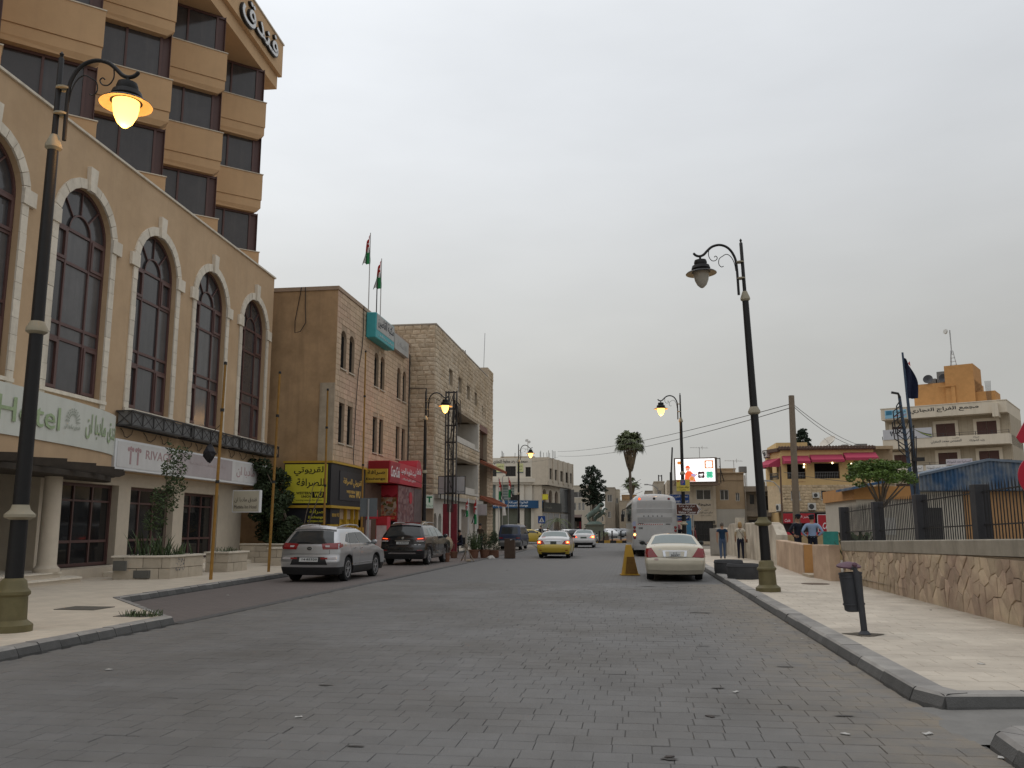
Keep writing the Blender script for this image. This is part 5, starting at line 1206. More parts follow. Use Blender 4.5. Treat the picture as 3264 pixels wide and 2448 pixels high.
# lit screen
scr=mat('screen_white',(.8,.8,.8),.5,0,emit=((1.0,.985,.99),1.05));so=mat('screen_orange',(.7,.25,.05),.5,0,emit=((.75,.25,.05),.55));sd_=mat('screen_brown',(.05,.02,.02),.5,0,emit=((.06,.02,.02),.5));sgn=mat('screen_green',(.1,.5,.3),.5,0,emit=((.10,.55,.34),.8));sr=mat('screen_red',(.7,.1,.03),.5,0,emit=((.80,.10,.03),.8));ssk=mat('screen_skin',(.6,.3,.2),.5,0,emit=((.70,.33,.22),.7));spl=mat('screen_violet',(.4,.3,.5),.5,0,emit=((.40,.30,.48),.8))
o=root('lit_screen',(5.7,83.5,5.7),'large lit advertising screen with orange rider on white, on the roof edge','screen')
f=Fr((3.80,83.2,0),Vector((3.75,-.6,0)),Vector((-.6,-3.75,0)))
SW=3.8
m=MB(f);m.box(-.06,SW+.06,-.55,-.02,5.66,8.02);m.build('case',mat('screen_case',(.12,.085,.06),.7),o)
m=MB(f);m.box(.07,SW-.12,-.02,.005,5.80,7.92);m.build('screen',scr,o)
def sp(pts,mm,name='printed_shape',d=.008):m=MB(f);m.prism(pts,.006,d,'y');return m.build(name,mm,o)
def clover(cx,cz,r_,mm):sp([(cx+r_*(1+.16*math.cos(4*a+math.pi))*(abs(math.cos(a))**.8*math.copysign(1,math.cos(a)))*1.05,cz+r_*(1+.16*math.cos(4*a+math.pi))*(abs(math.sin(a))**.8*math.copysign(1,math.sin(a)))*1.05)for a in[2*math.pi*k/40 for k in range(40)]],mm)
sp([(.25,7.42),(.55,7.42),(.55,7.70),(.25,7.70)],so)
sp([(2.75,7.0),(3.55,7.0),(3.55,7.75),(2.75,7.75)],so)
m=MB(f);cx,cz,r_=3.15,7.37,.30;m.prism([(cx+r_*(1+.16*math.cos(4*a+math.pi))*math.cos(a)*1.05,cz+r_*(1+.16*math.cos(4*a+math.pi))*math.sin(a)*1.05)for a in[2*math.pi*k/40 for k in range(40)]],.009,.012,'y');m.build('printed_shape',scr,o)
for cx,mm in((2.42,sd_),(3.18,sgn)):
 m=MB(f);r_=.31;m.prism([(cx+r_*(1+.16*math.cos(4*a+math.pi))*math.cos(a)*1.05,6.42+r_*(1+.16*math.cos(4*a+math.pi))*math.sin(a)*1.05)for a in[2*math.pi*k/40 for k in range(40)]],.006,.009,'y');m.build('printed_shape',mm,o)
sp([(2.24,6.40),(2.6,6.44),(2.6,6.52),(2.24,6.48)],scr,d=.012);sp([(2.28,6.28),(2.55,6.31),(2.55,6.37),(2.28,6.34)],scr,d=.012)
for k in range(3):sp([(3.0,6.58-k*.14),(3.35,6.58-k*.14),(3.35,6.64-k*.14),(3.0,6.64-k*.14)],mat('screen_deep_green',(.03,.3,.18),.5,0,emit=((.03,.32,.2),.6)),d=.012)
sp([(.88,5.82),(1.9,5.82),(1.72,6.5),(1.45,6.78),(1.15,6.80),(.95,6.55)],sr) # rider in orange
sp([(1.6,6.0),(1.95,6.35),(1.8,6.55),(1.5,6.5)],spl,d=.010);sp([(1.0,6.82),(1.36,6.82),(1.34,7.05),(1.04,7.05)],ssk,d=.010)
sp([(.98,7.0),(1.0,7.18),(1.12,7.30),(1.28,7.30),(1.40,7.16),(1.40,6.98),(1.3,7.06),(1.06,7.06)],sr,d=.012)
m=MB(f);m.lathe([(.001,0),(.26,.001),(.26,.012),(.001,.013)],(1.55,.004,6.08),18,f.n,cap=False);m.build('printed_shape',ssk,o);m=MB(f);m.lathe([(.001,0),(.17,.001),(.17,.016),(.001,.017)],(1.55,.004,6.08),18,f.n,cap=False);m.build('printed_shape',so,o)
sp([(.42,6.45),(.6,6.42),(.62,6.62),(.45,6.6)],ssk);sp([(1.75,6.3),(2.05,6.42),(2.02,6.52),(1.72,6.4)],ssk)
m=MB(f);m.box(-.1,SW+.25,-.6,.12,5.45,5.62);m.build('ledge',mat('rusty_ledge',(.16,.11,.08),.8),o)
for s in(SW+.02,SW+.35):m=MB(f);m.tube([(s,-.3,5.6),(s,-.3,7.98)],.04,5);m.build('strut',steel,o)
m=MB(f);m.tube([(SW,-.3,7.95),(SW+.37,-.3,7.9)],.04,5);m.tube([(SW+.3,-.2,7.2),(SW+.6,-1.0,5.8)],.04,5);m.build('brace',steel,o,kind='stuff')
def yagi(x,y,z,h,label):
 o=root('tv_antenna',(x,y,z),label,'antenna','television antennas on the right hand roofs');m=MB();m.tube([(x,y,z),(x,y,z+h)],.03,5);m.build('mast',polem,o)
 m=MB();m.tube([(x-.9,y,z+h-.02),(x+.85,y,z+h-.08)],.02,4);m.build('boom',polem,o)
 for k in range(7):m=MB();xx=x-.8+k*.25;m.tube([(xx,y-.3,z+h),(xx,y+.3,z+h)],.012,4);m.build('element',polem,o)
 m=MB();m.tube([(x+.25,y-.3,z+h+.15),(x+.3,y+.2,z+h-.2)],.02,4);m.build('dipole',polem,o)
yagi(6.4,87,7.4,1.95,'thin television antenna above the lit screen');yagi(9.75,88,6.6,1.5,'thin television antenna right of the lit screen on the brown roof')
tankm=mat('tank_metal',(.18,.18,.175),.6,.2,2,metal=.4)
o=root('water_tank',(10.3,86,6.4),'square grey water tank on thin legs above the brown building','water tank')
m=MB();m.box(9.98,10.68,85.6,86.3,6.75,7.35);m.build('tank',tankm,o,bevel=.03)
for x in(10.02,10.64):
 for y in(85.65,86.25):m=MB();m.tube([(x,y,5.4),(x,y,6.76)],.025,4);m.build('leg',polem,o)
m=MB();m.lathe([(.35,0),(.35,.5),(.1,.6)],(12.2,87,5.4),14);tag(m.build('water_tank',mat('white_tank',(.45,.45,.44),.6)),'white round water tank left of the yellow restaurant','water tank')
# ---- restaurant with awnings
b6y=mat('yellow_plaster',(.60,.42,.20),.9,.08,1.0,.2,30,streak=.2,streakcol=(.35,.24,.12));b6s=mat('chiselled_stone',(.52,.405,.265),.95,.2,4,.8,25,isl=.15)
aw=mat('crimson_awning',(.35,.045,.085),.85,.08,2);dtile=mat('dark_roof_tile',(.10,.065,.05),.9,.2)
B6=root('restaurant_building',(16,80,0),'yellow and stone restaurant building with crimson awnings over open windows','building')
F6=FY(78.0);w6=[(13.12,14.66,5.72,7.0),(15.4,17.48,5.74,7.05),(18.2,20.1,5.76,7.1)]
m=MB(F6);wall_open(m,12.62,20.35,5.2,8.25,0,.3,w6);m.box(12.62,20.35,-9,-2.2,0,8.2);m.box(12.62,20.35,-2.2,-.02,7.3,8.2);m.box(12.62,20.35,-2.2,-.31,5.0,5.7);m.build('upper_wall',b6y,B6)
Fc6=Fr((11.75,80.4,0),Vector((.87,-2.4,0)),Vector((-2.4,-.87,0)));LC=2.55
m=MB(Fc6);wall_open(m,0,LC,5.2,8.2,0,.3,[(.5,LC-.45,5.72,6.9)]);m.box(0,LC,-2.5,-.31,7.3,8.15);m.box(0,LC,-2.5,-.31,4.8,5.7);m.build('corner_wall',b6y,B6)
m=MB(F6);wall_open(m,12.62,20.35,2.9,5.2,0,.2,[(13.35,14.1,3.98,4.66),(15.83,16.86,3.97,4.71)]);m.box(12.62,20.35,-9,-.25,2.9,5.1);m.build('lower_wall',b3m,B6)
m=MB(Fc6);m.box(0,LC,-2.5,0,2.9,5.2);m.build('corner_lower_wall',b6s,B6)
lay_stones(courses(12.62,20.35,2.9,5.2,.42,.25,.002,holes=[(13.35,14.1,3.98,4.66),(15.83,16.86,3.97,4.71)],gap=.012,seed=51),F6,stone_variants('stone',b6s,rough=.7,ch=.05,seed=50),B6,'stone',.04,200)
for a,e in((13.35,14.1),(15.83,16.86)):
 f=MB(F6);f.box(a,a+.05,-.16,-.06,3.97,4.68);f.box(e-.05,e,-.16,-.06,3.97,4.68);f.box((a+e)/2-.025,(a+e)/2+.025,-.16,-.06,3.97,4.68);f.box(a-.05,e+.05,-.02,.09,3.88,3.97);w=f.build('window',cw,B6);g=MB(F6);g.box(a,e,-.15,-.13,3.97,4.68);g.build('pane',dkwin,w)
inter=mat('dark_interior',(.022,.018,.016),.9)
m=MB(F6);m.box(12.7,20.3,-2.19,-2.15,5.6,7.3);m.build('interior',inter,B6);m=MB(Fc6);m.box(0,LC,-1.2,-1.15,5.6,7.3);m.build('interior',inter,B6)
m=MB(F6);m.box(12.5,20.5,-9,.28,8.2,8.34);m.box(12.5,20.5,-.3,.2,8.342,8.5);m.build('roof_edge',dtile,B6)
for k in range(32):x=12.5+k*.25;m=MB(F6);m.tube([(x+.12,-.3,8.53),(x+.12,.34,8.28)],.09,6);m.build('roof_tile',dtile,B6)
m=MB(Fc6);m.box(-.1,LC,-2.4,.28,8.1,8.4);m.build('roof_edge',dtile,B6)
m=MB();m.box(12.7,15.4,80.5,86,8.35,9.1);m.build('penthouse',b6y,B6)
m=MB();m.box(18.5,22.4,79.5,86,8.35,8.62);m.box(20.36,22.6,80.5,86,0,8.4);m.build('side_block',b5p,B6)
rail=mat('grey_railing',(.16,.16,.16),.5,metal=.4)
def balust(fr,a,e,z):
 m=MB(fr);m.box(a,e,-.05,.0,z+.52,z+.57);m.build('handrail',rail,B6)
 n=int((e-a)/.14)
 for k in range(n):x=a+.07+k*(e-a-.1)/n;m=MB(fr);m.lathe([(.022,0),(.022,.15),(.045,.25),(.022,.38),(.022,.52)],(x,-.025,z),5);m.build('baluster',rail,B6)
for a,e,z0,z1 in w6:balust(F6,a,e,z0)
balust(Fc6,.5,LC-.45,5.72)
def awning(fr,a,e,zt,zb,out):
 m=MB(fr);A=[m.p(a,.01,zt),m.p(e,.01,zt),m.p(e-.02,out,zb+.22),m.p(a+.02,out,zb+.22),m.p(e-.02,out,zb),m.p(a+.02,out,zb),m.p(a,.01,zb),m.p(e,.01,zb)]
 m.q(A[0],A[1],A[2],A[3]);m.q(A[3],A[2],A[4],A[5]);m.q(A[0],A[3],A[5],A[6]);m.q(A[1],A[7],A[4],A[2]);m.build('awning',aw,B6)
awning(F6,12.75,14.95,7.72,6.98,1.0);awning(F6,15.05,17.75,7.80,7.08,1.0);awning(F6,17.85,20.5,7.95,7.22,1.0);awning(Fc6,.1,LC-.05,7.55,6.75,1.1)
bulb=mat('bulb_glow',(1,.9,.7),.4,0,emit=((1,.82,.5),4))
for x,z in((14.55,6.95),(14.52,6.72),(16.9,7.05),(18.45,6.95)):m=MB();m.lathe([(.001,-.08),(.07,-.03),(.06,.04),(.02,.09)],(x,77.9,z),10);tag(m.build('hanging_bulb',bulb,smooth=True),{14.55:'upper of two lit bulbs under the left straight awning',14.52:'lower of two lit bulbs under the left straight awning',16.9:'lit bulb under the middle awning',18.45:'lit bulb under the right awning beside the tree'}[x],'bulb')
acm=mat('ac_white',(.52,.51,.47),.6,.06)
def ac(fr,s,z,w,h,label,k=1):
 o=root('air_conditioner',fr(s,.2,z),label,'air conditioner','air conditioners on the restaurant building')
 m=MB(fr);m.box(s,s+w,.03,.36,z,z+h);m.build('case',acm,o,bevel=.02)
 m=MB(fr);m.lathe([(.001,.0),(h*.36,.001),(h*.36,.02),(h*.30,.02),(h*.30,.008),(h*.1,.012),(.001,.02)],(s+w*.42,.362,z+h/2),20,fr.n,cap=False);m.build('fan_grille',mat('fan_dark',(.05,.05,.05),.6),o)
 m=MB(fr)
 for x in(s+.1,s+w-.1):m.box(x-.02,x+.02,0,.36,z-.06,z-.002)
 m.build('bracket',steel,o)
ac(F6,15.08,4.08,.56,.45,'small outdoor unit left of the double window in the stone wall');ac(F6,14.66,3.05,.64,.6,'largest outdoor unit above the red shop signs');ac(Fc6,2.0,2.98,.6,.6,'outdoor unit on the rounded stone corner',1);ac(F6,18.9,3.55,.5,.45,'outdoor unit half hidden behind the orange shed');ac(Fc6,.2,7.75,.55,.55,'outdoor unit at the top left corner of the yellow wall')
m=MB(F6);m.box(12.62,20.35,-.5,.35,2.78,2.9);m.build('floor_slab',mat('dark_slab',(.08,.07,.06),.9),B6)
m=MB(F6);m.box(12.62,20.35,-.4,-.3,0,2.78);m.build('shop_front',mat('shop_dark',(.04,.03,.03),.7),B6)
cred=mat('cola_red',(.36,.02,.03),.5,.06)
signbox('cola_sign','red shop sign with white lettering left of the wooden pole foot',F6,12.5,15.15,.2,.36,1.95,2.76,red,cred,[('مخبز الخير',13.5,14.8,2.35,2.6,white),('Cola',12.65,13.1,2.05,2.3,white,0,.3)])
o=signbox('cola_sign','wide red shop sign with white script lettering behind the two uniformed men',F6,15.35,18.85,.2,.36,1.2,2.68,white,cred,[('Coca-Cola',15.75,17.4,1.45,2.0,white,.012,.3),('دار الخضر',17.6,18.7,1.9,2.3,white,.008)])
for k in(0,1):m=MB(F6);x=16.35+k*.16;m.prism([(x,1.95),(x+.12,1.95),(x+.12,2.2),(x+.08,2.3),(x+.08,2.42),(x+.04,2.42),(x+.04,2.3),(x,2.2)],.374,.38,'y');m.build('bottle_print',mat('bottle_red',(.30,.05,.05),.6),o)
text('مطعم حكاية',F6,13.4,14.6,5.38,5.55,.01,mat('brick_print',(.25,.08,.05)),B6);text('بيت البرقوق',F6,12.75,13.3,3.95,4.15,.05,dkt,B6)
m=MB(F6);m.prism([(12.5,.9),(15.2,.9),(15.2,1.2),(12.5,1.2)],.4,.9,'y');tag(m.build('shop_awning',red),'small red canopy below the left red shop sign','awning')
m=MB(F6);m.box(15.35,18.8,.3,.7,.75,1.05);tag(m.build('shop_awning',redd),'small red canopy below the wide red shop sign','awning')
o=root('satellite_dish',(17.3,81,8.4),'large pale satellite dish tilted on the restaurant roof','satellite dish')
m=MB();m.lathe([(.001,.0),(.35,.05),(.62,.17),(.78,.30),(.76,.31),(.001,.03)],(17.4,81,9.0),22,Vector((-.55,-.35,.75)),cap=False);m.build('dish',mat('dish_cream',(.48,.44,.38),.6),o,smooth=True);m=MB();m.tube([(17.4,81.1,8.3),(17.4,81,9.0)],.05,6);m.build('mast',polem,o);m=MB();m.tube([(17.4,81,9.0),(16.9,80.7,9.5)],.02,4);m.build('feed_arm',polem,o)
for x,w in((18.3,.5),(19.5,.9)):m=MB();m.box(x,x+w,80,80.8,8.5,8.82+(.0 if w<.6 else.05));tag(m.build('roof_box',tankm),'dark grey box on the restaurant roof %s'%('behind the satellite dish' if w<.6 else 'near the pale commercial block'),'roof box')
cl=[((math.cos(k*2.4)*(1.1-k*.045),math.sin(k*2.4)*(1.1-k*.045),9+k*.13),(.36,.36,.22))for k in range(22)]+[((.75,0,9+k*.14),(.3-.02*k,.3,.3))for k in range(9)]
tree('conifer',(17.7,95,0),9.0,cl,dkleaf,.12,3500,'dark conifer top showing above the restaurant roof',.15,8)
# ---- commercial block
b7=mat('cream_facade',(.60,.53,.425),.9,.08,.8,.2,30,streak=.3,streakcol=(.34,.29,.22));b7w=brickmat('recessed_stone',(.40,.34,.255),(.32,.27,.2),.6,.3);shut=mat('brown_shutter',(.075,.035,.028),.6,.1)
B7=root('commercial_block',(32,97,0),'four storey cream commercial block with balcony bands and orange rooftop rooms','building')
Q0,Q1=Vector((26.6,98,0)),Vector((37.07,92.2,0));F7=Fr(Q0,Q1-Q0,(Q1-Q0).cross(Vector((0,0,1))));L7=(Q1-Q0).length
def s7(X):p=(98*26.6-X*98)/(X*-5.8-98*10.47)if True else 0;return p*L7
def s7(X):
 r_=X/98.0;p=(r_*98-26.6)/(10.47+5.8*r_);return p*L7
m=MB(F7);m.box(0,L7,-10,-1.5,0,13.0);m.build('core',b7w,B7)
m=MB(F7);m.box(0,L7,-10,0,13.0,14.2);m.build('parapet_band',b7,B7);m=MB(F7);m.box(-.05,L7+.05,-10,.06,14.204,14.27);m.build('coping',hot_s,B7)
for zb in(9.85,6.9,3.6):
 m=MB(F7);m.box(0,L7,-10,0,zb,zb+1.02);m.build('balcony_band',b7,B7)
 for z in(1.15,1.35):
  m=MB(F7);m.tube([(0,-.04,zb+z),(L7,-.04,zb+z)],.02,4);m.build('railing',steel,B7)
 for k in range(9):m=MB(F7);m.box(L7*k/8-.03,L7*k/8+.03,-.06,-.02,zb+1.02,zb+1.38);m.build('railing_post',steel,B7)
for X0,X1 in((27.33,28.75),(31.85,33.8),(36.0,38.02)):
 for zb,zt in((10.87,12.35),(7.95,9.30),(4.65,6.2)):
  a,e=s7(X0),s7(X1);f=MB(F7);f.box(a-.3,a,-1.5,-1.38,zb,zt+.3);f.box(e,e+.3,-1.5,-1.38,zb,zt+.3);f.box(a,e,-1.5,-1.38,zt,zt+.3);f.build('window_surround',b7,B7)
  g=MB(F7);g.box(a,(a+e)/2-.02,-1.5,-1.42,zb,zt);g.build('shutter',shut,B7);g=MB(F7);g.box((a+e)/2+.02,e,-1.5,-1.42,zb,zt);g.build('shutter',shut,B7)
m=MB(F7);m.box(s7(38.0),s7(38.6),-.9,.6,12.55,13.9);m.build('duct',b7,B7)
m=MB(F7);m.box(s7(29.6),s7(36.0),-8,-2.5,14.2,16.9);m.build('orange_room',orange,B7)
m=MB(F7);m.box(s7(33.0),s7(36.0),-7,-2.2,14.2,18.6);m.build('orange_stair_tower',orange,B7)
m=MB(F7);m.box(s7(36.0),s7(38.0),-6,-2.6,14.2,15.6);m.build('orange_wing',orange,B7)
m=MB(F7);m.box(s7(32.3),s7(34.0),-2.2,-2.0,16.35,16.45);m.box(s7(33.6),s7(34.0),-2.2,-2.05,14.3,16.35);m.build('orange_trim',orange,B7)
text('مجمع الفراج التجاري',F7,s7(29.6),s7(36.6),13.42,13.98,.01,black,B7,bold=.02)
text('المهندس محمد السفرتي',F7,s7(31.5),s7(34.6),10.15,10.55,.01,dkt,B7,bold=.006);text('مكتب',F7,s7(33.7),s7(34.4),10.6,10.75,.01,dkt,B7);text('شركة',F7,s7(35.8),s7(36.4),10.55,10.75,.01,dkt,B7);text('وليد الشوابكة',F7,s7(35.4),s7(36.9),10.2,10.45,.01,dkt,B7)
gv=mat('banner_grey',(.46,.46,.48),.7,.05)
o=root('office_banner',F7(2,.05,10.8),'long grey banner with green curves on the third floor balcony','banner')
m=MB(F7);m.box(.1,s7(31.7),.02,.06,10.85,11.92);m.build('cloth',gv,o)
text('VITAS',F7,s7(27.75),s7(29.1),11.40,11.64,.062,dkt,o);text('سهولة تعطي لعملك',F7,s7(27.75),s7(29.1),11.18,11.30,.062,dkt,o)
for k,(mm,off)in enumerate(((mat('swoosh_black',(.02,.02,.025),.7),0),(mat('swoosh_green',(.30,.36,.08),.7),-.12),(mat('swoosh_dark',(.04,.05,.06),.7),-.26))):
 m=MB(F7);a,e=s7(29.9),s7(31.65);n=14
 for j in range(n):
  t0,t1=j/n,(j+1)/n;zf=lambda t,w:11.85-.62*math.sin(t*1.5)+off*t-w*(.25+.75*t)
  m.poly([(a+(e-a)*t0,.064+k*.002,zf(t0,0)),(a+(e-a)*t1,.064+k*.002,zf(t1,0)),(a+(e-a)*t1,.064+k*.002,zf(t1,.10)),(a+(e-a)*t0,.064+k*.002,zf(t0,.10))])
 m.build('swoosh',mm,o)
m=MB(F7);a=s7(27.4);m.prism([(a,11.7),(a+.12,11.75),(a+.16,11.3),(a+.22,11.75),(a+.34,11.65),(a+.2,11.2),(a+.14,11.2)],.062,.066,'y');m.build('emblem',dkt,o)
o=signbox('office_sign','light blue office sign with building picture at the left of the top band',F7,s7(27.0),s7(29.3),.01,.06,13.1,14.05,cw,mat('sky_blue_sign',(.22,.42,.55),.6),[('مكتب المقاولات',s7(28.0),s7(29.2),13.65,13.9,blkprint),('الفزلاوي',s7(28.0),s7(29.2),13.25,13.55,mat('sign_red',(.5,.05,.04)))])
m=MB(F7);a=s7(27.15);m.box(a,a+.6,.074,.08,13.5,13.95);m.build('picture',mat('picture_blue',(.04,.16,.26)),o)
for X0,X1,lab in((28.9,30.6,'white lawyer sign on the second band of the commercial block'),(30.8,33.2,'plain faded white sign beside the lawyer sign'),(32.9,35.6,'violet tinted sign above the blue shed roof')):
 zz=(7.35,8.0)if X0<32 else(7.9,8.5)
 signbox('office_sign',lab,F7,s7(X0),s7(X1)-.05,.03 if X0<32 else.10,.09 if X0<32 else.16,*zz,cw,wp if X0<32 else mat('violet_sign',(.46,.42,.46),.6),[('المحامية هند الشوابكة',s7(X0)+.1,s7(X1)-.2,zz[0]+.15,zz[1]-.15,dkt)])
o=root('roof_mast',F7(s7(33.6),-4,18.6),'lattice antenna mast with a small dish on the orange stair tower','antenna')
bs=F7(s7(33.6),-4,18.6)
for dx,dy in((-.35,-.3),(.35,-.3),(0,.4)):m=MB();m.tube([bs+Vector((dx,dy,-.05)),bs+Vector((dx*.3,dy*.3,1.9))],.04,4);m.build('leg',polem,o)
m=MB();m.tube([bs+Vector((0,0,1.6)),bs+Vector((0,0,4.2))],.06,5);m.build('mast',polem,o)
for k in range(4):m=MB();z=.3+k*.4;r_=.38*(1-z/2.8);m.tube([bs+Vector((-r_,-r_,z)),bs+Vector((r_,-r_,z)),bs+Vector((0,r_,z)),bs+Vector((-r_,-r_,z))],.02,4);m.build('ring',polem,o)
m=MB();m.lathe([(.03,0),(.28,.12),(.26,.25)],bs+Vector((-.35,-.1,4.0)),14,(-.9,-.4,.1));m.build('dish',cw,o)
for X,r_,z,lab,kind in((31.2,.5,16.9,'dark satellite dish at the left of the rooftop tanks','d'),(33.0-.2,.45,16.9,'dark satellite dish beside the orange stair tower','d')):
 c_=F7(s7(X),-2.6,z+.45);m=MB();m.lathe([(.02,0),(r_*.7,.08),(r_,.2),(r_*.97,.21),(.02,.03)],c_,18,F7.n+Vector((0,0,.3)),cap=False);tag(m.build('satellite_dish',mat('dish_dark',(.05,.05,.055),.6),smooth=True),lab,'satellite dish')
for X0,X1,z1,lab in((31.9,33.0,18.3,'tall grey water tank on the orange rooftop room'),(30.9,31.8,17.6,'lower grey water tank on the orange rooftop room')):m=MB(F7);m.box(s7(X0),s7(X1),-5,-3.6,16.9,z1);tag(m.build('water_tank',tankm,bevel=.05),lab,'water tank')
for k in range(6):m=MB(F7);s=s7(37.2)+k*.07;m.tube([(s,-2.2,14.2),(s+.03*(k-3),-2.2,16.6)],.02,4);tag(m.build('reinforcing_bar',steel),ORD[k]+' from the left of the starter bars beside the orange wing','bar','steel bars on the commercial block')
# ---- blue roofed shed
blc=mat('flaking_blue_sheet',(.035,.085,.17),.7,.2,3,.3,20,col2=(.22,.23,.23),mixscale=1.1,mixw=.1,streak=.85,streakcol=(.25,.26,.26));shw=mat('shed_white',(.46,.43,.37),.9,.1,1.5)
SH=root('blue_roof_shed',(13,38,0),'low shed with flaking blue corrugated roof, white and orange walls behind the fence','shed')
F8=FY(38.0)
m=MB(F8);m.box(9.1,13.3,-6,0,.25,3.05);m.build('white_wall',shw,SH);m=MB(F8);m.box(13.3,24,-6,.05,.25,3.05);m.build('orange_wall',mat('ochre_panel',(.36,.21,.10),.9,.1),SH)
m=MB(F8);m.box(9.0,11.4,-6,.12,2.75,3.28);m.build('orange_fascia',orange,SH)
m=MB(F8);m.box(11.85,12.4,.002,.06,.25,2.4);m.build('door',mat('dark_door',(.04,.04,.04),.7),SH)
m=MB(F8);m.box(9.6,10.6,.002,.03,1.3,2.0);m.build('notice',mat('notice_paper',(.5,.49,.46),.8),SH)
m=MB(F8);m.prism([(8.75,3.12),(10.3,3.44),(10.3,3.54),(8.75,3.22)],-2.0,.9,'y');m.build('small_roof',blc,SH)
top=[(11.5,3.74),(14.2,4.34),(15.5,4.24),(24,3.5)]
def zt8(x):
 for(a,za),(b_,zb)in zip(top,top[1:]):
  if a<=x<=b_:return za+(zb-za)*(x-a)/(b_-a)
 return top[-1][1]
x=11.5;k=0
while x<22:
 m=MB(F8);w=.62;n=12
 for j in range(n):
  a,b_=x+w*j/n,x+w*(j+1)/n;d=lambda q_:.45+.035*math.sin(q_*2*math.pi/.155)
  m.poly([(a,d(a),3.10-(k%2)*.02),(b_,d(b_),3.10-(k%2)*.02),(b_,d(b_),zt8(b_)),(a,d(a),zt8(a))])
 m.build('sheet',blc,SH);x+=w;k+=1
rf=MB(F8)
for(a,za),(b_,zb)in zip(top,top[1:]):rf.poly([(a,.52,za+.02),(b_,.52,zb+.02),(b_,-6.5,zb+.02),(a,-6.5,za+.02)]);rf.poly([(a,.52,za+.02),(b_,.52,zb+.02),(b_,.52,zb-.08),(a,.52,za-.08)])
rf.build('roof',mat('roof_grey_blue',(.13,.16,.20),.8,.2,2),SH);m=MB(F8);m.box(11.5,22,-6,.40,3.06,3.12);m.build('soffit',blc,SH)
# mid-ground bits behind the walls
m=MB();m.box(7.3,7.85,35.9,36.1,.2,1.45);tag(m.build('green_board',mat('jade_paint',(.03,.20,.17),.7,.25,4)),'jade green board standing beside the uniformed men','board')
m=MB();m.box(5.9,9.3,37.5,37.8,.2,1.30);tag(m.build('yard_wall',mat('ochre_yard_wall',(.40,.29,.16),.9,.15,2)),'low ochre wall behind the two uniformed men','wall')
# ================================================================== street furniture
lampm=mat('lamp_black',(.011,.0105,.011),.5,.2,8,spec=.3);lampg=mat('lamp_olive',(.135,.115,.055),.6,.2,4,streak=.3);lampc=mat('lamp_pale_collar',(.30,.27,.20),.6,.15)
lit=mat('lamp_lit',(1,.7,.3),.3,0,emit=((1.0,.46,.09),4.2));unlit=mat('lamp_unlit',(.34,.32,.28),.2,.05,spec=.5);refl=mat('lamp_reflector',(.55,.40,.22),.4)
def street_lamp(label,on,collar):
 o=root('street_lamp',(0,0,0),label,'street lamp','street lamps along the road')
 B=lambda m,n,mm,p=o,**k:m.build(n,mm,p,smooth=True,angle=40,local=True,**k)
 m=MB();m.lathe([(.30,0),(.30,.10),(.25,.14),(.215,.17),(.205,.50),(.235,.53),(.235,.57),(.19,.62),(.175,.72),(.13,.76)],(0,0,0),16);B(m,'base',lampg)
 m=MB();m.lathe([(.125,.74),(.118,1.62)],(0,0,0),16);B(m,'lower_post',lampm)
 m=MB();m.lathe([(.125,1.60),(.21,1.64),(.21,1.68),(.135,1.75),(.115,1.82)],(0,0,0),16);B(m,'collar',lampg if not collar else lampc)
 m=MB();m.lathe([(.112,1.78),(.098,4.42)],(0,0,0),16);B(m,'middle_post',lampm)
 m=MB();m.lathe([(.10,4.40),(.155,4.44),(.155,4.49),(.10,4.60)],(0,0,0),16);B(m,'collar',lampc)
 m=MB();m.lathe([(.095,4.55),(.082,7.40)],(0,0,0),16);B(m,'upper_post',lampm)
 m=MB();m.lathe([(.084,7.38),(.125,7.42),(.125,7.46),(.06,7.64)],(0,0,0),14);B(m,'collar',lampc)
 m=MB();m.lathe([(.048,7.6),(.044,8.95),(.02,8.98),(.035,9.03),(.001,9.08)],(0,0,0),10);B(m,'spire',lampm)
 m=MB();m.tube(crv([(.16,0,7.55),(.16,0,8.35),(.22,0,8.64),(.36,0,8.84),(.56,0,8.92),(.76,0,8.88),(.90,0,8.77),(1.00,0,8.67),(1.10,0,8.63),(1.20,0,8.65),(1.27,0,8.72)],4),[.034]*40+[.02],8);B(m,'arm',lampm)
 for z in(7.98,8.42):m=MB();m.lathe([(.11,0),(.11,.03)],(.07,0,z),10);B(m,'clamp',lampc)
 m=MB();P=[(.19,0,8.2)]+[(.19+.27*(1-math.cos(a))*.8,0,8.2+.46*math.sin(a))for a in(.4,.8,1.2,1.6,2.0)]+[(.60,0,8.54),(.62,0,8.40),(.56,0,8.32),(.50,0,8.34)]
 m.tube(crv(P,3),.011,5);B(m,'scroll',lampm)
 m=MB();m.tube(crv([(.86,0,8.78),(.87,0,8.62),(.80,0,8.50),(.70,0,8.50),(.65,0,8.57),(.69,0,8.62),(.73,0,8.59)],4),.011,5);B(m,'scroll',lampm)
 c=(1.10,0,.25)
 m=MB();m.lathe([(.03,8.36),(.03,8.28),(.15,8.27),(.17,8.20),(.155,8.14),(.22,8.12),(.245,8.04),(.22,8.0),(.25,7.99),(.26,7.95)],c,22);B(m,'lamp_head',lampm)
 m=MB();m.lathe([(.25,7.985),(.36,7.945),(.40,7.91),(.40,7.90),(.355,7.925),(.20,7.96)],c,28,cap=False);sh=B(m,'shade',[lampm,refl])
 for p in sh.data.polygons:p.material_index=1 if p.index//28>=3 else 0
 m=MB();m.lathe([(.205,7.95),(.20,7.86),(.175,7.72),(.12,7.60),(.05,7.53),(.001,7.51)],c,22);B(m,'globe',lit if on else unlit)
 return o
L1=street_lamp('lit street lamp nearest the camera in front of the hotel',True,True);place(L1,(-9.0,11.85,.125),R(8))
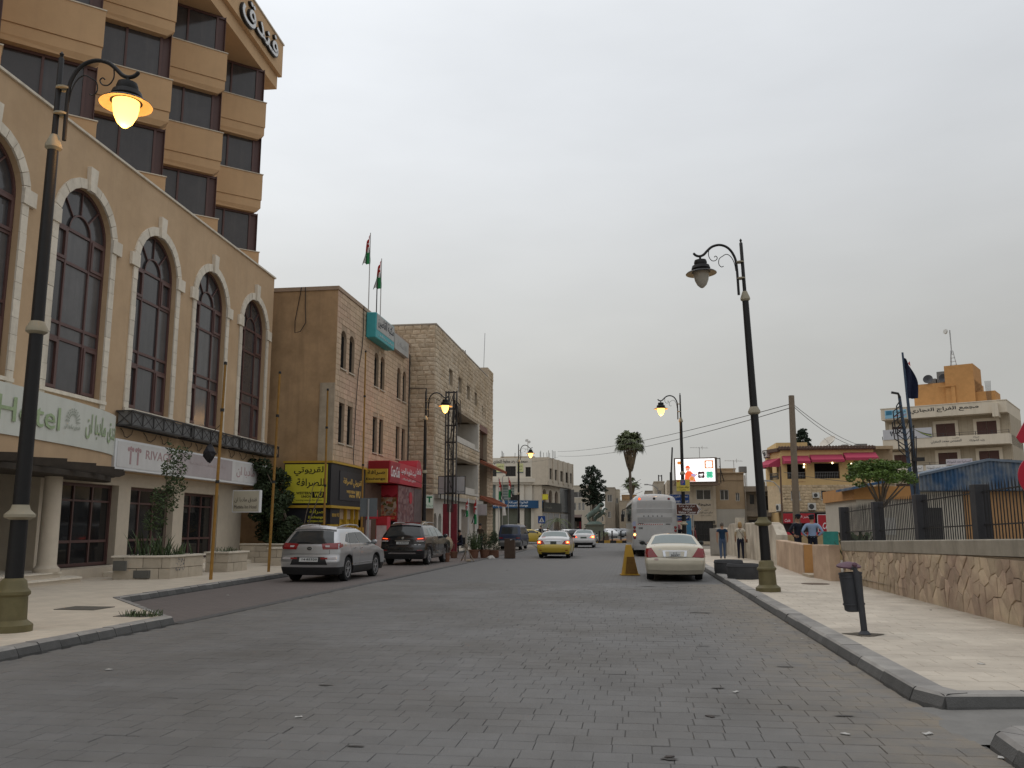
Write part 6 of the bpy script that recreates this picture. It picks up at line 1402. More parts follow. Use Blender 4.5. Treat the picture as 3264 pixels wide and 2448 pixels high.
def lamp_copy(src,loc,rz,label,dia=None):
 o=copy_tree(src,loc,rz);o['label']=label;return o
lamp_copy(L1,(-11.45,47.0,.12),R(4),'lit street lamp in front of the stone building on the left')
lamp_copy(L1,(-10.45,79.0,.12),R(4),'lit street lamp before the cream corner building far down the street')
lamp_copy(L1,(2.70,50.0,.12),R(184),'lit street lamp carrying road signs beside the coach')
L2=street_lamp('unlit street lamp on the right pavement beside the round planters',False,False);place(L2,(3.07,21.62,.12),R(188))
L2.rotation_euler=(0,R(1.9),R(188));L2.scale=(.955,.955,.955)
for i,(x,y,z)in enumerate(((-7.93,12.0,8.0),(-10.35,47.08,7.9),(-9.35,79.08,7.9),(1.6,49.92,7.9))):
 pl=bpy.data.lights.new('lamp_glow','POINT');pl.energy=40;pl.color=(1,.55,.2);pl.shadow_soft_size=.2;po=bpy.data.objects.new('lamp_glow',pl);COL.objects.link(po);po.location=(x,y,z-.22)
# rusty yellow poles
q=random.Random(2)
for i,(x,y,h,lab)in enumerate(((-12.10,24.07,6.4,'rusty yellow pole nearest the camera, in front of the small stone planter'),(-12.27,28.49,6.9,'second rusty yellow pole, left of the silver car'),(-12.45,34.2,7.2,'rusty yellow pole in front of the yellow exchange sign'),(-12.6,39.6,9.9,'farthest rusty yellow pole, before the black exchange sign'))):
 o=root('flag_pole',(x,y,.12),lab,'pole','rusty yellow poles on the left pavement');m=MB();lx=q.uniform(-.06,.10)
 m.tube([(x,y,.12),(x+lx*.5,y,h*.5),(x+lx,y,h)],[.05,.045,.038],8);m.build('pole',rusty,o)
 for t in(.45,.78):m=MB();m.lathe([(.06,0),(.06,.09)],(x+lx*t,y,h*t),8);m.build('clamp',cab,o)
 m=MB();m.lathe([(.05,0),(.05,.08),(.01,.1)],(x+lx,y,h),8);m.build('cap',cab,o)
m=MB();P=Vector((-13.05,24.2,4.28));q=random.Random(6)
m.lathe([(.02,.3),(.10,.2),(.17,.05),(.16,-.08),(.06,-.2),(.001,-.24)],(-12.62,24.6,3.78),7)
for v in m.v:v+=Vector((q.uniform(-.04,.04),q.uniform(-.04,.04),q.uniform(-.04,.04)))
m.tube([(-12.62,24.6,4.05),(-12.4,24.3,4.4),(-12.06,24.07,4.6)],.012,4)
tag(m.build('rag',blk,kind=None),'black rag hanging on a string from the nearest rusty pole','rag')
# grey sign seen from behind on its post (left pavement)
o=root('road_sign',(-10.6,38.2,.1),'grey back of a square road sign on a post before the black car','road sign')
f=Fr((-11.05,35.6,0),(1,.1,0),(.1,-1,0));m=MB(f);m.box(-.36,.36,0,.03,2.05,2.82);m.build('plate',mat('sign_back',(.12,.135,.145),.6),o);m=MB(f);m.tube([(0,.06,.1),(0,.06,2.78)],.045,8);m.build('post',polem,o)
# red vending fridge by the snack kiosk
o=root('drinks_fridge',(-13.0,44.9,.12),'red and white drinks fridge with logo in front of the brick strip','fridge')
f=FY(44.7);m=MB(f);m.box(-13.45,-12.85,-.6,0,.15,2.15);m.build('case',red,o);m=MB(f);m.box(-13.42,-12.88,.002,.02,.3,1.7);m.build('door',mat('fridge_print',(.45,.36,.37),.4,.3,3),o);m=MB(f);m.box(-13.45,-12.85,.002,.04,1.75,2.12);m.build('header',cred,o)
# litter bin
gbin=mat('grey_bin_mesh',(.055,.058,.066),.6,.2,5,metal=.3);purp=mat('purple_bin_lid',(.115,.062,.085),.6,.15,5)
o=root('litter_bin',(3.10,13.19,.12),'dark grey hanging litter bin with purple domed lid on a post','litter bin')
m=MB();m.tube([(3.16,13.19,.12),(3.13,13.17,.6),(3.09,13.16,1.0)],.045,10);m.build('post',gbin,o,smooth=True)
m=MB();m.lathe([(.085,0),(.085,.02),(.05,.06)],(3.16,13.19,.12),12);m.build('foot',gbin,o,smooth=True)
ax=Vector((-.06,0,1)).normalized();m=MB();m.lathe([(.105,.0),(.135,.02),(.155,.52),(.162,.52),(.162,.545),(.150,.545),(.125,.04),(.001,.03)],(3.085,13.36,.43),24,ax,cap=False);m.build('basket',gbin,o,smooth=True,angle=40)
for z in(.09,.47):m=MB();m.lathe([(.147+z*.02,0),(.150+z*.02,.012),(.147+z*.02,.024)],Vector((3.085,13.36,.43))+ax*z,24,ax,cap=False);m.build('band',gbin,o)
m=MB();m.lathe([(.165,0),(.17,.02),(.12,.055),(.04,.075),(.001,.08)],(3.03,13.33,1.05),24,Vector((.0,-.1,1)));m.build('lid',purp,o,smooth=True,angle=50)
m=MB();m.lathe([(.001,-.04),(.03,-.025),(.04,0),(.03,.025),(.001,.04)],(3.07,13.14,1.09),12);m.build('knob',purp,o,smooth=True)
m=MB();m.tube([(3.09,13.16,.98),(3.07,13.15,1.04),(3.01,13.28,1.06)],.035,8);m.build('bracket',gbin,o)
m=MB();m.poly([(3.16+.26*math.cos(a)*(1+.25*math.sin(a*3)),13.22+.20*math.sin(a)*(1+.2*math.cos(a*4)),.131)for a in[2*math.pi*k/24 for k in range(24)]]);tag(m.build('pavement_stain',mat('dark_stain',(.10,.085,.065),.95,.3,6)),kind='structure')
# round dark planters
conc=mat('dark_concrete_ring',(.055,.056,.060),.85,.2,4,.3,40)
def ring_planter(loc,r_,label):
 o=root('round_planter',loc,label,'planter','round dark planters on the right pavement');m=MB()
 m.lathe([(r_*.93,0),(r_*.98,.02),(r_*.98,.08),(r_,.10),(r_,.34),(r_*1.03,.36),(r_*1.0,.40),(r_*.97,.44),(r_*.88,.445),(r_*.86,.36)],loc,34,cap=False);m.build('ring',conc,o,smooth=True,angle=28)
 m=MB();m.lathe([(r_*.9,.34),(.001,.38)],loc,20,cap=False);m.build('soil',soil,o);return o
ring_planter((3.10,26.75,.12),.46,'nearer round dark concrete planter left of the lamp base');ring_planter((2.98,29.6,.12),.46,'farther round dark concrete planter behind the first')
for(x,y,rr,lab)in((4.72,24.6,.36,'round iron manhole cover in the right pavement by the tan wall'),):m=MB();m.lathe([(rr,0),(rr,.012),(rr*.9,.012),(rr*.88,.006),(.001,.007)],(x,y,.122),24);tag(m.build('manhole_cover',mat('rusty_iron',(.12,.09,.065),.8,.2,8)),lab,'manhole cover')
m=MB();m.box(-10.55,-9.75,15.0,15.65,.13,.142);tag(m.build('manhole_cover',mat('iron_cover',(.11,.10,.085),.8,.2,10)),'rectangular iron cover in the left pavement near the lamp','manhole cover')
m=MB();m.box(-8.75,-8.15,14.0,14.5,.13,.138);tag(m.build('drain_cover',MATS['iron_cover']),'small drain cover with weeds at the kerb corner','drain cover')
# yellow wheel-clamp style barrier on the road
yb=mat('yellow_barrier',(.42,.245,.03),.6,.15,4,streak=.5,streakcol=(.14,.08,.02))
o=root('road_barrier',(-.2,30.7,0),'yellow wedge shaped metal parking barrier standing on the road','barrier')
f=Fr((-.2,30.7,0),Vector((.99,.1,0)),Vector((.1,-.99,0)))
m=MB(f);A=[m.p(-.30,.22,0),m.p(.26,.22,0),m.p(.26,-.22,0),m.p(-.30,-.22,0)];B_=[m.p(-.14,.10,1.02),m.p(.04,.10,1.02),m.p(.04,-.10,1.02),m.p(-.14,-.10,1.02)]
m.q(*A[::-1]);m.q(*B_)
for i in range(4):m.q(A[i],A[(i+1)%4],B_[(i+1)%4],B_[i])
m.build('body',yb,o,bevel=.015)
m=MB(f);m.prism([(-.19,.06),(.22,.06),(.12,.62),(-.12,.62)],.06,.235,'y');m.build('recess',mat('barrier_rust',(.16,.085,.02),.8,.3,5),o)
m=MB(f);m.box(-.34,.30,-.26,.27,0,.035);m.build('foot',yb,o)
# road signs beside lamp by the coach
tb=mat('tourist_brown',(.075,.025,.018),.5,.05);rb=mat('route_blue',(.012,.05,.20),.5,.05);py=mat('parking_yellow',(.55,.44,.08),.55,.05)
g1,g2=49.2,49.4
o=signbox('parking_sign','yellow car park sign with Arabic lettering on the lamp post beside the coach',FY(49.0),2.28,3.03,0,.03,3.55,4.20,polem,py,[('موقف سيارات',2.34,2.97,3.72,3.86,blkprint),('بالأجرة',2.48,2.8,3.60,3.69,blkprint)],cat='road sign',pad=.015)
m=MB(FY(49.0));m.box(2.52,2.78,.044,.05,3.9,4.17);m.build('symbol_field',sgb,o);text('P',FY(49.0),2.58,2.72,3.93,4.14,.052,mat('sign_violet',(.30,.14,.26),.6),o,bold=.02)
m=MB(FY(49.0));m.prism([(2.31,4.10),(2.40,4.10),(2.40,4.075),(2.47,4.12),(2.40,4.165),(2.40,4.14),(2.31,4.14)],.044,.05,'y');m.build('arrow',mat('sign_red',(.5,.05,.04)),o)
signbox('route_sign','upper blue direction sign to Amman behind the lamp post',FY(50.6),1.95,3.08,0,.04,2.94,3.46,polem,rb,[('عمان الغربية',2.1,3.0,3.24,3.42,sgw),('Amman West',2.0,3.02,3.0,3.15,sgw,.01)],cat='road sign',pad=.02)
o=root('tourist_sign',(2.95,49.6,2.3),'brown arrow sign to the visitor centre in Arabic and English','road sign');f=FY(49.8)
ap=lambda e:[(2.28+e,2.30+e),(3.40-e*.3,2.30+e),(3.66-e*1.3,2.595),(3.40-e*.3,2.89-e),(2.28+e,2.89-e)]
m=MB(f);m.prism(ap(0),0,.03,'y');m.build('border',sgw,o);m=MB(f);m.prism(ap(.025),.031,.036,'y');m.build('plate',tb,o)
text('مركز زوار مادبا',f,2.45,3.3,2.70,2.84,.037,sgw,o);text('Madaba',f,2.65,3.15,2.53,2.66,.037,sgw,o,bold=.008);text('Visitor Center',f,2.40,3.36,2.36,2.50,.037,sgw,o,bold=.008)
m=MB(f);m.prism([(3.40,2.38),(3.44,2.38),(3.58,2.595),(3.44,2.81),(3.40,2.81),(3.54,2.595)],.037,.041,'y');m.build('chevron',sgw,o)
o=signbox('route_sign','lower blue direction sign to the airport under the brown arrow',FY(50.2),2.0,3.05,0,.04,1.96,2.27,polem,rb,[('Airport',2.12,2.7,2.02,2.2,sgw,.01)],cat='road sign',pad=.02)
m=MB(FY(50.2));m.prism([(2.85,2.08),(3.0,2.18),(2.9,2.2),(2.82,2.14)],.053,.057,'y');m.build('arrow',sgw,o)
for x in(2.82,3.22):m=MB();m.tube([(x,50.45,.1),(x,50.45,3.1 if x<3 else 2.6)],.04,6);tag(m.build('sign_post',polem),'grey post of the road signs %s the lamp post'%('just behind' if x<3 else 'right of'),'post','grey posts of the road signs')
m=MB();m.box(3.0,3.35,54,54.4,.1,2.15);tag(m.build('poster_stand',mat('blue_poster',(.05,.20,.36),.6,.3,3)),'blue poster board behind the sign posts','board')
m=MB(FY(57));m.box(2.3,3.05,0,.4,1.95,2.15);tag(m.build('red_canopy',red),'small red canopy glimpsed right of the coach','awning')
# red signs at the right edge of the picture
o=root('traffic_sign',(5.58,13.06,.12),'red triangular and round traffic signs on one pole at the right edge','road sign');f=FY(13.0)
m=MB();m.tube([(5.60,13.08,.1),(5.60,13.08,3.4)],.035,10);m.build('pole',polem,o)
tri=lambda c,s:[(c[0]+s*math.cos(a),c[1]+s*math.sin(a))for a0 in(90,210,330)for a in[R(a0+d)for d in(-7,0,7)]]
sred=mat('traffic_red',(.36,.012,.03),.4)
m=MB(f);m.prism(tri((5.68,3.02),.40),0,.02,'y');m.build('triangle',sred,o);m=MB(f);m.prism(tri((5.68,3.02),.20),.021,.024,'y');m.build('triangle_face',sgw,o)
m=MB(f);m.lathe([(.001,0),(.315,.001),(.315,.02),(.001,.021)],(5.60,0,2.31),40,(0,-1,0),cap=False);m.build('disc',sred,o);m=MB(f);m.box(5.41,5.79,.022,.025,2.26,2.36);m.build('bar',sgw,o)
# poles and wires
woodp=mat('weathered_wood',(.20,.16,.12),.9,.2,3,.5,15,streak=.5)
o=root('utility_pole',(7.02,40,.2),'tall weathered wooden utility pole behind the uniformed men','utility pole');m=MB();m.tube([(7.0,40,.1),(7.05,40,4),(7.08,40,7.45)],[.17,.15,.13],10);m.build('pole',woodp,o,smooth=True,angle=60);m=MB();m.tube([(6.95,39.95,6.9),(7.2,39.95,6.9)],.025,5);m.build('bracket',steel,o)
def wire(a,b_,sag,label,r=.012):
 a,b_=Vector(a),Vector(b_);m=MB();m.tube([a.lerp(b_,t/14)-Vector((0,0,sag*4*(t/14)*(1-t/14)))for t in range(15)],r,4);tag(m.build('overhead_wire',cab),label,'wire','overhead wires')
wire((6.95,40,7.05),(-9.35,108,10.9),.5,'upper overhead wire from the wooden pole to the corner building',.018);wire((6.95,40,6.88),(-9.35,108,10.35),.7,'lower overhead wire from the wooden pole to the corner building',.018)
wire((7.2,40,7.0),(15.19,60,6.86),.3,'upper wire from the wooden pole towards the commercial block');wire((7.2,40,6.9),(15.2,60,6.78),.42,'lower wire from the wooden pole towards the commercial block')
wire((-10.9,52,3.9),(-11.0,40.2,4.2),.25,'cable from the pylon across the red sign');wire((-11.3,52,5.6),(-9.35,108,10.2),.4,'thin wire from the pylon past the stone building');
for k in range(5):wire((.9-k*.05,95,5.0+k*.42),(-2.5,150,6.2+k*.55),.2,ORD[k]+' from below of the thin wires leaving the far ladder pylon',.02)
wire((9.55,58,5.1),(11.4,37.8,3.3),.15,'slanting cable from the restaurant lamp pole to the shed',.016)
m=MB();m.tube([(2.47,62,0),(2.56,62,5.4),(2.58,62,5.4),(2.70,62,7.15)],[.10,.09,.06,.05],8);tag(m.build('bare_pole',cab),'bare dark pole left of the lit screen','pole')
o=root('ladder_pylon',(2.75,95,0),'dark ladder shaped power pylon beyond the coach','pylon')
for x in(2.6,2.92):m=MB();m.box(x-.06,x+.06,94.95,95.05,0,7.15);m.build('post',steel,o)
for k in range(7):m=MB();m.box(2.6,2.92,94.97,95.03,1+k*1.0,1.08+k*1.0);m.build('rung',steel,o)
o=root('highway_lamp',(2.4,90,0),'grey curved arm street light beyond the coach','street lamp');m=MB();m.tube([(2.5,90,0),(2.48,90,5.0),(2.3,90,5.5),(1.9,90,5.8),(1.3,90,5.9)],.05,6);m.build('arm',polem,o);m=MB();m.box(1.0,1.4,89.9,90.1,5.83,5.95);m.build('lamp_head',polem,o)
o=root('highway_lamp',(9.5,58,0),'rusty thin street light with curved arm left of the wooden pole','street lamp');m=MB();m.tube([(9.45,59,0),(9.5,59,5.55)],.06,6);m.build('pole',mat('rusty_post',(.12,.075,.05),.8,.2),o);m=MB();m.tube([(9.48,59,3.6),(9.35,59,4.2),(9.05,59,4.52),(8.75,59,4.6)],.03,5);m.build('arm',polem,o);m=MB();m.box(8.4,8.85,58.92,59.08,4.56,4.66);m.build('lamp_head',polem,o)
bluep=mat('blue_grey_paint',(.045,.07,.11),.6,.2)
o=root('cable_pole',(10.8,36,.2),'leaning blue grey pole wrapped in tangled black cables','pole');m=MB();m.tube([(10.85,36,.2),(10.78,36,2.7),(10.52,36,6.75)],[.09,.08,.06],8);m.build('pole',bluep,o)
m=MB();m.tube([(10.52,35.95,6.7),(10.45,35.9,6.85),(10.2,35.9,6.9)],.05,6);m.build('spout',cab,o)
q=random.Random(14)
for k in range(6):m=MB();a=q.uniform(.15,.4);z=6.6-k*.22;m.tube([(10.53,35.9,z),(10.53-a,35.88,z-.25),(10.5-a*.8,35.86,z-.9),(10.62,35.88,z-1.2),(10.62+a,35.9,z-.8),(10.7+a*.6,35.9,z-2.0),(10.8,35.92,z-3.0)],.025,5);m.build('cable',cab,o)
o=root('flag_pole',(11.0,36.4,.2),'dark pole with furled navy flag beside the cable pole','flag');m=MB();m.tube([(11.15,36.4,.2),(11.02,36.4,4.5),(10.88,36.4,8.6)],[.09,.075,.04],8);m.build('pole',bluep,o)
navy=mat('navy_cloth',(.008,.012,.035),.8)
c=MB();c.grid(8,16,lambda u,v:Vector((10.9+.06*v+u*(.12+.30*math.sin(min(1,v*1.6)*1.6))*(1-.35*max(0,v-.6)),36.35+.08*math.sin(u*8+v*4),8.45-v*1.75-u*.25*(1-v))));c.build('cloth',navy,o,smooth=True)
m=MB();m.poly([(11.0,36.2,8.12),(11.09,36.2,7.98),(11.07,36.2,8.2)]);m.build('red_patch',fl_r,o)
o=root('floodlight',(11.0,35.9,4.2),'small dark floodlight fixed on the leaning poles','floodlight');m=MB();m.box(10.8,11.2,35.7,35.85,4.15,4.3);m.tube([(10.75,35.95,4.2),(11.1,35.8,4.2)],.02,4);m.build('lamp_body',cab,o)
# shop front bits before the stone building
mosaic=mat('mosaic_clay',(.34,.27,.19),.9,.35,18,.9,30,isl=.0)
o=root('mosaic_jar',(-10.85,49.6,.1),'big round mosaic covered jar with dark tilted mouth','jar')
ax=Vector((-.12,-.62,.8)).normalized();m=MB();m.lathe([(.001,-.50),(.22,-.47),(.40,-.33),(.485,-.08),(.46,.16),(.34,.34),(.25,.40),(.24,.44),(.20,.44),(.20,.36)],(-10.85,49.6,.66),26,ax,cap=False);m.build('jar_body',mosaic,o,smooth=True);m=MB();m.lathe([(.001,.34),(.215,.345)],(-10.85,49.6,.66),20,ax,cap=False);m.build('mouth',blk,o)
q=random.Random(17)
for k in range(120):
 a,t=q.uniform(0,6.28),q.uniform(-.9,.5);r0=.49*math.sqrt(max(.02,1-t*t));up=ax.orthogonal().normalized();b2=ax.cross(up);p=Vector((-10.85,49.6,.66))+ax*(t*.46)+(up*math.cos(a)+b2*math.sin(a))*r0;nn=(p-Vector((-10.85,49.6,.66))).normalized();t1=nn.orthogonal().normalized()*q.uniform(.02,.035);t2=nn.cross(t1);m=MB()if k==0 else m;i=len(m.v);m.v+=[p+nn*.012-t1-t2,p+nn*.012+t1-t2,p+nn*.012+t1+t2,p+nn*.012-t1+t2];m.q(i,i+1,i+2,i+3)
m.build('mosaic_chip',mat('mosaic_chip',(.42,.35,.26),.8,.2,4,isl=.4),o,kind='stuff')
m=MB();m.box(-11.35,-10.4,49.3,49.9,.1,.22);m.build('cart',cab,o)
o=root('umbrella_stand',(-8.0,41.5,0),'old wooden pole propped on crossed sticks at the edge of the parking bay','stand')
for a,b_ in(((-8.02,41.5,.95),(-8.03,41.3,.02)),((-8.05,41.5,.75),(-7.62,41.35,.02)),((-8.0,41.6,.6),(-8.3,41.7,.02))):m=MB();m.tube([a,b_],.028,6);m.build('leg',woodp,o)
m=MB();m.tube([(-8.02,41.5,.5),(-8.0,41.5,1.35)],.05,6);m.build('pole',mat('old_white_wrap',(.35,.32,.27),.9),o);m=MB();m.lathe([(.09,0),(.10,.08),(.07,.2)],(-8.02,41.5,.62),8);m.build('knot',woodp,o)
m=MB();m.tube([(-7.95,41.2,.05),(-7.75,41.25,.06)],.05,8);m.build('foot_log',mosaic,o)
cw_=mat('crate_boards',(.075,.05,.036),.85,.2,4)
o=root('wooden_crate',(-6.55,46.1,0),'tall dark wooden box standing at the edge of the road','crate')
for k in range(4):x=-6.84+k*.075;m=MB();m.box(x,x+.07,45.95,45.975,.02,.99);m.build('board',cw_,o)
for k in range(3):x=-6.52+k*.07;m=MB();m.box(x,x+.065,46.02,46.045,.02,.95);m.build('board',cw_,o)
m=MB();m.box(-6.84,-6.31,45.98,46.4,.0,.93);m.build('box',cw_,o);m=MB();m.box(-6.87,-6.29,45.94,46.42,.992,1.015);m.build('top',cw_,o)
jordan_flag((-8.55,47.2,.1),3.15,.26,1.35,'limp flag with white star on a pole among the potted plants',fl_w,.025,'flags among the potted plants',side=-1)
jordan_flag((-9.1,47.6,.1),3.1,.22,.9,'smaller limp red flag left of the starred flag',fl_w,.025,'flags among the potted plants',side=-1)
# litter
paper=mat('litter_paper',(.42,.41,.39),.8,.1);dkl=mat('dark_litter',(.06,.05,.045),.8)
q=random.Random(23)
def G(px,py,z=0):
 return None
lit_=[(2.55,6.9,1),(2.25,7.6,1),(1.6,7.5,1),(.95,9.2,1),(2.3,15.6,1),(2.1,14.2,1),(2.38,13.6,1),(3.75,10.6,1),(4.6,9.6,1),(-2.9,7.5,1),(-6.0,9.6,1),(.2,6.6,0),(-.3,6.1,0),(.6,8.0,0),(1.0,6.4,0),(3.9,17.5,0),(5.3,17.2,0),(-9.7,20.2,1),(-4.8,33.0,0)]
for x,y,w in lit_:
 s=q.uniform(.015,.032);z=.127 if x>2.6 else.012;a=q.uniform(0,6.28);ca,sa=math.cos(a),math.sin(a);m=MB()
 P=[(-1.6,-.7,0),(.2,-.9,.012),(1.5,-.5,.0),(1.3,.7,.014),(-.1,.6,.004),(-1.4,.8,.01)]
 top=[m.p(x+s*(u*ca-v*sa),y+s*(u*sa+v*ca),z+h*s*20+.001)for u,v,h in P];m.q(*top)
 bt=[m.p(x+s*(u*ca-v*sa),y+s*(u*sa+v*ca),z)for u,v,h in P]
 for i in range(6):m.q(bt[i],bt[(i+1)%6],top[(i+1)%6],top[i])
 tag(m.build('litter',paper if w else dkl),'small scrap of %s litter lying on the %s'%('pale paper' if w else 'dark','pavement' if x>2.6 else 'road'),'litter','scraps of %s litter on the %s'%('pale' if w else 'dark','pavement' if x>2.6 else 'road'))
m=MB();m.lathe([(.22,0),(.16,.09),(.05,.14),(.001,.12)],(-7.45,45.4,0),9)
for v in m.v:v+=Vector((q.uniform(-.06,.06),q.uniform(-.06,.06),q.uniform(0,.03)))
tag(m.build('plastic_bag',paper),'crumpled white plastic bag lying beside the potted plants','bag')
# ================================================================== vehicles
tyre=mat('tyre',(.016,.016,.017),.85,.15,8);alloy=mat('alloy',(.38,.38,.39),.35,.05,3,metal=.7);chrome=mat('chrome',(.55,.55,.56),.18,.02,3,metal=1.0)
carglass=mat('car_glass',(.030,.034,.036),.05,.1,1,spec=.5);carglass_l=mat('car_glass_light',(.17,.21,.21),.06,.12,1.5,spec=.5);plast=mat('black_plastic',(.020,.020,.021),.6,.1,6);under=mat('underbody',(.010,.010,.010),.9)
tail=mat('tail_light',(.22,.010,.012),.15,.15,12,spec=.5,coat=.5);tail_on=mat('tail_light_lit',(.6,.03,.01),.2,0,emit=((1,.09,.02),2.6));tail_hot=mat('brake_bulb',(1,.3,.1),.2,0,emit=((1,.35,.10),6));clear_l=mat('clear_lens',(.45,.42,.42),.15,.1,10,spec=.5)
platem=mat('plate_white',(.50,.51,.50),.5,.04);platek=mat('plate_print',(.02,.02,.022),.6)
def paint(name,col,metal=.0,rough=.28):return mat(name,col,rough,.10,2.5,metal=metal,coat=.6,spec=.5,streak=.10 if max(col)>.1 else 0,streakcol=tuple(.8*c+.012 for c in col))
def interp(P,x):
 if x<=P[0][0]:return P[0][1]
 for(a,b_),(c,d)in zip(P,P[1:]):
  if x<=c:
   t=(x-a)/max(1e-9,c-a);return b_+(d-b_)*t
 return P[-1][1]
class Car:
 """body surface from a side silhouette: rear line yr(z), front line yf(z), half width X(z), wheel arches"""
 def __init__(s,name,label,L,W,H,rear,front,width,zroof,sill,wheels,wr,pm,cat='car',group=None,arch=.06,lowm=None,lowz=0,bulge=.05,res=56):
  s.o=root(name,(0,0,0),label,cat,group);s.L,s.W,s.H=L,W,H;s.rear,s.front,s.width=rear,front,width;s.wheels,s.wr,s.sill,s.bulge,s.zt,s.arch=wheels,wr,sill,bulge,zroof,arch
  rows=sorted(set([z for z,_ in rear]+[z for z,_ in front]+[z for z,_ in width]+[sill+(zroof-sill)*k/16 for k in range(17)]));rows=[z for z in rows if sill-1e-6<=z<=zroof+1e-6]
  rows=[z for i,z in enumerate(rows)if i==0 or z-rows[i-1]>.012]
  offs=[0,.012,.03,.055,.085,.12];n=res;RC=.12
  m=MB();half={}
  for sgn in(-1,1):
   G_=[]
   for z in rows:
    yr,yf=s.yr(z),s.yf(z);ys=[yr+o_ for o_ in offs]+[yr+.14+(yf-yr-.28)*k/n for k in range(n+1)]+[yf-o_ for o_ in offs[::-1]]
    col=[]
    for y in ys:
     d=max(0,min(y-yr,yf-y,RC));red=.085*(1-math.sqrt(max(0,1-(1-d/RC)**2)))
     zl=s.zlow(y);zz=z if z>.92*(wr*2+arch+.06)else None
     top=wr*2+arch+.10
     zz=zl+(z-sill)/(top-sill)*(top-zl)if z<top else z
     col.append(m.v.append(Vector((sgn*(s.X(z)-red*s.endred(z)),y,zz)))or len(m.v)-1)
    G_.append(col)
   half[sgn]=G_
   for a in range(len(rows)-1):
    mi=1 if lowm and rows[a+1]<=lowz+.02 else 0
    for b_ in range(len(G_[0])-1):
     q_=(G_[a][b_],G_[a][b_+1],G_[a+1][b_+1],G_[a+1][b_]);m.m=mi;m.q(*(q_ if sgn>0 else q_[::-1]))
  NA=10;NC=len(half[1][0])
  def strip(pairs,bul,mis=None): # join left and right edges with a crowned grid
   G_=[]
   for(l,r_),bv in zip(pairs,bul):
    A,B_=m.v[l],m.v[r_];row=[l]
    for k in range(1,NA):t=k/NA;a_=2*t-1;row.append(m.v.append(A.lerp(B_,t)+bv*(1-a_**4*.5-a_*a_*.5))or len(m.v)-1)
    row.append(r_);G_.append(row)
   for i in range(len(G_)-1):
    m.m=mis[i]if mis else 0
    for k in range(NA):m.q(G_[i][k],G_[i][k+1],G_[i+1][k+1],G_[i+1][k])
  mis=[1 if lowm and rows[a+1]<=lowz+.02 else 0 for a in range(len(rows)-1)]
  strip([(half[-1][a][0],half[1][a][0])for a in range(len(rows))],[s.rn(z)*bulge for z in rows],mis)
  strip([(half[1][a][NC-1],half[-1][a][NC-1])for a in range(len(rows))],[s.fn(z)*bulge for z in rows],mis)
  crown=.045
  strip([(half[-1][-1][c],half[1][-1][c])for c in range(NC)],[Vector((0,0,crown*min(1,min(c,NC-1-c)/6)))+(s.rn(rows[-1])*bulge*max(0,1-c/6)if c<6 else(s.fn(rows[-1])*bulge*max(0,1-(NC-1-c)/6)if c>NC-7 else Vector()))for c in range(NC)])
  m.m=0
  s.body=m.build('body',[pm]+([lowm]if lowm else[]),s.o,smooth=True,local=True,merge=True,angle=42)
  u=MB();xw=s.X(sill)-.10;u.box(-xw,xw,s.yr(sill)+.12,s.yf(sill)-.12,sill-.04,sill+.22);
  for y in wheels:u.box(-xw-.06,xw+.06,y-wr-.06,y+wr+.06,sill+.12,wr*2+.03)
  u.build('underbody',under,s.o,local=True)
 def yr(s,z):return interp(s.rear,z)-s.L/2
 def yf(s,z):return s.L/2-interp(s.front,z)
 def endred(s,z):return 1.0
 def X(s,z):return interp(s.width,z)
 def zlow(s,y):
  z=s.sill;R_=s.wr+s.arch
  for w in s.wheels:
   d=abs(y-w)
   if d<R_:z=max(z,s.wr+math.sqrt(R_*R_-d*d))
  return z
 def rn(s,z):
  d=(s.yr(z+.02)-s.yr(z-.02))/.04;return Vector((0,-1,d)).normalized()
 def fn(s,z):
  d=(s.yf(z+.02)-s.yf(z-.02))/.04;return Vector((0,1,-d)).normalized()
 def rp(s,x,z,off=0): # point on the rear
  xe=s.X(z)-.085;a=max(-1,min(1,x/xe));p=Vector((x,s.yr(z),z))+s.rn(z)*s.bulge*(1-a**4*.5-a*a*.5)
  if abs(x)>xe:p.y+=.10*((abs(x)-xe)/.085)**2
  return p+s.rn(z)*off
 def sp(s,sg,y,z,off=0):return Vector((sg*(s.X(z)+off),y,z))
 def patch(s,name,mm,C,fn,off=.008,n=8,parent=None,th=.012):
  m=MB();C=[Vector((*c,0))for c in C]
  def uv(u,v):p=(C[0]*(1-u)+C[1]*u)*(1-v)+(C[3]*(1-u)+C[2]*u)*v;return p.x,p.y
  I=[[m.v.append(fn(*uv(a/n,b_/n),off))or len(m.v)-1 for b_ in range(n+1)]for a in range(n+1)]
  for a in range(n):
   for b_ in range(n):m.q(I[a][b_],I[a+1][b_],I[a+1][b_+1],I[a][b_+1])
  ed=[I[a][0]for a in range(n)]+[I[n][b_]for b_ in range(n)]+[I[a][n]for a in range(n,0,-1)]+[I[0][b_]for b_ in range(n,0,-1)]
  euv=[(a/n,0)for a in range(n)]+[(1,b_/n)for b_ in range(n)]+[(a/n,1)for a in range(n,0,-1)]+[(0,b_/n)for b_ in range(n,0,-1)]
  base=[m.v.append(fn(*uv(*t),off-th))or len(m.v)-1 for t in euv]
  for k in range(len(ed)):j=(k+1)%len(ed);m.q(ed[k],base[k],base[j],ed[j])
  return m.build(name,mm,parent or s.o,local=True,smooth=True,angle=50)
 def rear_patch(s,name,mm,C,**k):return s.patch(name,mm,C,s.rp,**k)
 def side_patch(s,name,mm,C,sg,**k):return s.patch(name,mm,C,lambda y,z,o_:s.sp(sg,y,z,o_),**k)
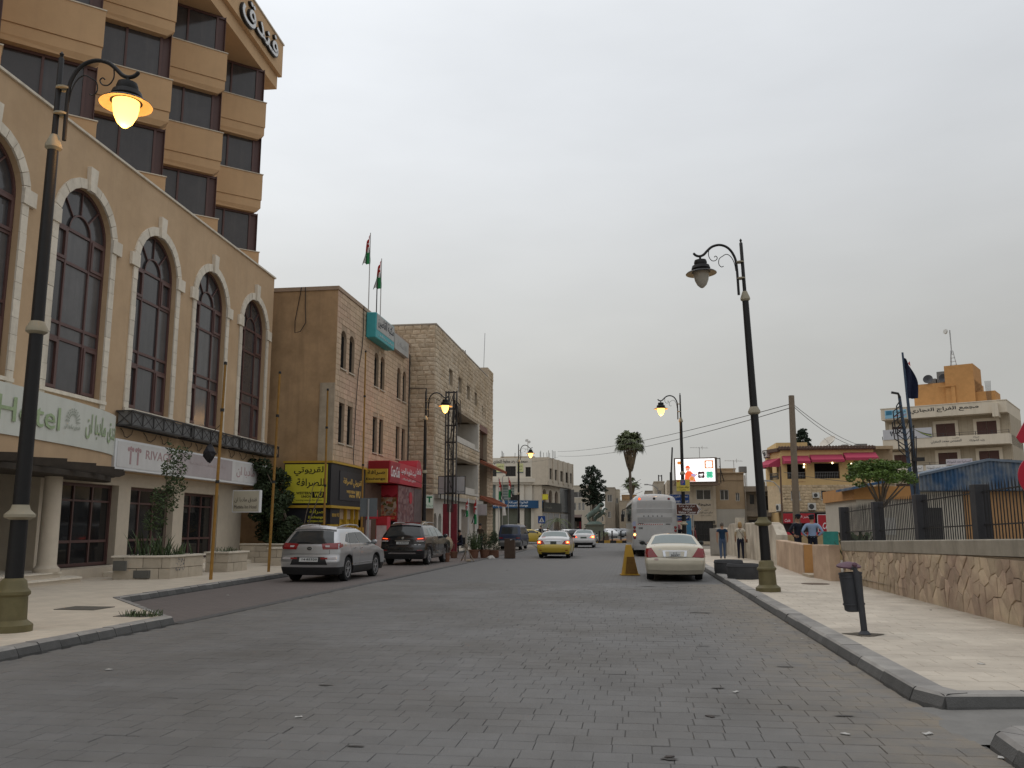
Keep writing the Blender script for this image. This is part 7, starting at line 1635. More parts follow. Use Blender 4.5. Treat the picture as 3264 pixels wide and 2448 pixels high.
 def wheel(s,x,y,spokes=5,rimm=None,twin=False):
  sg=1 if x>0 else-1;w=.22;r_=s.wr;ax=(sg,0,0);m=MB()
  m.lathe([(r_*.66,-w),(r_*.93,-w),(r_,-w+.03),(r_,-.035),(r_*.95,-.005),(r_*.70,0),(r_*.66,-.02)],(x,y,r_),30,ax,cap=False);t=m.build('wheel',tyre,s.o,smooth=True,local=True)
  m=MB();m.lathe([(r_*.69,-.015),(r_*.63,-.01),(r_*.60,-.05),(.001,-.06)],(x,y,r_),30,ax,cap=False);m.build('rim',mat('rim_dark',(.05,.05,.052),.5),t,local=True)
  m=MB();m.lathe([(r_*.70,-.012),(r_*.70,.0),(r_*.62,.002),(r_*.61,-.02)],(x,y,r_),30,ax,cap=False)
  for k in range(spokes):
   a=2*math.pi*k/spokes+.3
   for da in(-.16,.16):
    c,s_=math.cos(a+da),math.sin(a+da);c0,s0=math.cos(a+da*.4),math.sin(a+da*.4);p0=Vector((x-sg*.012,y+c0*r_*.10,r_+s0*r_*.10));p1=Vector((x-sg*.012,y+c*r_*.64,r_+s_*r_*.64));m.tube([p0,p1],r_*.045,4)
  m.lathe([(r_*.14,-.01),(r_*.12,.006),(.001,.008)],(x,y,r_),12,ax);m.build('spokes',rimm or alloy,t,local=True)
 def wheels4(s,**k):
  x=s.X(s.wr)-.01
  for y in s.wheels:
   for sg in(-1,1):s.wheel(sg*x,y,**k)
 def mirror(s,y,z,mm,size=.12):
  for sg in(-1,1):
   x=s.X(z);m=MB();c=Vector((sg*(x+.13),y,z+.05));m.lathe([(.001,-.06),(size*.6,-.04),(size*.72,.02),(size*.45,.07),(.001,.09)],c,12,(0,1,.1));
   for v in m.v:v.x=c.x+(v.x-c.x)*1.15;v.z=c.z+(v.z-c.z)*.85
   m.tube([(sg*(x-.02),y+.03,z-.01),c],.028,5);mo=m.build('mirror',mm,s.o,smooth=True,local=True,angle=60)
   g=MB();g.lathe([(.001,0),(size*.62,0)],c+Vector((0,-.062+.02,0)),12,(0,-1,0));g.build('mirror_glass',carglass_l,mo,local=True)
 def plate(s,x0,x1,z0,z1,t1,off=.02,t2=None,light=platem):
  p=s.rear_patch('licence_plate',light,[(x0,z0),(x1,z0),(x1,z1),(x0,z1)],off=off,n=3)
  wf=lambda a,d,z:s.rp(a,z,off+d)
  zt0=z0+.025 if not t2 else z0+(z1-z0)*.08
  text(t1,None,x0+(x1-x0)*.14,x1-.025,zt0,(z1-.022)if not t2 else z0+(z1-z0)*.48,.002,platek,p,warp=wf,bold=.025,thick=.002)
  if t2:text(t2,None,x0+(x1-x0)*.38,x1-(x1-x0)*.36,z0+(z1-z0)*.56,z1-.022,.002,platek,p,warp=wf,bold=.02,thick=.002)
# ---- silver crossover
def body_label(c):return c
silver=paint('silver_paint',(.44,.445,.46),.75,.30)
c=Car('parked_car','silver crossover with roof rails parked at the left kerb',4.44,1.86,1.64,
  [(.20,.10),(.42,.02),(.60,.0),(.72,.03),(.80,.055),(1.02,.06),(1.12,.10),(1.26,.20),(1.46,.40),(1.56,.54),(1.60,.66)],[(.2,.12),(.45,.02),(.65,.0),(.85,.12),(1.0,.75),(1.06,1.05),(1.3,1.5),(1.5,1.95),(1.60,2.35)],
  [(.20,.86),(.34,.905),(.60,.93),(.85,.93),(1.02,.905),(1.12,.885),(1.46,.74),(1.56,.68),(1.60,.60)],1.60,.24,(-1.32,1.32),.36,silver,lowm=plast,lowz=.44,arch=.05)
K=c
K.wheels4(spokes=5)
gw=K.rear_patch('rear_window',carglass,[(-.74,1.10),(.74,1.10),(.60,1.47),(-.60,1.47)],off=.006,n=12);
m=MB();m.tube([K.rp(.10,1.115,.02),K.rp(-.05,1.13,.03),K.rp(-.42,1.14,.03)],.012,5);m.build('wiper',plast,K.o,local=True)
m=MB()
for x in(-.62,.62):pass
K.rear_patch('spoiler',silver,[(-.66,1.50),(.66,1.50),(.62,1.585),(-.62,1.585)],off=.045,n=8,th=.06)
for sg in(-1,1):
 P=[(sg*.40,.99),(sg*.90,.97),(sg*.885,1.15),(sg*.36,1.10)];P[0]=(sg*.42,.96);t=K.rear_patch('tail_light',tail,P,off=.018,n=10,th=.03);K.rear_patch('lens',clear_l,[(sg*.50,1.02),(sg*.62,1.02),(sg*.62,1.06),(sg*.48,1.06)],off=.024,n=3,parent=t)
 K.side_patch('tail_light_side',tail,[(-2.12,1.0),(-1.84,1.04),(-1.80,1.13),(-2.06,1.13)],sg,off=.006)
 K.rear_patch('reflector',tail,[(sg*.36,.665),(sg*.58,.665),(sg*.58,.715),(sg*.38,.715)],off=.018,n=4);K.rear_patch('bumper_lamp',clear_l,[(sg*.58,.665),(sg*.85,.675),(sg*.82,.73),(sg*.58,.715)],off=.016,n=4)
K.rear_patch('plate_recess',plast,[(-.58,.52),(.58,.52),(.48,.73),(-.48,.73)],off=.010,n=8)
K.plate(-.29,.29,.60,.71,'14·85320',off=.022)
m=MB();m.lathe([(.001,.006),(.05,.008),(.058,.0)],K.rp(0,.985,.004),16,(0,-1,.05),cap=False)
for v in m.v:v.x*=1.55
m.build('badge',plast,K.o,local=True);m=MB();m.lathe([(.060,.002),(.060,.008),(.052,.009),(.051,.006)],K.rp(0,.985,.004),18,(0,-1,.05),cap=False)
for v in m.v:v.x*=1.5
m.build('badge_rim',chrome,K.o,local=True)
text('KIA',None,-.05,.05,.968,1.0,.012,chrome,K.o,warp=lambda a,d,z:K.rp(a,z,d+.006),thick=.003)
m=MB();m.tube([K.rp(-.62,.83,.003),K.rp(0,.83,.003),K.rp(.62,.83,.003)],.006,4);m.tube([K.rp(sg_*.62,z_,.003)for sg_,z_ in((1,.83),(1,.95))],.006,4);m.build('tailgate_seam',under,K.o,local=True,kind='stuff')
for sg in(-1,1):
 K.side_patch('side_window',carglass,[(-1.22,1.13),(-.42,1.13),(-.50,1.46),(-1.05,1.44)],sg,off=.008,n=8);K.side_patch('side_window',carglass,[(-.36,1.13),(.78,1.12),(.12,1.46),(-.44,1.46)],sg,off=.008,n=8);K.side_patch('quarter_window',carglass,[(-1.52,1.20),(-1.28,1.14),(-1.12,1.42),(-1.25,1.40)],sg,off=.008,n=4)
 for y0,y1 in((-.98,-.38),(-.36,.80)):
  d=K.side_patch('door',silver,[(y0,.46),(y1,.46),(y1,1.10),(y0-(.18 if y0<-.5 else 0),1.10)],sg,off=.004,n=8,th=.010);K.side_patch('handle',chrome,[(y0+.04,.965),(y0+.22,.965),(y0+.22,.995),(y0+.04,.995)],sg,off=.035,n=2,parent=d,th=.03)
 K.side_patch('side_moulding',chrome,[(-.85,.50),(.85,.50),(.85,.535),(-.85,.535)],sg,off=.018,n=3,th=.02);K.side_patch('sill_cladding',plast,[(-.92,.27),(.92,.27),(.92,.44),(-.92,.44)],sg,off=.012,n=4,th=.02)
 m=MB();m.tube([(sg*.62,-1.55,1.60),(sg*.63,-1.3,1.66),(sg*.63,-.6,1.70),(sg*.62,.1,1.68),(sg*.61,.3,1.62)],.020,6);m.build('roof_rail',alloy,K.o,local=True,smooth=True)
K.mirror(.72,1.10,silver,.13)
m=MB();m.tube([(0,-1.45,1.64),(-.0,-1.62,1.84)],.007,4);m.build('antenna',plast,K.o,local=True);K.side_patch('fuel_light',mat('side_reflector',(.4,.22,.05),.3),[(-1.62,1.07),(-1.55,1.07),(-1.55,1.10),(-1.62,1.10)],1,off=.006,n=2)
place(K.o,(-9.56,27.45,.0),R(-1.5))
# ---- black large suv
blackp=paint('black_paint',(.008,.008,.010),0,.15)
c=Car('parked_car','large black sport utility car parked ahead of the silver one',5.0,1.96,1.78,
  [(.25,.12),(.45,.02),(.62,.0),(.80,.02),(.84,.06),(1.10,.07),(1.24,.12),(1.38,.22),(1.60,.42),(1.68,.56),(1.72,.70)],[(.25,.12),(.5,.02),(.8,.02),(1.0,.2),(1.08,.9),(1.14,1.25),(1.4,1.75),(1.6,2.2),(1.72,2.7)],
  [(.25,.90),(.38,.95),(.65,.98),(.95,.98),(1.12,.955),(1.24,.93),(1.6,.76),(1.68,.71),(1.72,.63)],1.72,.30,(-1.48,1.45),.38,blackp,arch=.05)
K=c;K.wheels4(spokes=6)
K.rear_patch('rear_window',carglass,[(-.80,1.20),(.80,1.20),(.64,1.60),(-.64,1.60)],off=.006,n=12)
K.rear_patch('spoiler',blackp,[(-.70,1.62),(.70,1.62),(.66,1.70),(-.66,1.70)],off=.05,n=8,th=.06);K.rear_patch('high_brake_light',tail,[(-.18,1.64),(.18,1.64),(.18,1.665),(-.18,1.665)],off=.056,n=3)
for sg in(-1,1):
 t=K.rear_patch('tail_light',tail,[(sg*.60,1.02),(sg*.955,1.04),(sg*.93,1.20),(sg*.56,1.12)],off=.02,n=10,th=.03);K.rear_patch('lens',clear_l,[(sg*.64,1.00),(sg*.93,1.01),(sg*.94,1.05),(sg*.62,1.05)],off=.028,n=5,parent=t);K.rear_patch('lit_bar',tail_on,[(sg*.66,1.10),(sg*.90,1.12),(sg*.90,1.135),(sg*.66,1.115)],off=.027,n=4,parent=t)
 K.side_patch('tail_light_side',tail,[(-2.38,1.05),(-2.08,1.10),(-2.05,1.19),(-2.34,1.19)],sg,off=.006)
 K.rear_patch('reflector',tail,[(sg*.66,.62),(sg*.88,.63),(sg*.88,.66),(sg*.66,.65)],off=.012,n=3)
 K.side_patch('side_window',carglass_l,[(-1.50,1.24),(-.92,1.23),(-.98,1.58),(-1.42,1.56)],sg,off=.008,n=6);K.side_patch('side_window',carglass_l,[(-.86,1.23),(-.02,1.22),(-.12,1.60),(-.92,1.58)],sg,off=.008,n=6);K.side_patch('side_window',carglass_l,[(.04,1.22),(1.02,1.20),(.40,1.58),(-.06,1.60)],sg,off=.008,n=6)
 for y0,y1 in((-.98,-.02),(.02,1.06)):
  d=K.side_patch('door',blackp,[(y0,.52),(y1,.52),(y1,1.20),(y0,1.20)],sg,off=.004,n=8,th=.01);K.side_patch('handle',chrome,[(y0+.05,1.06),(y0+.25,1.06),(y0+.25,1.09),(y0+.05,1.09)],sg,off=.035,n=2,parent=d,th=.03)
 K.side_patch('side_step',chrome,[(-1.0,.40),(1.0,.40),(1.0,.45),(-1.0,.45)],sg,off=.04,n=3,th=.05)
 m=MB();m.tube([(sg*.66,-1.75,1.71),(sg*.68,-1.5,1.80),(sg*.68,-.6,1.83),(sg*.67,.2,1.80),(sg*.65,.4,1.74)],.022,6);m.build('roof_rail',alloy,K.o,local=True,smooth=True)
K.rear_patch('chrome_strip',chrome,[(-.34,1.025),(.34,1.025),(.33,1.065),(-.33,1.065)],off=.025,n=5,th=.03);K.plate(-.27,.27,.89,1.0,'16·34937',off=.014)
K.rear_patch('bumper_chrome',chrome,[(-.62,.50),(.62,.50),(.58,.55),(-.58,.55)],off=.022,n=6,th=.03);K.rear_patch('lower_bumper',plast,[(-.84,.30),(.84,.30),(.86,.48),(-.86,.48)],off=.010,n=6)
m=MB();m.lathe([(.045,0),(.052,.006),(.045,.012)],K.rp(0,1.13,.004),16,(0,-1,.1));m.build('badge',chrome,K.o,local=True)
m=MB();m.tube([K.rp(-.45,1.225,.02),K.rp(0.1,1.24,.03),K.rp(.25,1.215,.02)],.011,5);m.build('wiper',plast,K.o,local=True)
for x in(.52,.70):K.rear_patch('model_badge',chrome,[(x,.86),(x+.10,.86),(x+.10,.89),(x,.89)],off=.008,n=2)
m=MB();m.tube([(.3,-2.3,.30),(.3,-2.44,.30)],.04,8);m.build('exhaust',alloy,K.o,local=True)
K.mirror(.92,1.17,blackp,.14);place(K.o,(-9.85,39.3,0),R(-1))
# ---- ivory saloon (right, from behind)
ivory=paint('ivory_paint',(.52,.475,.375),.15,.32)
def saloon(label,pm,L=4.75,W=1.80,lowm=None,lowz=0,group=None,name='car',H=1.42,res=56,bul=.05):
 sc=H/1.42
 return Car(name,label,L,W,H,[(.22,.14),(.36,.05),(.52,.0),(.66,.01),(.70,.05),(.90,.10),(1.00,.14),(1.035,.22),(1.06,.62),(1.10,.72),(1.32,1.12),(1.37,1.30)],[(.22,.14),(.4,.02),(.6,.02),(.76,.14),(.90,.9),(.96,1.2),(1.15,1.6),(1.30,2.0),(1.37,2.3)],
  [(.22,W/2-.06),(.36,W/2-.02),(.55,W/2),(.80,W/2-.005),(.98,W/2-.04),(1.06,W/2-.07),(1.32,W/2-.24),(1.37,W/2-.32)],1.37,.22,(-1.33,1.36),.315,pm,lowm=lowm,lowz=lowz,group=group,arch=.05,res=res,bulge=bul)
K=saloon('ivory saloon car parked at the right kerb behind the coach',ivory,4.78,1.80,name='parked_car');K.wheels4(spokes=7)
K.rear_patch('rear_window',carglass_l,[(-.70,1.085),(.70,1.085),(.56,1.335),(-.56,1.335)],off=.006,n=12)
for x in(-.36,.36):m=MB();m.lathe([(.001,.14),(.10,.13),(.13,.0)],K.rp(x,1.10,-.06),10);
for sg in(-1,1):
 K.rear_patch('tail_light',tail,[(sg*.50,.695),(sg*.885,.70),(sg*.87,.965),(sg*.70,.985)],off=.016,n=10,th=.03);K.side_patch('tail_light_side',tail,[(-2.27,.70),(-2.10,.78),(-2.10,.95),(-2.20,.97)],sg,off=.006)
 K.side_patch('side_window',carglass,[(-1.25,1.06),(-.30,1.06),(-.35,1.30),(-.95,1.29)],sg,off=.008);K.side_patch('side_window',carglass,[(-.24,1.06),(.72,1.05),(.20,1.30),(-.29,1.30)],sg,off=.008)
 K.rear_patch('bumper_scuff',mat('ivory_dirt',(.30,.27,.20),.7),[(sg*.55,.50),(sg*.80,.515),(sg*.79,.525),(sg*.56,.51)],off=.006,n=3)
K.rear_patch('bumper',ivory,[(-.80,.36),(.80,.36),(.82,.62),(-.82,.62)],off=.030,n=10,th=.04)
K.rear_patch('plate_surround',chrome,[(-.34,.71),(.34,.71),(.37,.90),(-.37,.90)],off=.018,n=6);K.rear_patch('plate_recess',ivory,[(-.27,.725),(.27,.725),(.29,.875),(-.29,.875)],off=.024,n=4);K.plate(-.17,.17,.715,.865,'30297',off=.032,t2='11')
m=MB();m.tube([K.rp(-.60,1.035,.004),K.rp(-.52,.70,.004),K.rp(.0,.665,.006),K.rp(.52,.70,.004),K.rp(.60,1.035,.004)],.006,4);m.build('boot_seam',under,K.o,local=True)
for x in(-.48,.44):K.rear_patch('model_badge',alloy,[(x,.915),(x+(.08 if x<0 else.03),.915),(x+(.08 if x<0 else.03),.935),(x,.935)],off=.006,n=2)
K.rear_patch('sticker',mat('pink_sticker',(.5,.36,.36),.7),[(-.62,.63),(-.50,.63),(-.50,.655),(-.62,.655)],off=.036,n=2,th=.004)
m=MB();m.tube([(-.62,-2.2,.24),(-.2,-2.25,.22),(.3,-2.2,.25)],.02,5);m.build('exhaust',alloy,K.o,local=True)
m=MB();m.box(-.12,.12,-1.0,-.2,1.405,1.425);m.build('sunroof',plast,K.o,local=True);K.mirror(.62,1.04,plast,.12);place(K.o,(1.19,29.6,0),R(-.5))
# ---- taxi and white saloon ahead
white_c=paint('white_paint',(.60,.60,.60),0,.3);taxi_y=paint('taxi_yellow',(.50,.36,.035),0,.35)
K=saloon('white and yellow taxi saloon with lit tail lights driving away in mid street',white_c,4.55,1.76,lowm=taxi_y,lowz=.68,name='taxi');K.wheels4(spokes=5)
K.rear_patch('rear_window',carglass_l,[(-.70,1.09),(.70,1.09),(.57,1.335),(-.57,1.335)],off=.006,n=10)
for sg in(-1,1):
 t=K.rear_patch('tail_light',tail,[(sg*.46,.73),(sg*.87,.72),(sg*.85,.92),(sg*.56,.90)],off=.02,n=8,th=.03);K.rear_patch('lit_lamp',tail_on,[(sg*.66,.76),(sg*.84,.76),(sg*.83,.88),(sg*.66,.88)],off=.028,n=4,parent=t);K.rear_patch('bulb',tail_hot,[(sg*.71,.79),(sg*.79,.79),(sg*.79,.85),(sg*.71,.85)],off=.036,n=3,parent=t)
 K.rear_patch('reflector',tail,[(sg*.62,.40),(sg*.76,.41),(sg*.74,.45),(sg*.62,.44)],off=.008,n=3);K.side_patch('side_window',carglass,[(-1.2,1.06),(-.3,1.06),(-.35,1.30),(-.9,1.29)],sg,off=.008);K.side_patch('side_window',carglass,[(-.24,1.06),(.7,1.05),(.2,1.30),(-.29,1.30)],sg,off=.008)
K.rear_patch('boot_chrome',chrome,[(-.44,.885),(.44,.885),(.42,.92),(-.42,.92)],off=.02,n=6);K.plate(-.16,.16,.705,.86,'50',off=.014,light=mat('taxi_plate',(.08,.10,.08),.5))
K.rear_patch('lower_bumper',plast,[(-.60,.23),(.60,.23),(.64,.33),(-.64,.33)],off=.012,n=5);K.rear_patch('pink_sticker',mat('pink_label',(.55,.22,.22),.6),[(-.66,1.045),(-.46,1.045),(-.46,1.075),(-.66,1.075)],off=.006,n=3)
m=MB();m.box(-.12,.12,-.15,.0,1.40,1.49);m.build('taxi_sign',plast,K.o,local=True,bevel=.02);K.mirror(.6,1.04,plast,.12);place(K.o,(-4.33,48.6,0),R(1));taxi=K.o
K=saloon('white saloon with lit brake lights ahead of the taxi',white_c,4.55,1.77,name='car');K.wheels4(spokes=5)
K.rear_patch('rear_window',carglass_l,[(-.68,1.09),(.68,1.09),(.55,1.335),(-.55,1.335)],off=.006,n=10)
for sg in(-1,1):
 t=K.rear_patch('tail_light',tail_on,[(sg*.50,.80),(sg*.86,.76),(sg*.85,.95),(sg*.66,.94)],off=.02,n=8,th=.03);K.rear_patch('bulb',tail_hot,[(sg*.62,.81),(sg*.82,.80),(sg*.80,.90),(sg*.66,.90)],off=.030,n=4,parent=t)
 K.side_patch('side_window',carglass,[(-1.2,1.06),(-.3,1.06),(-.35,1.30),(-.9,1.29)],sg,off=.008);K.side_patch('side_window',carglass,[(-.24,1.06),(.7,1.05),(.2,1.30),(-.29,1.30)],sg,off=.008)
K.rear_patch('licence_plate',mat('taxi_plate',(.08,.10,.08)),[(-.24,.72),(.24,.72),(.24,.84),(-.24,.84)],off=.012,n=3);K.rear_patch('lower_bumper',plast,[(-.70,.24),(.70,.24),(.74,.42),(-.74,.42)],off=.012,n=5)
m=MB();m.tube([(0,-1.0,1.41),(0,-1.15,1.5)],.02,4);m.build('antenna',plast,K.o,local=True);K.mirror(.6,1.04,plast,.12);place(K.o,(-4.12,72.3,0),R(1));wcar=K.o
def recolour(o,mp_):
 for ch in o.children:
  if ch.type=='MESH' and any(mm in mp_ for mm in ch.data.materials):
   ch.data=ch.data.copy()
   for i,mm in enumerate(ch.data.materials):
    if mm in mp_:ch.data.materials[i]=mp_[mm]
  recolour(ch,mp_)
def far_car(src,loc,rz,label,mp_=None,name=None,cat=None):
 o=copy_tree(src,loc,rz);o['label']=label
 if name:o.name=name
 if cat:o['category']=cat
 mp2={tail_on:tail,tail_hot:tail};mp2.update(mp_ or{});recolour(o,mp2);return o
far_car(taxi,(-10.2,86.5,0),R(-82),'yellow taxi crossing the junction beside the blue van',{white_c:taxi_y});far_car(wcar,(-10.0,90.5,0),R(98),'white saloon crossing behind the yellow taxi')
far_car(taxi,(-6.9,88.0,0),R(60),'yellow and white taxi turning at the roundabout',None);dkp=paint('dark_red_paint',(.05,.012,.015),0,.3);bl_=paint('navy_paint',(.012,.014,.025),0,.3);gr_=paint('grey_paint',(.17,.18,.19),.4,.3)
far_car(wcar,(-5.8,82.5,0),R(82),'dark saloon half hidden behind the taxi roof',{white_c:bl_})
for i,(x,y,mp_,lab)in enumerate(((-5.2,132,{white_c:gr_},'grey car parked nearest in the far side street row'),(-4.0,137,{},'white car second in the far parked row'),(-3.2,141,{white_c:gr_},'small grey car third in the far parked row'),(-2.0,145,{white_c:bl_},'dark car at the far end of the parked row'))):far_car(wcar,(x,y,0),R(190+i*6),lab,mp_,'parked_car')
# ---- blue van
vanb=paint('dark_blue_paint',(.014,.030,.075),.2,.4);vang=paint('grey_lower_paint',(.10,.105,.11),.2,.45)
K=Car('van','old dark blue minivan parked near the corner at the left',4.3,1.66,1.83,[(.25,.06),(.45,.0),(.62,.0),(.66,.03),(1.05,.04),(1.2,.08),(1.65,.20),(1.74,.28),(1.77,.38)],[(.25,.1),(.5,.0),(.9,.05),(1.1,.3),(1.6,.9),(1.77,1.25)],[(.25,.78),(.45,.82),(.8,.83),(1.1,.82),(1.65,.74),(1.74,.70),(1.77,.62)],1.77,.25,(-1.2,1.35),.30,vanb,lowm=vang,lowz=.64,cat='van',arch=.04,bulge=.03);K.wheels4(spokes=6)
K.rear_patch('rear_window',carglass,[(-.62,1.12),(.62,1.12),(.56,1.60),(-.56,1.60)],off=.006,n=8)
for sg in(-1,1):K.rear_patch('tail_light',tail,[(sg*.48,.80),(sg*.76,.80),(sg*.76,.88),(sg*.48,.88)],off=.012,n=4);K.side_patch('side_window',carglass,[(-1.7,1.14),(-.6,1.14),(-.6,1.56),(-1.6,1.56)],sg,off=.006);K.side_patch('side_window',carglass,[(-.5,1.14),(1.1,1.14),(.75,1.56),(-.5,1.56)],sg,off=.006)
K.rear_patch('bumper',mat('dull_bumper',(.22,.22,.22),.6),[(-.78,.52),(.78,.52),(.78,.62),(-.78,.62)],off=.05,n=5,th=.07);K.rear_patch('licence_plate',platem,[(-.2,.64),(.2,.64),(.2,.74),(-.2,.74)],off=.012,n=3);K.mirror(1.1,1.15,plast,.1);place(K.o,(-8.98,65.2,0),R(-1))
# ---- coach
coachw=paint('coach_grey_white',(.40,.40,.395),0,.38);coachg=mat('coach_panel_grey',(.33,.33,.325),.5,.05,1.5,streak=.15)
K=Car('coach','grey white coach number 208 with one lit tail light stopped at the right',12.0,2.55,3.45,[(.38,.10),(.55,.02),(.9,.0),(2.0,.03),(2.6,.08),(3.0,.16),(3.2,.24),(3.34,.36),(3.40,.50)],[(.38,.1),(.6,.02),(1.2,.0),(3.0,.25),(3.40,.6)],[(.38,1.20),(.6,1.265),(1.2,1.275),(2.6,1.27),(3.0,1.24),(3.2,1.18),(3.34,1.05),(3.40,.92)],3.40,.36,(-2.9,3.3),.50,coachw,cat='coach',arch=.08,bulge=.10,res=70);K.wheels4(spokes=8)
K.rear_patch('upper_panel',coachg,[(-1.0,2.40),(1.0,2.40),(.97,3.06),(-.97,3.06)],off=.004,n=10,th=.012);K.rear_patch('panel_ridge',coachw,[(-1.0,2.62),(1.0,2.62),(1.0,2.66),(-1.0,2.66)],off=.012,n=6)
K.rear_patch('engine_door',coachw,[(-.97,.78),(.97,.78),(.97,1.62),(-.97,1.62)],off=.012,n=8,th=.03)
for k in range(6):K.rear_patch('grille_slat',coachg,[(-.95,1.88+k*.05),(.95,1.88+k*.05),(.95,1.91+k*.05),(-.95,1.91+k*.05)],off=.016,n=5)
rr_=mat('red_stripe',(.38,.06,.05),.6);ww_=mat('white_stripe',(.55,.55,.54),.6)
for k in range(24):x=-.96+k*.06;K.rear_patch('reflective_stripe',(rr_,ww_)[k%2],[(x,1.745),(x+.06,1.745),(x+.075,1.79),(x+.015,1.79)],off=.010,n=1)
K.rear_patch('vent',plast,[(.60,1.76),(.86,1.76),(.86,1.80),(.60,1.80)],off=.012,n=2);K.rear_patch('vent',plast,[(-.90,1.80),(-.62,1.80),(-.62,1.83),(-.90,1.83)],off=.012,n=2)
for k in range(5):
 cx=-.60+k*.25;m=MB();ci=m.v.append(K.rp(cx,2.22,.012))or len(m.v)-1;rg=[]
 for j in range(10):a=math.pi*j/5;rr2=.055 if j%2==0 else.022;rg.append(m.v.append(K.rp(cx+rr2*math.sin(a),2.22+rr2*math.cos(a),.008))or len(m.v)-1)
 for j in range(10):m.q(ci,rg[j],rg[(j+1)%10])
 m.build('star',plast,K.o,local=True)
def disc(x,z,r_,mm,off=.012,th=.03,nm='tail_light'):
 m=MB();c_=K.rp(x,z,off-th);m.lathe([(r_,0),(r_,th),(r_*.8,th+.008),(.001,th+.01)],c_,16,(0,-1,.02));return m.build(nm,mm,K.o,local=True,smooth=True,angle=50)
ring_=mat('lamp_ring',(.06,.05,.05),.6)
for x in(-1.13,1.13):
 for k,z in enumerate((1.60,1.42,1.20,1.04)):disc(x,z,.085,ring_,.010,nm='lamp_ring');disc(x,z,.068,tail_hot if(k==2 and x<0)else(tail_on if k==2 else tail),.02)
for x,mm in((-.82,tail_on),(0,plast),(.82,tail)):disc(x,3.17,.075,ring_,.02,nm='lamp_ring');disc(x,3.17,.058,mm,.03)
text('208',None,-.92,-.68,1.50,1.62,.016,platek,K.o,warp=lambda a,d,z:K.rp(a,z,d),bold=.02,thick=.002);text('MARIANA',None,-.92,-.62,.83,.89,.016,platek,K.o,warp=lambda a,d,z:K.rp(a,z,d),thick=.002)

K.rear_patch('licence_plate',mat('green_plate',(.10,.28,.20),.5),[(-.40,.56),(-.10,.56),(-.10,.68),(-.40,.68)],off=.014,n=3);K.rear_patch('vent',plast,[(-.08,.84),(.16,.84),(.16,.92),(-.08,.92)],off=.016,n=2)
m=MB();m.lathe([(.14,0),(.14,.004),(.001,.005)],K.rp(-1.12,1.80,.004),18,(0,-1,.02),cap=False);m.build('round_emblem',mat('pale_blue_emblem',(.32,.34,.46),.6),K.o,local=True)
for sg in(-1,1):
 K.side_patch('window_band',carglass,[(-5.4,1.85),(5.2,1.85),(5.0,2.95),(-5.2,2.95)],sg,off=.006,n=12,th=.01)
 for k in range(5):K.side_patch('luggage_door',coachw,[(-4.9+k*1.6,.72),(-3.5+k*1.6-.06,.72),(-3.5+k*1.6-.06,1.5),(-4.9+k*1.6,1.5)],sg,off=.006,n=3,th=.008)
m=MB();m.box(-1.25,1.25,-5.7,-5.5,.25,.60);m.build('rear_skirt',under,K.o,local=True)
for sg in(-1,1):
 m=MB();m.tube([(sg*1.2,5.6,2.9),(sg*1.5,5.9,2.8),(sg*1.5,5.95,2.5)],.03,5);m.box(sg*1.5-.1,sg*1.5+.1,5.85,6.0,2.0,2.5);m.build('mirror',plast,K.o,local=True)
place(K.o,(.86,56.0,0),R(2.2))
# ================================================================== plants
greenl=mat('fresh_leaves',(.088,.142,.028),.6,.3,4,isl=.4);midl=mat('mid_leaves',(.060,.088,.036),.65,.3,4,isl=.4);hedge=mat('hedge_leaves',(.035,.052,.022),.7,.3,4,isl=.45)
q=random.Random(31)
sc_=[((0,0,3.15),(.5,.5,.2))]
for k in range(30):
 a_,r_=k*2.4,1.08*math.sqrt((k+.5)/30);sc_.append(((math.cos(a_)*r_,math.sin(a_)*r_*.8,2.78+.62*(1-r_*r_*.8)+q.uniform(-.14,.16)),(q.uniform(.16,.34),q.uniform(.16,.34),q.uniform(.09,.18))))
tree('street_tree',(7.95,30,.3),1.95,sc_,greenl,.055,4200,'small umbrella shaped tree with fresh green leaves behind the fence',.09,3)
hc=[]
for k in range(30):z_=q.uniform(.3,3.6);hc.append(((q.uniform(-1.5,.75-.42*z_*(z_>1.2)),q.uniform(-.9,1.0),z_),(q.uniform(.3,.6),.5,q.uniform(.3,.5))))
tree('hedge_tree',(-15.3,37.3,.7),1.2,hc,hedge,.085,11000,'dense dark green bushy tree between the hotel and the exchange office',.12,9)
m=MB();m.tube([(-14.4,36.6,.8),(-14.0,36.7,2.0),(-13.6,36.9,3.3)],[.035,.03,.015],6);m.tube([(-14.35,36.6,.9),(-14.2,36.7,2.2),(-13.95,36.9,3.6)],[.03,.02,.012],6);tag(m.build('leaning_shrub',bark),'thin pale leaning stems in front of the dark hedge','stems')
tree('planter_tree',(-14.1,24.9,.75),1.6,[((-.05,0,1.7),(.42,.5,.45)),((.1,.2,2.6),(.38,.45,.4)),((.25,.3,3.1),(.3,.4,.25)),((-.25,-.1,1.05),(.35,.4,.4)),((.2,.15,2.1),(.35,.4,.3)),((-.1,.2,3.3),(.12,.15,.25))],midl,.05,1500,'straggly young tree with sparse leaves growing in the wide planter',.035,11)
c=MB()
for k in range(130):
 x,y=q.uniform(-14.85,-13.6),q.uniform(24.2,26.0);h=q.uniform(.15,.45)*(1.9 if x<-14.4 else 1);a=q.uniform(0,6.28);b_=Vector((x,y,.74));e=b_+Vector((math.cos(a)*h*.6,math.sin(a)*h*.6,h));mid=b_.lerp(e,.55)+Vector((0,0,h*.15));w=Vector((-math.sin(a),math.cos(a),0))*.018;i=len(c.v);c.v+=[b_-w,b_+w,mid+w,e,mid-w];c.q(i,i+1,i+2,i+4);c.q(i+4,i+2,i+3)
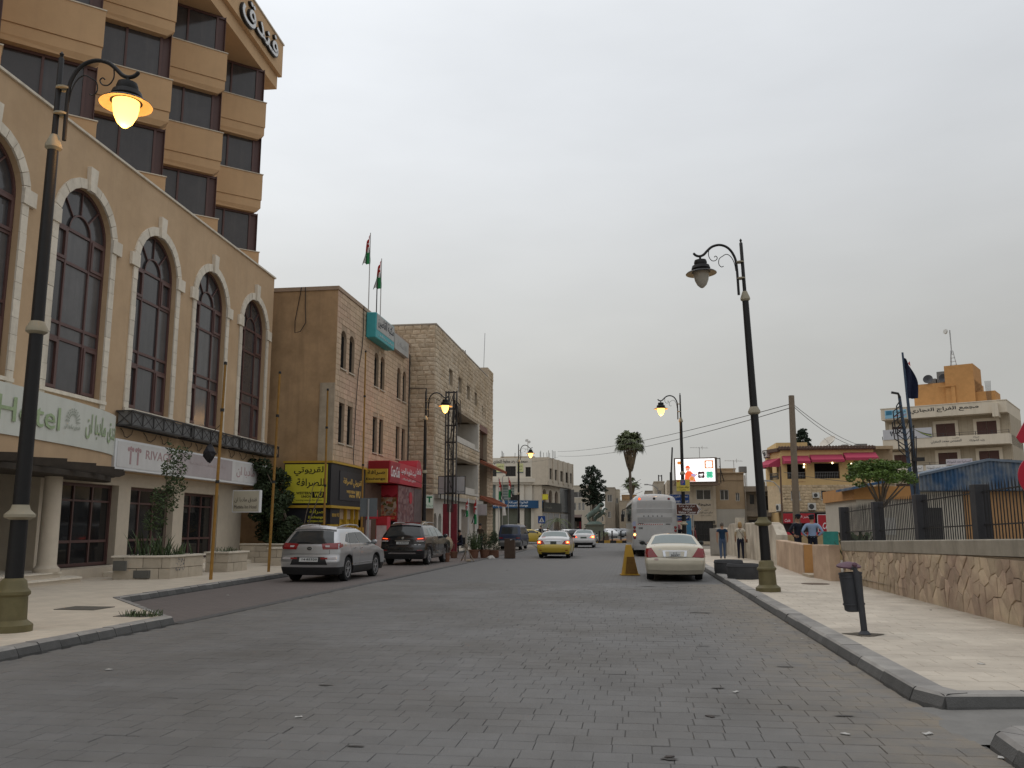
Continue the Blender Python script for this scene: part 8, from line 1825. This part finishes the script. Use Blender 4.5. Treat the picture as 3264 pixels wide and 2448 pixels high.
tag(c.build('weeds',midl),kind='stuff',label='ragged weeds growing in the wide planter')
def weeds(x0,x1,y0,y1,z,n,h0,h1,label,mm=midl):
 c=MB()
 for k in range(n):
  x,y=q.uniform(x0,x1),q.uniform(y0,y1);h=q.uniform(h0,h1);a=q.uniform(0,6.28);b_=Vector((x,y,z));e=b_+Vector((math.cos(a)*h*.6,math.sin(a)*h*.6,h));w=Vector((-math.sin(a),math.cos(a),0))*max(.006,h*.09);i=len(c.v);c.v+=[b_-w,b_+w,e+w*.5,e-w*.5];c.q(i,i+1,i+2,i+3)
 tag(c.build('weeds',mm),kind='stuff',label=label)
weeds(-14.2,-13.7,28.3,29.4,.78,60,.05,.18,'weeds in the small planter');weeds(-8.6,-8.0,13.95,14.35,.135,160,.03,.11,'tuft of weeds and small white flowers at the kerb corner')
weeds(-14.9,-14.2,30.3,30.6,.13,30,.05,.1,'weeds at the foot of the steps');weeds(6.3,6.7,26.6,28.5,.6,120,.3,.9,'weeds behind the stone wall end')
c=MB()
for k in range(9):c.lathe([(.001,0),(.014,.003),(.001,.008)],(q.uniform(-8.5,-8.1),q.uniform(14.0,14.3),q.uniform(.2,.25)),6)
tag(c.build('flowers',fl_w),kind='stuff',label='tiny white flowers among the kerb weeds')
terr=mat('terracotta',(.17,.085,.055),.85,.2,5)
def pot_plant(loc,r_,h,label,clumps,lm,leaf,n,square=False,seed=1,grass=False):
 n=int(n*2.2);clumps=[((a[0]*1.2,a[1]*1.2,a[2]*1.08),tuple(v*1.25 for v in b_))for a,b_ in clumps]
 o=root('potted_plant',loc,label,'potted plant','potted plants on the parking bay');L=Vector(loc);m=MB()
 if square:m.box(L.x-r_,L.x+r_,L.y-r_*.6,L.y+r_*.6,L.z,L.z+h);m.build('pot',terr,o,bevel=.02)
 else:m.lathe([(r_*.72,0),(r_*.76,.02),(r_*.95,h*.86),(r_*1.06,h*.87),(r_*1.06,h),(r_*.9,h),(r_*.88,h*.9),(.001,h*.9)],loc,20,cap=False);m.build('pot',terr,o,smooth=True,angle=40)
 qq=random.Random(seed);c=MB()
 for cc,rad in clumps:leaves(c,L+Vector(cc),rad,n,leaf,qq,flat=1.2,shell=.1)
 if grass:
  for k in range(90):
   a=qq.uniform(0,6.28);t=qq.uniform(.1,.6);e=L+Vector((math.cos(a)*t,math.sin(a)*t,h+qq.uniform(.4,1.15)));b_=L+Vector((math.cos(a)*.08,math.sin(a)*.08,h*.9));w=Vector((-math.sin(a),math.cos(a),0))*.022;i=len(c.v);c.v+=[b_-w,b_+w,e];c.q(i,i+1,i+2)
 c.build('foliage',lm,o);m=MB();m.tube([L+Vector((0,0,h*.85)),L+Vector((.02,0,h+.4))],.02,5);m.build('stem',bark,o);return o
pot_plant((-8.43,45.8,0),.27,.45,'leafy oleander in a terracotta pot, nearest of the potted plants',[((0,0,.85),(.34,.34,.4)),((.05,0,.55),(.25,.25,.2))],midl,.045,140,seed=2,grass=True)
pot_plant((-7.98,46.5,0),.28,.44,'dark bushy plant in a terracotta pot between two others',[((0,0,.75),(.36,.36,.42))],hedge,.04,420,seed=3)
pot_plant((-7.58,47.0,0),.27,.40,'dark cypress like bush in a square terracotta trough',[((.0,0,.7),(.30,.3,.36)),((.02,0,.98),(.18,.2,.3))],hedge,.035,360,square=True,seed=4)
pot_plant((-8.85,41.0,0),.16,.42,'empty slim terracotta pot behind the black car',[],midl,.03,0,seed=5)
pot_plant((-9.55,46.0,.0),.22,.34,'small brown pot on the kerb below the mosaic jar',[],midl,.03,0,seed=6)
# ================================================================== people
skin=mat('skin',(.34,.19,.125),.6,.08,5);hair_g=mat('grey_hair',(.11,.095,.08),.8,.2,10);hair_b=mat('blond_hair',(.33,.215,.10),.7,.2,10);hair_d=mat('black_hair',(.015,.012,.011),.7)
denim=mat('denim',(.055,.085,.15),.85,.15,8);navy_t=mat('navy_trousers',(.012,.014,.03),.85);teal_s=mat('navy_teal_shirt',(.010,.030,.065),.85);cream_v=mat('cream_vest',(.50,.465,.39),.85);beige_s=mat('beige_sleeve',(.33,.26,.16),.85);sky_s=mat('sky_blue_shirt',(.235,.315,.46),.85,.06,3);uni=mat('uniform_navy',(.010,.012,.022),.85);shoe_b=mat('brown_shoe',(.08,.05,.03),.6)
def person(label,loc,rz,H,pose,shirt,trouser,sleeve,shoe=None,hair=hair_d,hairlen=0,cat='person',beret=None,slim=1.0,extra=None,group=None,skinm=None,detail=True):
 """one continuous body grown from a jointed skeleton; pose gives joint offsets in units of body height"""
 o=root('person',(0,0,0),label,cat,group);k=H
 J={'pel':(0,0,.53),'wst':(0,.0,.60),'chs':(0,.0,.72),'shl':(0,.005,.79),'nek':(0,.005,.845),'hd0':(0,-.005,.90),'hd1':(0,-.005,.955)}
 for s,n in((-1,'L'),(1,'R')):
  J['hip'+n]=(s*.052,0,.50);J['kne'+n]=(s*.055,-.01,.275);J['ank'+n]=(s*.055,.01,.045);J['toe'+n]=(s*.062,-.075,.018)
  J['sho'+n]=(s*.108*slim,.005,.80);J['elb'+n]=(s*.145*slim,.01,.64);J['wri'+n]=(s*.155*slim,-.02,.50);J['hnd'+n]=(s*.155*slim,-.03,.455)
 J.update(pose)
 names=list(J);idx={n:i for i,n in enumerate(names)}
 RAD={'pel':(.085,.062),'wst':(.078*slim,.058),'chs':(.092*slim,.064),'shl':(.075*slim,.05),'nek':(.030,.032),'hd0':(.044,.052),'hd1':(.043,.052)}
 for n in 'LR':RAD.update({'hip'+n:.056,'kne'+n:.038,'ank'+n:.027,'toe'+n:.022,'sho'+n:.038*slim,'elb'+n:.028,'wri'+n:.019,'hnd'+n:.020})
 E=[('pel','wst'),('wst','chs'),('chs','shl'),('shl','nek'),('nek','hd0'),('hd0','hd1')]
 for n in 'LR':E+=[('pel','hip'+n),('hip'+n,'kne'+n),('kne'+n,'ank'+n),('ank'+n,'toe'+n),('shl','sho'+n),('sho'+n,'elb'+n),('elb'+n,'wri'+n),('wri'+n,'hnd'+n)]
 V=[tuple(c*k for c in J[n])for n in names]
 rr=[tuple(c*k for c in RAD[n])if isinstance(RAD[n],tuple)else RAD[n]*k for n in names]
 bo=skin_mesh('body',V,[(idx[a],idx[b_])for a,b_ in E],rr,skin,o,sub=1)
 me=bo.data
 for mm in(shirt,trouser,sleeve,shoe or shoe_b,skinm or skin):me.materials.append(mm)
 segs=[(Vector(V[idx[a]]),Vector(V[idx[b_]]),a,b_)for a,b_ in E]
 for p in me.polygons:
  c=p.center;best=None
  for A,B_,a,b_ in segs:
   t=max(0,min(1,(c-A).dot(B_-A)/max(1e-9,(B_-A).length_squared)));d=(c-A.lerp(B_,t)).length/(RAD[a][0]if isinstance(RAD[a],tuple)else RAD[a])
   if best is None or d<best[0]:best=(d,a,b_,t)
  _,a,b_,t=best
  if a[:3]in('hip','kne')or(a=='pel' and b_[:3]=='hip'):mi=2
  elif a[:3]=='ank':mi=4
  elif a=='pel':mi=1 if t>.25 else 2
  elif a in('wst','chs')or(a=='shl' and b_[:3]=='sho'):mi=1
  elif a=='shl':mi=1 if t<.55 else 5
  elif a[:3]=='sho':mi=3
  elif a[:3]=='elb':mi=3 if sleeve is shirt and t<.8 else 5
  else:mi=5
  p.material_index=mi
 # hair, ears, nose, hands
 hd=Vector(V[idx['hd1']]);h0=Vector(V[idx['hd0']]);axh=(hd-h0).normalized()
 m=MB();hr=.052*k
 prof=[(hr*.2,.075*k),(hr*.7,.060*k),(hr*.98,.035*k),(hr*1.06,.005*k),(hr*1.0,-.02*k)]+([(hr*1.12,-.05*k),(hr*.95,-.085*k)]if hairlen else[])
 m.lathe([(r_*.98,h)for r_,h in prof[::-1]],hd+Vector((0,.008*k,-.012*k)),14,axh+Vector((0,.16 if not hairlen else.05,0)));m.build('hair',hair,o,smooth=True,angle=80,local=True)
 f=MB();f.lathe([(.004*k,0),(.011*k,-.014*k),(.001,-.02*k)],h0+Vector((0,-.055*k,.035*k)),6,(0,-.3,1));f.build('nose',skinm or skin,o,local=True)
 for s in(-1,1):f=MB();f.lathe([(.001,-.016*k),(.010*k,0),(.001,.016*k)],h0+Vector((s*.052*k,.0,.028*k)),6);f.build('ear',skinm or skin,o,local=True)
 for n,s in(('L',-1),('R',1)):
  w,h=Vector(V[idx['wri'+n]]),Vector(V[idx['hnd'+n]]);d=(h-w).normalized();sd=d.cross(Vector((1,0,0)));sd=sd.normalized()if sd.length>.1 else Vector((0,1,0));m=MB()
  for j in range(4):p=h+sd*(j-1.5)*.0105*k;m.tube([p-d*.008*k,p+d*.02*k,p+d*(.036-.004*abs(j-1.3))*k+Vector((-s*.008*k,0,0))],[.0062*k,.0058*k,.004*k],5)
  p=w.lerp(h,.5)-sd*.02*k;m.tube([p,p-sd*.010*k+d*.015*k,p-sd*.006*k+d*.034*k],[.007*k,.0065*k,.004*k],5);m.build('fingers',skinm or skin,o,local=True,kind=None)
 if beret:
  m=MB();m.lathe([(.050*k,-.012*k),(.056*k,.004*k),(.066*k,.022*k),(.05*k,.038*k),(.02*k,.043*k),(.001,.044*k)],hd+Vector((0,0,.022*k)),16,Vector((.18,.1,1)),cap=False);m.build('beret',beret,o,smooth=True,angle=80,local=True)
 if extra:extra(o,k)
 place(o,loc,rz);return o
stride=lambda a,b_:{'kneL':(-.055,-.05*a-.01,.28),'ankL':(-.055,-.045*a,.05),'toeL':(-.06,-.125*a-.03,.02),'kneR':(.055,.02*b_-.015,.275),'ankR':(.055,.10*b_,.065),'toeR':(.06,.05*b_-.02,.02)}
m1=stride(.6,.5);m1.update({'elbL':(-.145,.03,.65),'wriL':(-.14,-.02,.515),'hndL':(-.135,-.04,.47),'elbR':(.145,.045,.65),'wriR':(.145,.05,.51),'hndR':(.14,.05,.465)})
person('walking man in dark blue polo shirt and jeans seen from behind',(4.05,42.6,.13),R(180),1.68,m1,teal_s,denim,skin,hair=hair_g,slim=1.12)
def bag(o,k):
 m=MB();m.tube([(-.02*k,.05*k,.81*k),(.05*k,.075*k,.80*k),(-.02*k,.078*k,.70*k),(-.10*k,.06*k,.60*k),(-.14*k,.03*k,.53*k)],.006*k,5);m.build('bag_strap',shoe_b,o,local=True)
 m=MB();m.box(-.185*k,-.135*k,-.06*k,.07*k,.455*k,.545*k);m.build('handbag',mat('brown_leather',(.12,.055,.03),.6),o,local=True,bevel=.01)
m2=stride(-.45,-.35);m2.update({'elbL':(-.128,.05,.65),'wriL':(-.125,.06,.53),'hndL':(-.122,.06,.485),'elbR':(.132,.0,.65),'wriR':(.128,-.05,.53),'hndR':(.125,-.07,.49)})
person('walking blond woman in cream vest with brown handbag seen from behind',(4.88,42.6,.12),R(180),1.72,m2,cream_v,navy_t,beige_s,hair=hair_b,hairlen=1,extra=bag,slim=.98)
akimbo={'elbL':(-.205,.06,.665),'wriL':(-.10,.015,.57),'hndL':(-.085,-.035,.56),'elbR':(.205,.05,.66),'wriR':(.115,.0,.565),'hndR':(.10,-.035,.55)}
def belt(o,k):
 m=MB();m.lathe([(.098*k,-.012*k),(.098*k,.012*k)],(0,0,.565*k),18,cap=False);m.build('belt',blk,o,local=True)
person('uniformed man in light blue shirt and dark beret with hands on hips',(6.32,33.0,.30),R(172),1.74,akimbo,sky_s,uni,sky_s,beret=uni,slim=1.1,extra=belt)
pz=dict(akimbo);pz.update({'elbR':(.14,-.05,.66),'wriR':(.10,-.13,.63),'hndR':(.08,-.16,.63),'hd0':(0.0,-.02,.90),'hd1':(0,-.03,.95)})
def badges(o,k):
 belt(o,k)
 for s in(-1,1):m=MB();m.box(s*.125*k-.02*k,s*.125*k+.02*k,-.03*k,.04*k,.825*k,.835*k);m.build('epaulette',mat('grey_badge',(.20,.20,.22),.7),o,local=True)
 m=MB();m.lathe([(.001,0),(.018*k,.001),(.001,.004)],(-.158*k,.0,.75*k),10,(-1,0,0),cap=False);m.build('arm_badge',MATS['grey_badge'],o,local=True)
person('uniformed man in navy jacket and cap talking behind the low tan wall',(5.84,33.2,.30),R(50),1.76,pz,uni,uni,uni,beret=uni,slim=1.12,extra=badges)
# small far figures
base=person('distant pedestrian in dark jacket near the blue van',(-10.95,88.0,.1),R(90),1.75,stride(.5,.4),uni,navy_t,uni,group='distant pedestrians')
for(x,y,rz,lab,sc)in((-11.35,88.4,60,'distant pedestrian left of the other by the blue van',1.0),(-9.5,89,200,'distant pedestrian in black below the crossing sign',.98),(-8.6,87,20,'short distant pedestrian just behind the taxi roof',.85),(-7.6,118,0,'far pedestrian before the market stall',1.0),(-6.6,119,180,'far pedestrian right of the market stall',.97)):
 o=copy_tree(base,(x,y,.05),R(rz));o['label']=lab;o.scale=(sc,sc,sc)
rp=mat('pink_top',(.35,.14,.16),.85);wt=mat('white_top',(.5,.5,.5),.85)
person('person in white top waiting between the sign posts beyond the coach',(3.1,56.0,.12),R(10),1.62,{},wt,navy_t,wt,group='people waiting beyond the coach')
person('person in dark clothes with light scarf right of the coach',(2.7,55.6,.12),R(-30),1.64,{},uni,navy_t,uni,hair=rp,hairlen=1,group='people waiting beyond the coach')
person('person in dark red top at the right of the waiting group',(3.55,55.3,.12),R(120),1.58,{},mat('plaid_red',(.16,.04,.04),.9),denim,mat('plaid_red',(.16,.04,.04)),group='people waiting beyond the coach')
person('man in dark brown standing behind the potted plants',(-9.2,52.0,.12),R(-20),1.70,{},mat('olive_brown',(.06,.045,.03),.9),navy_t,mat('olive_brown',(.06,.045,.03)))
sit={'pel':(0,.05,.30),'wst':(0,.05,.37),'chs':(0,.03,.49),'shl':(0,.02,.56),'nek':(0,.0,.61),'hd0':(0,-.02,.665),'hd1':(0,-.025,.72)}
for s,n in((-1,'L'),(1,'R')):sit.update({'hip'+n:(s*.055,.03,.285),'kne'+n:(s*.07,-.2,.28),'ank'+n:(s*.07,-.2,.05),'toe'+n:(s*.075,-.27,.02),'sho'+n:(s*.105,.02,.57),'elb'+n:(s*.14,.0,.42),'wri'+n:(s*.11,-.12,.37),'hnd'+n:(s*.1,-.16,.36)})
person('man in dark clothes sitting outside the shop under the loggia',(-10.55,52.6,.12),R(-60),1.72,sit,uni,navy_t,uni)
o=root('chair',(-10.5,52.75,.12),'dark chair under the man sitting outside the shop','chair');m=MB();m.box(-10.75,-10.3,52.5,53.0,.50,.55);m.build('seat',cab,o)
for x in(-10.72,-10.33):
 for y in(52.53,52.97):m=MB();m.tube([(x,y,.12),(x,y,.5)],.02,5);m.build('leg',cab,o)
m=MB();m.box(-10.75,-10.3,52.97,53.0,.56,1.0);m.build('backrest',cab,o)
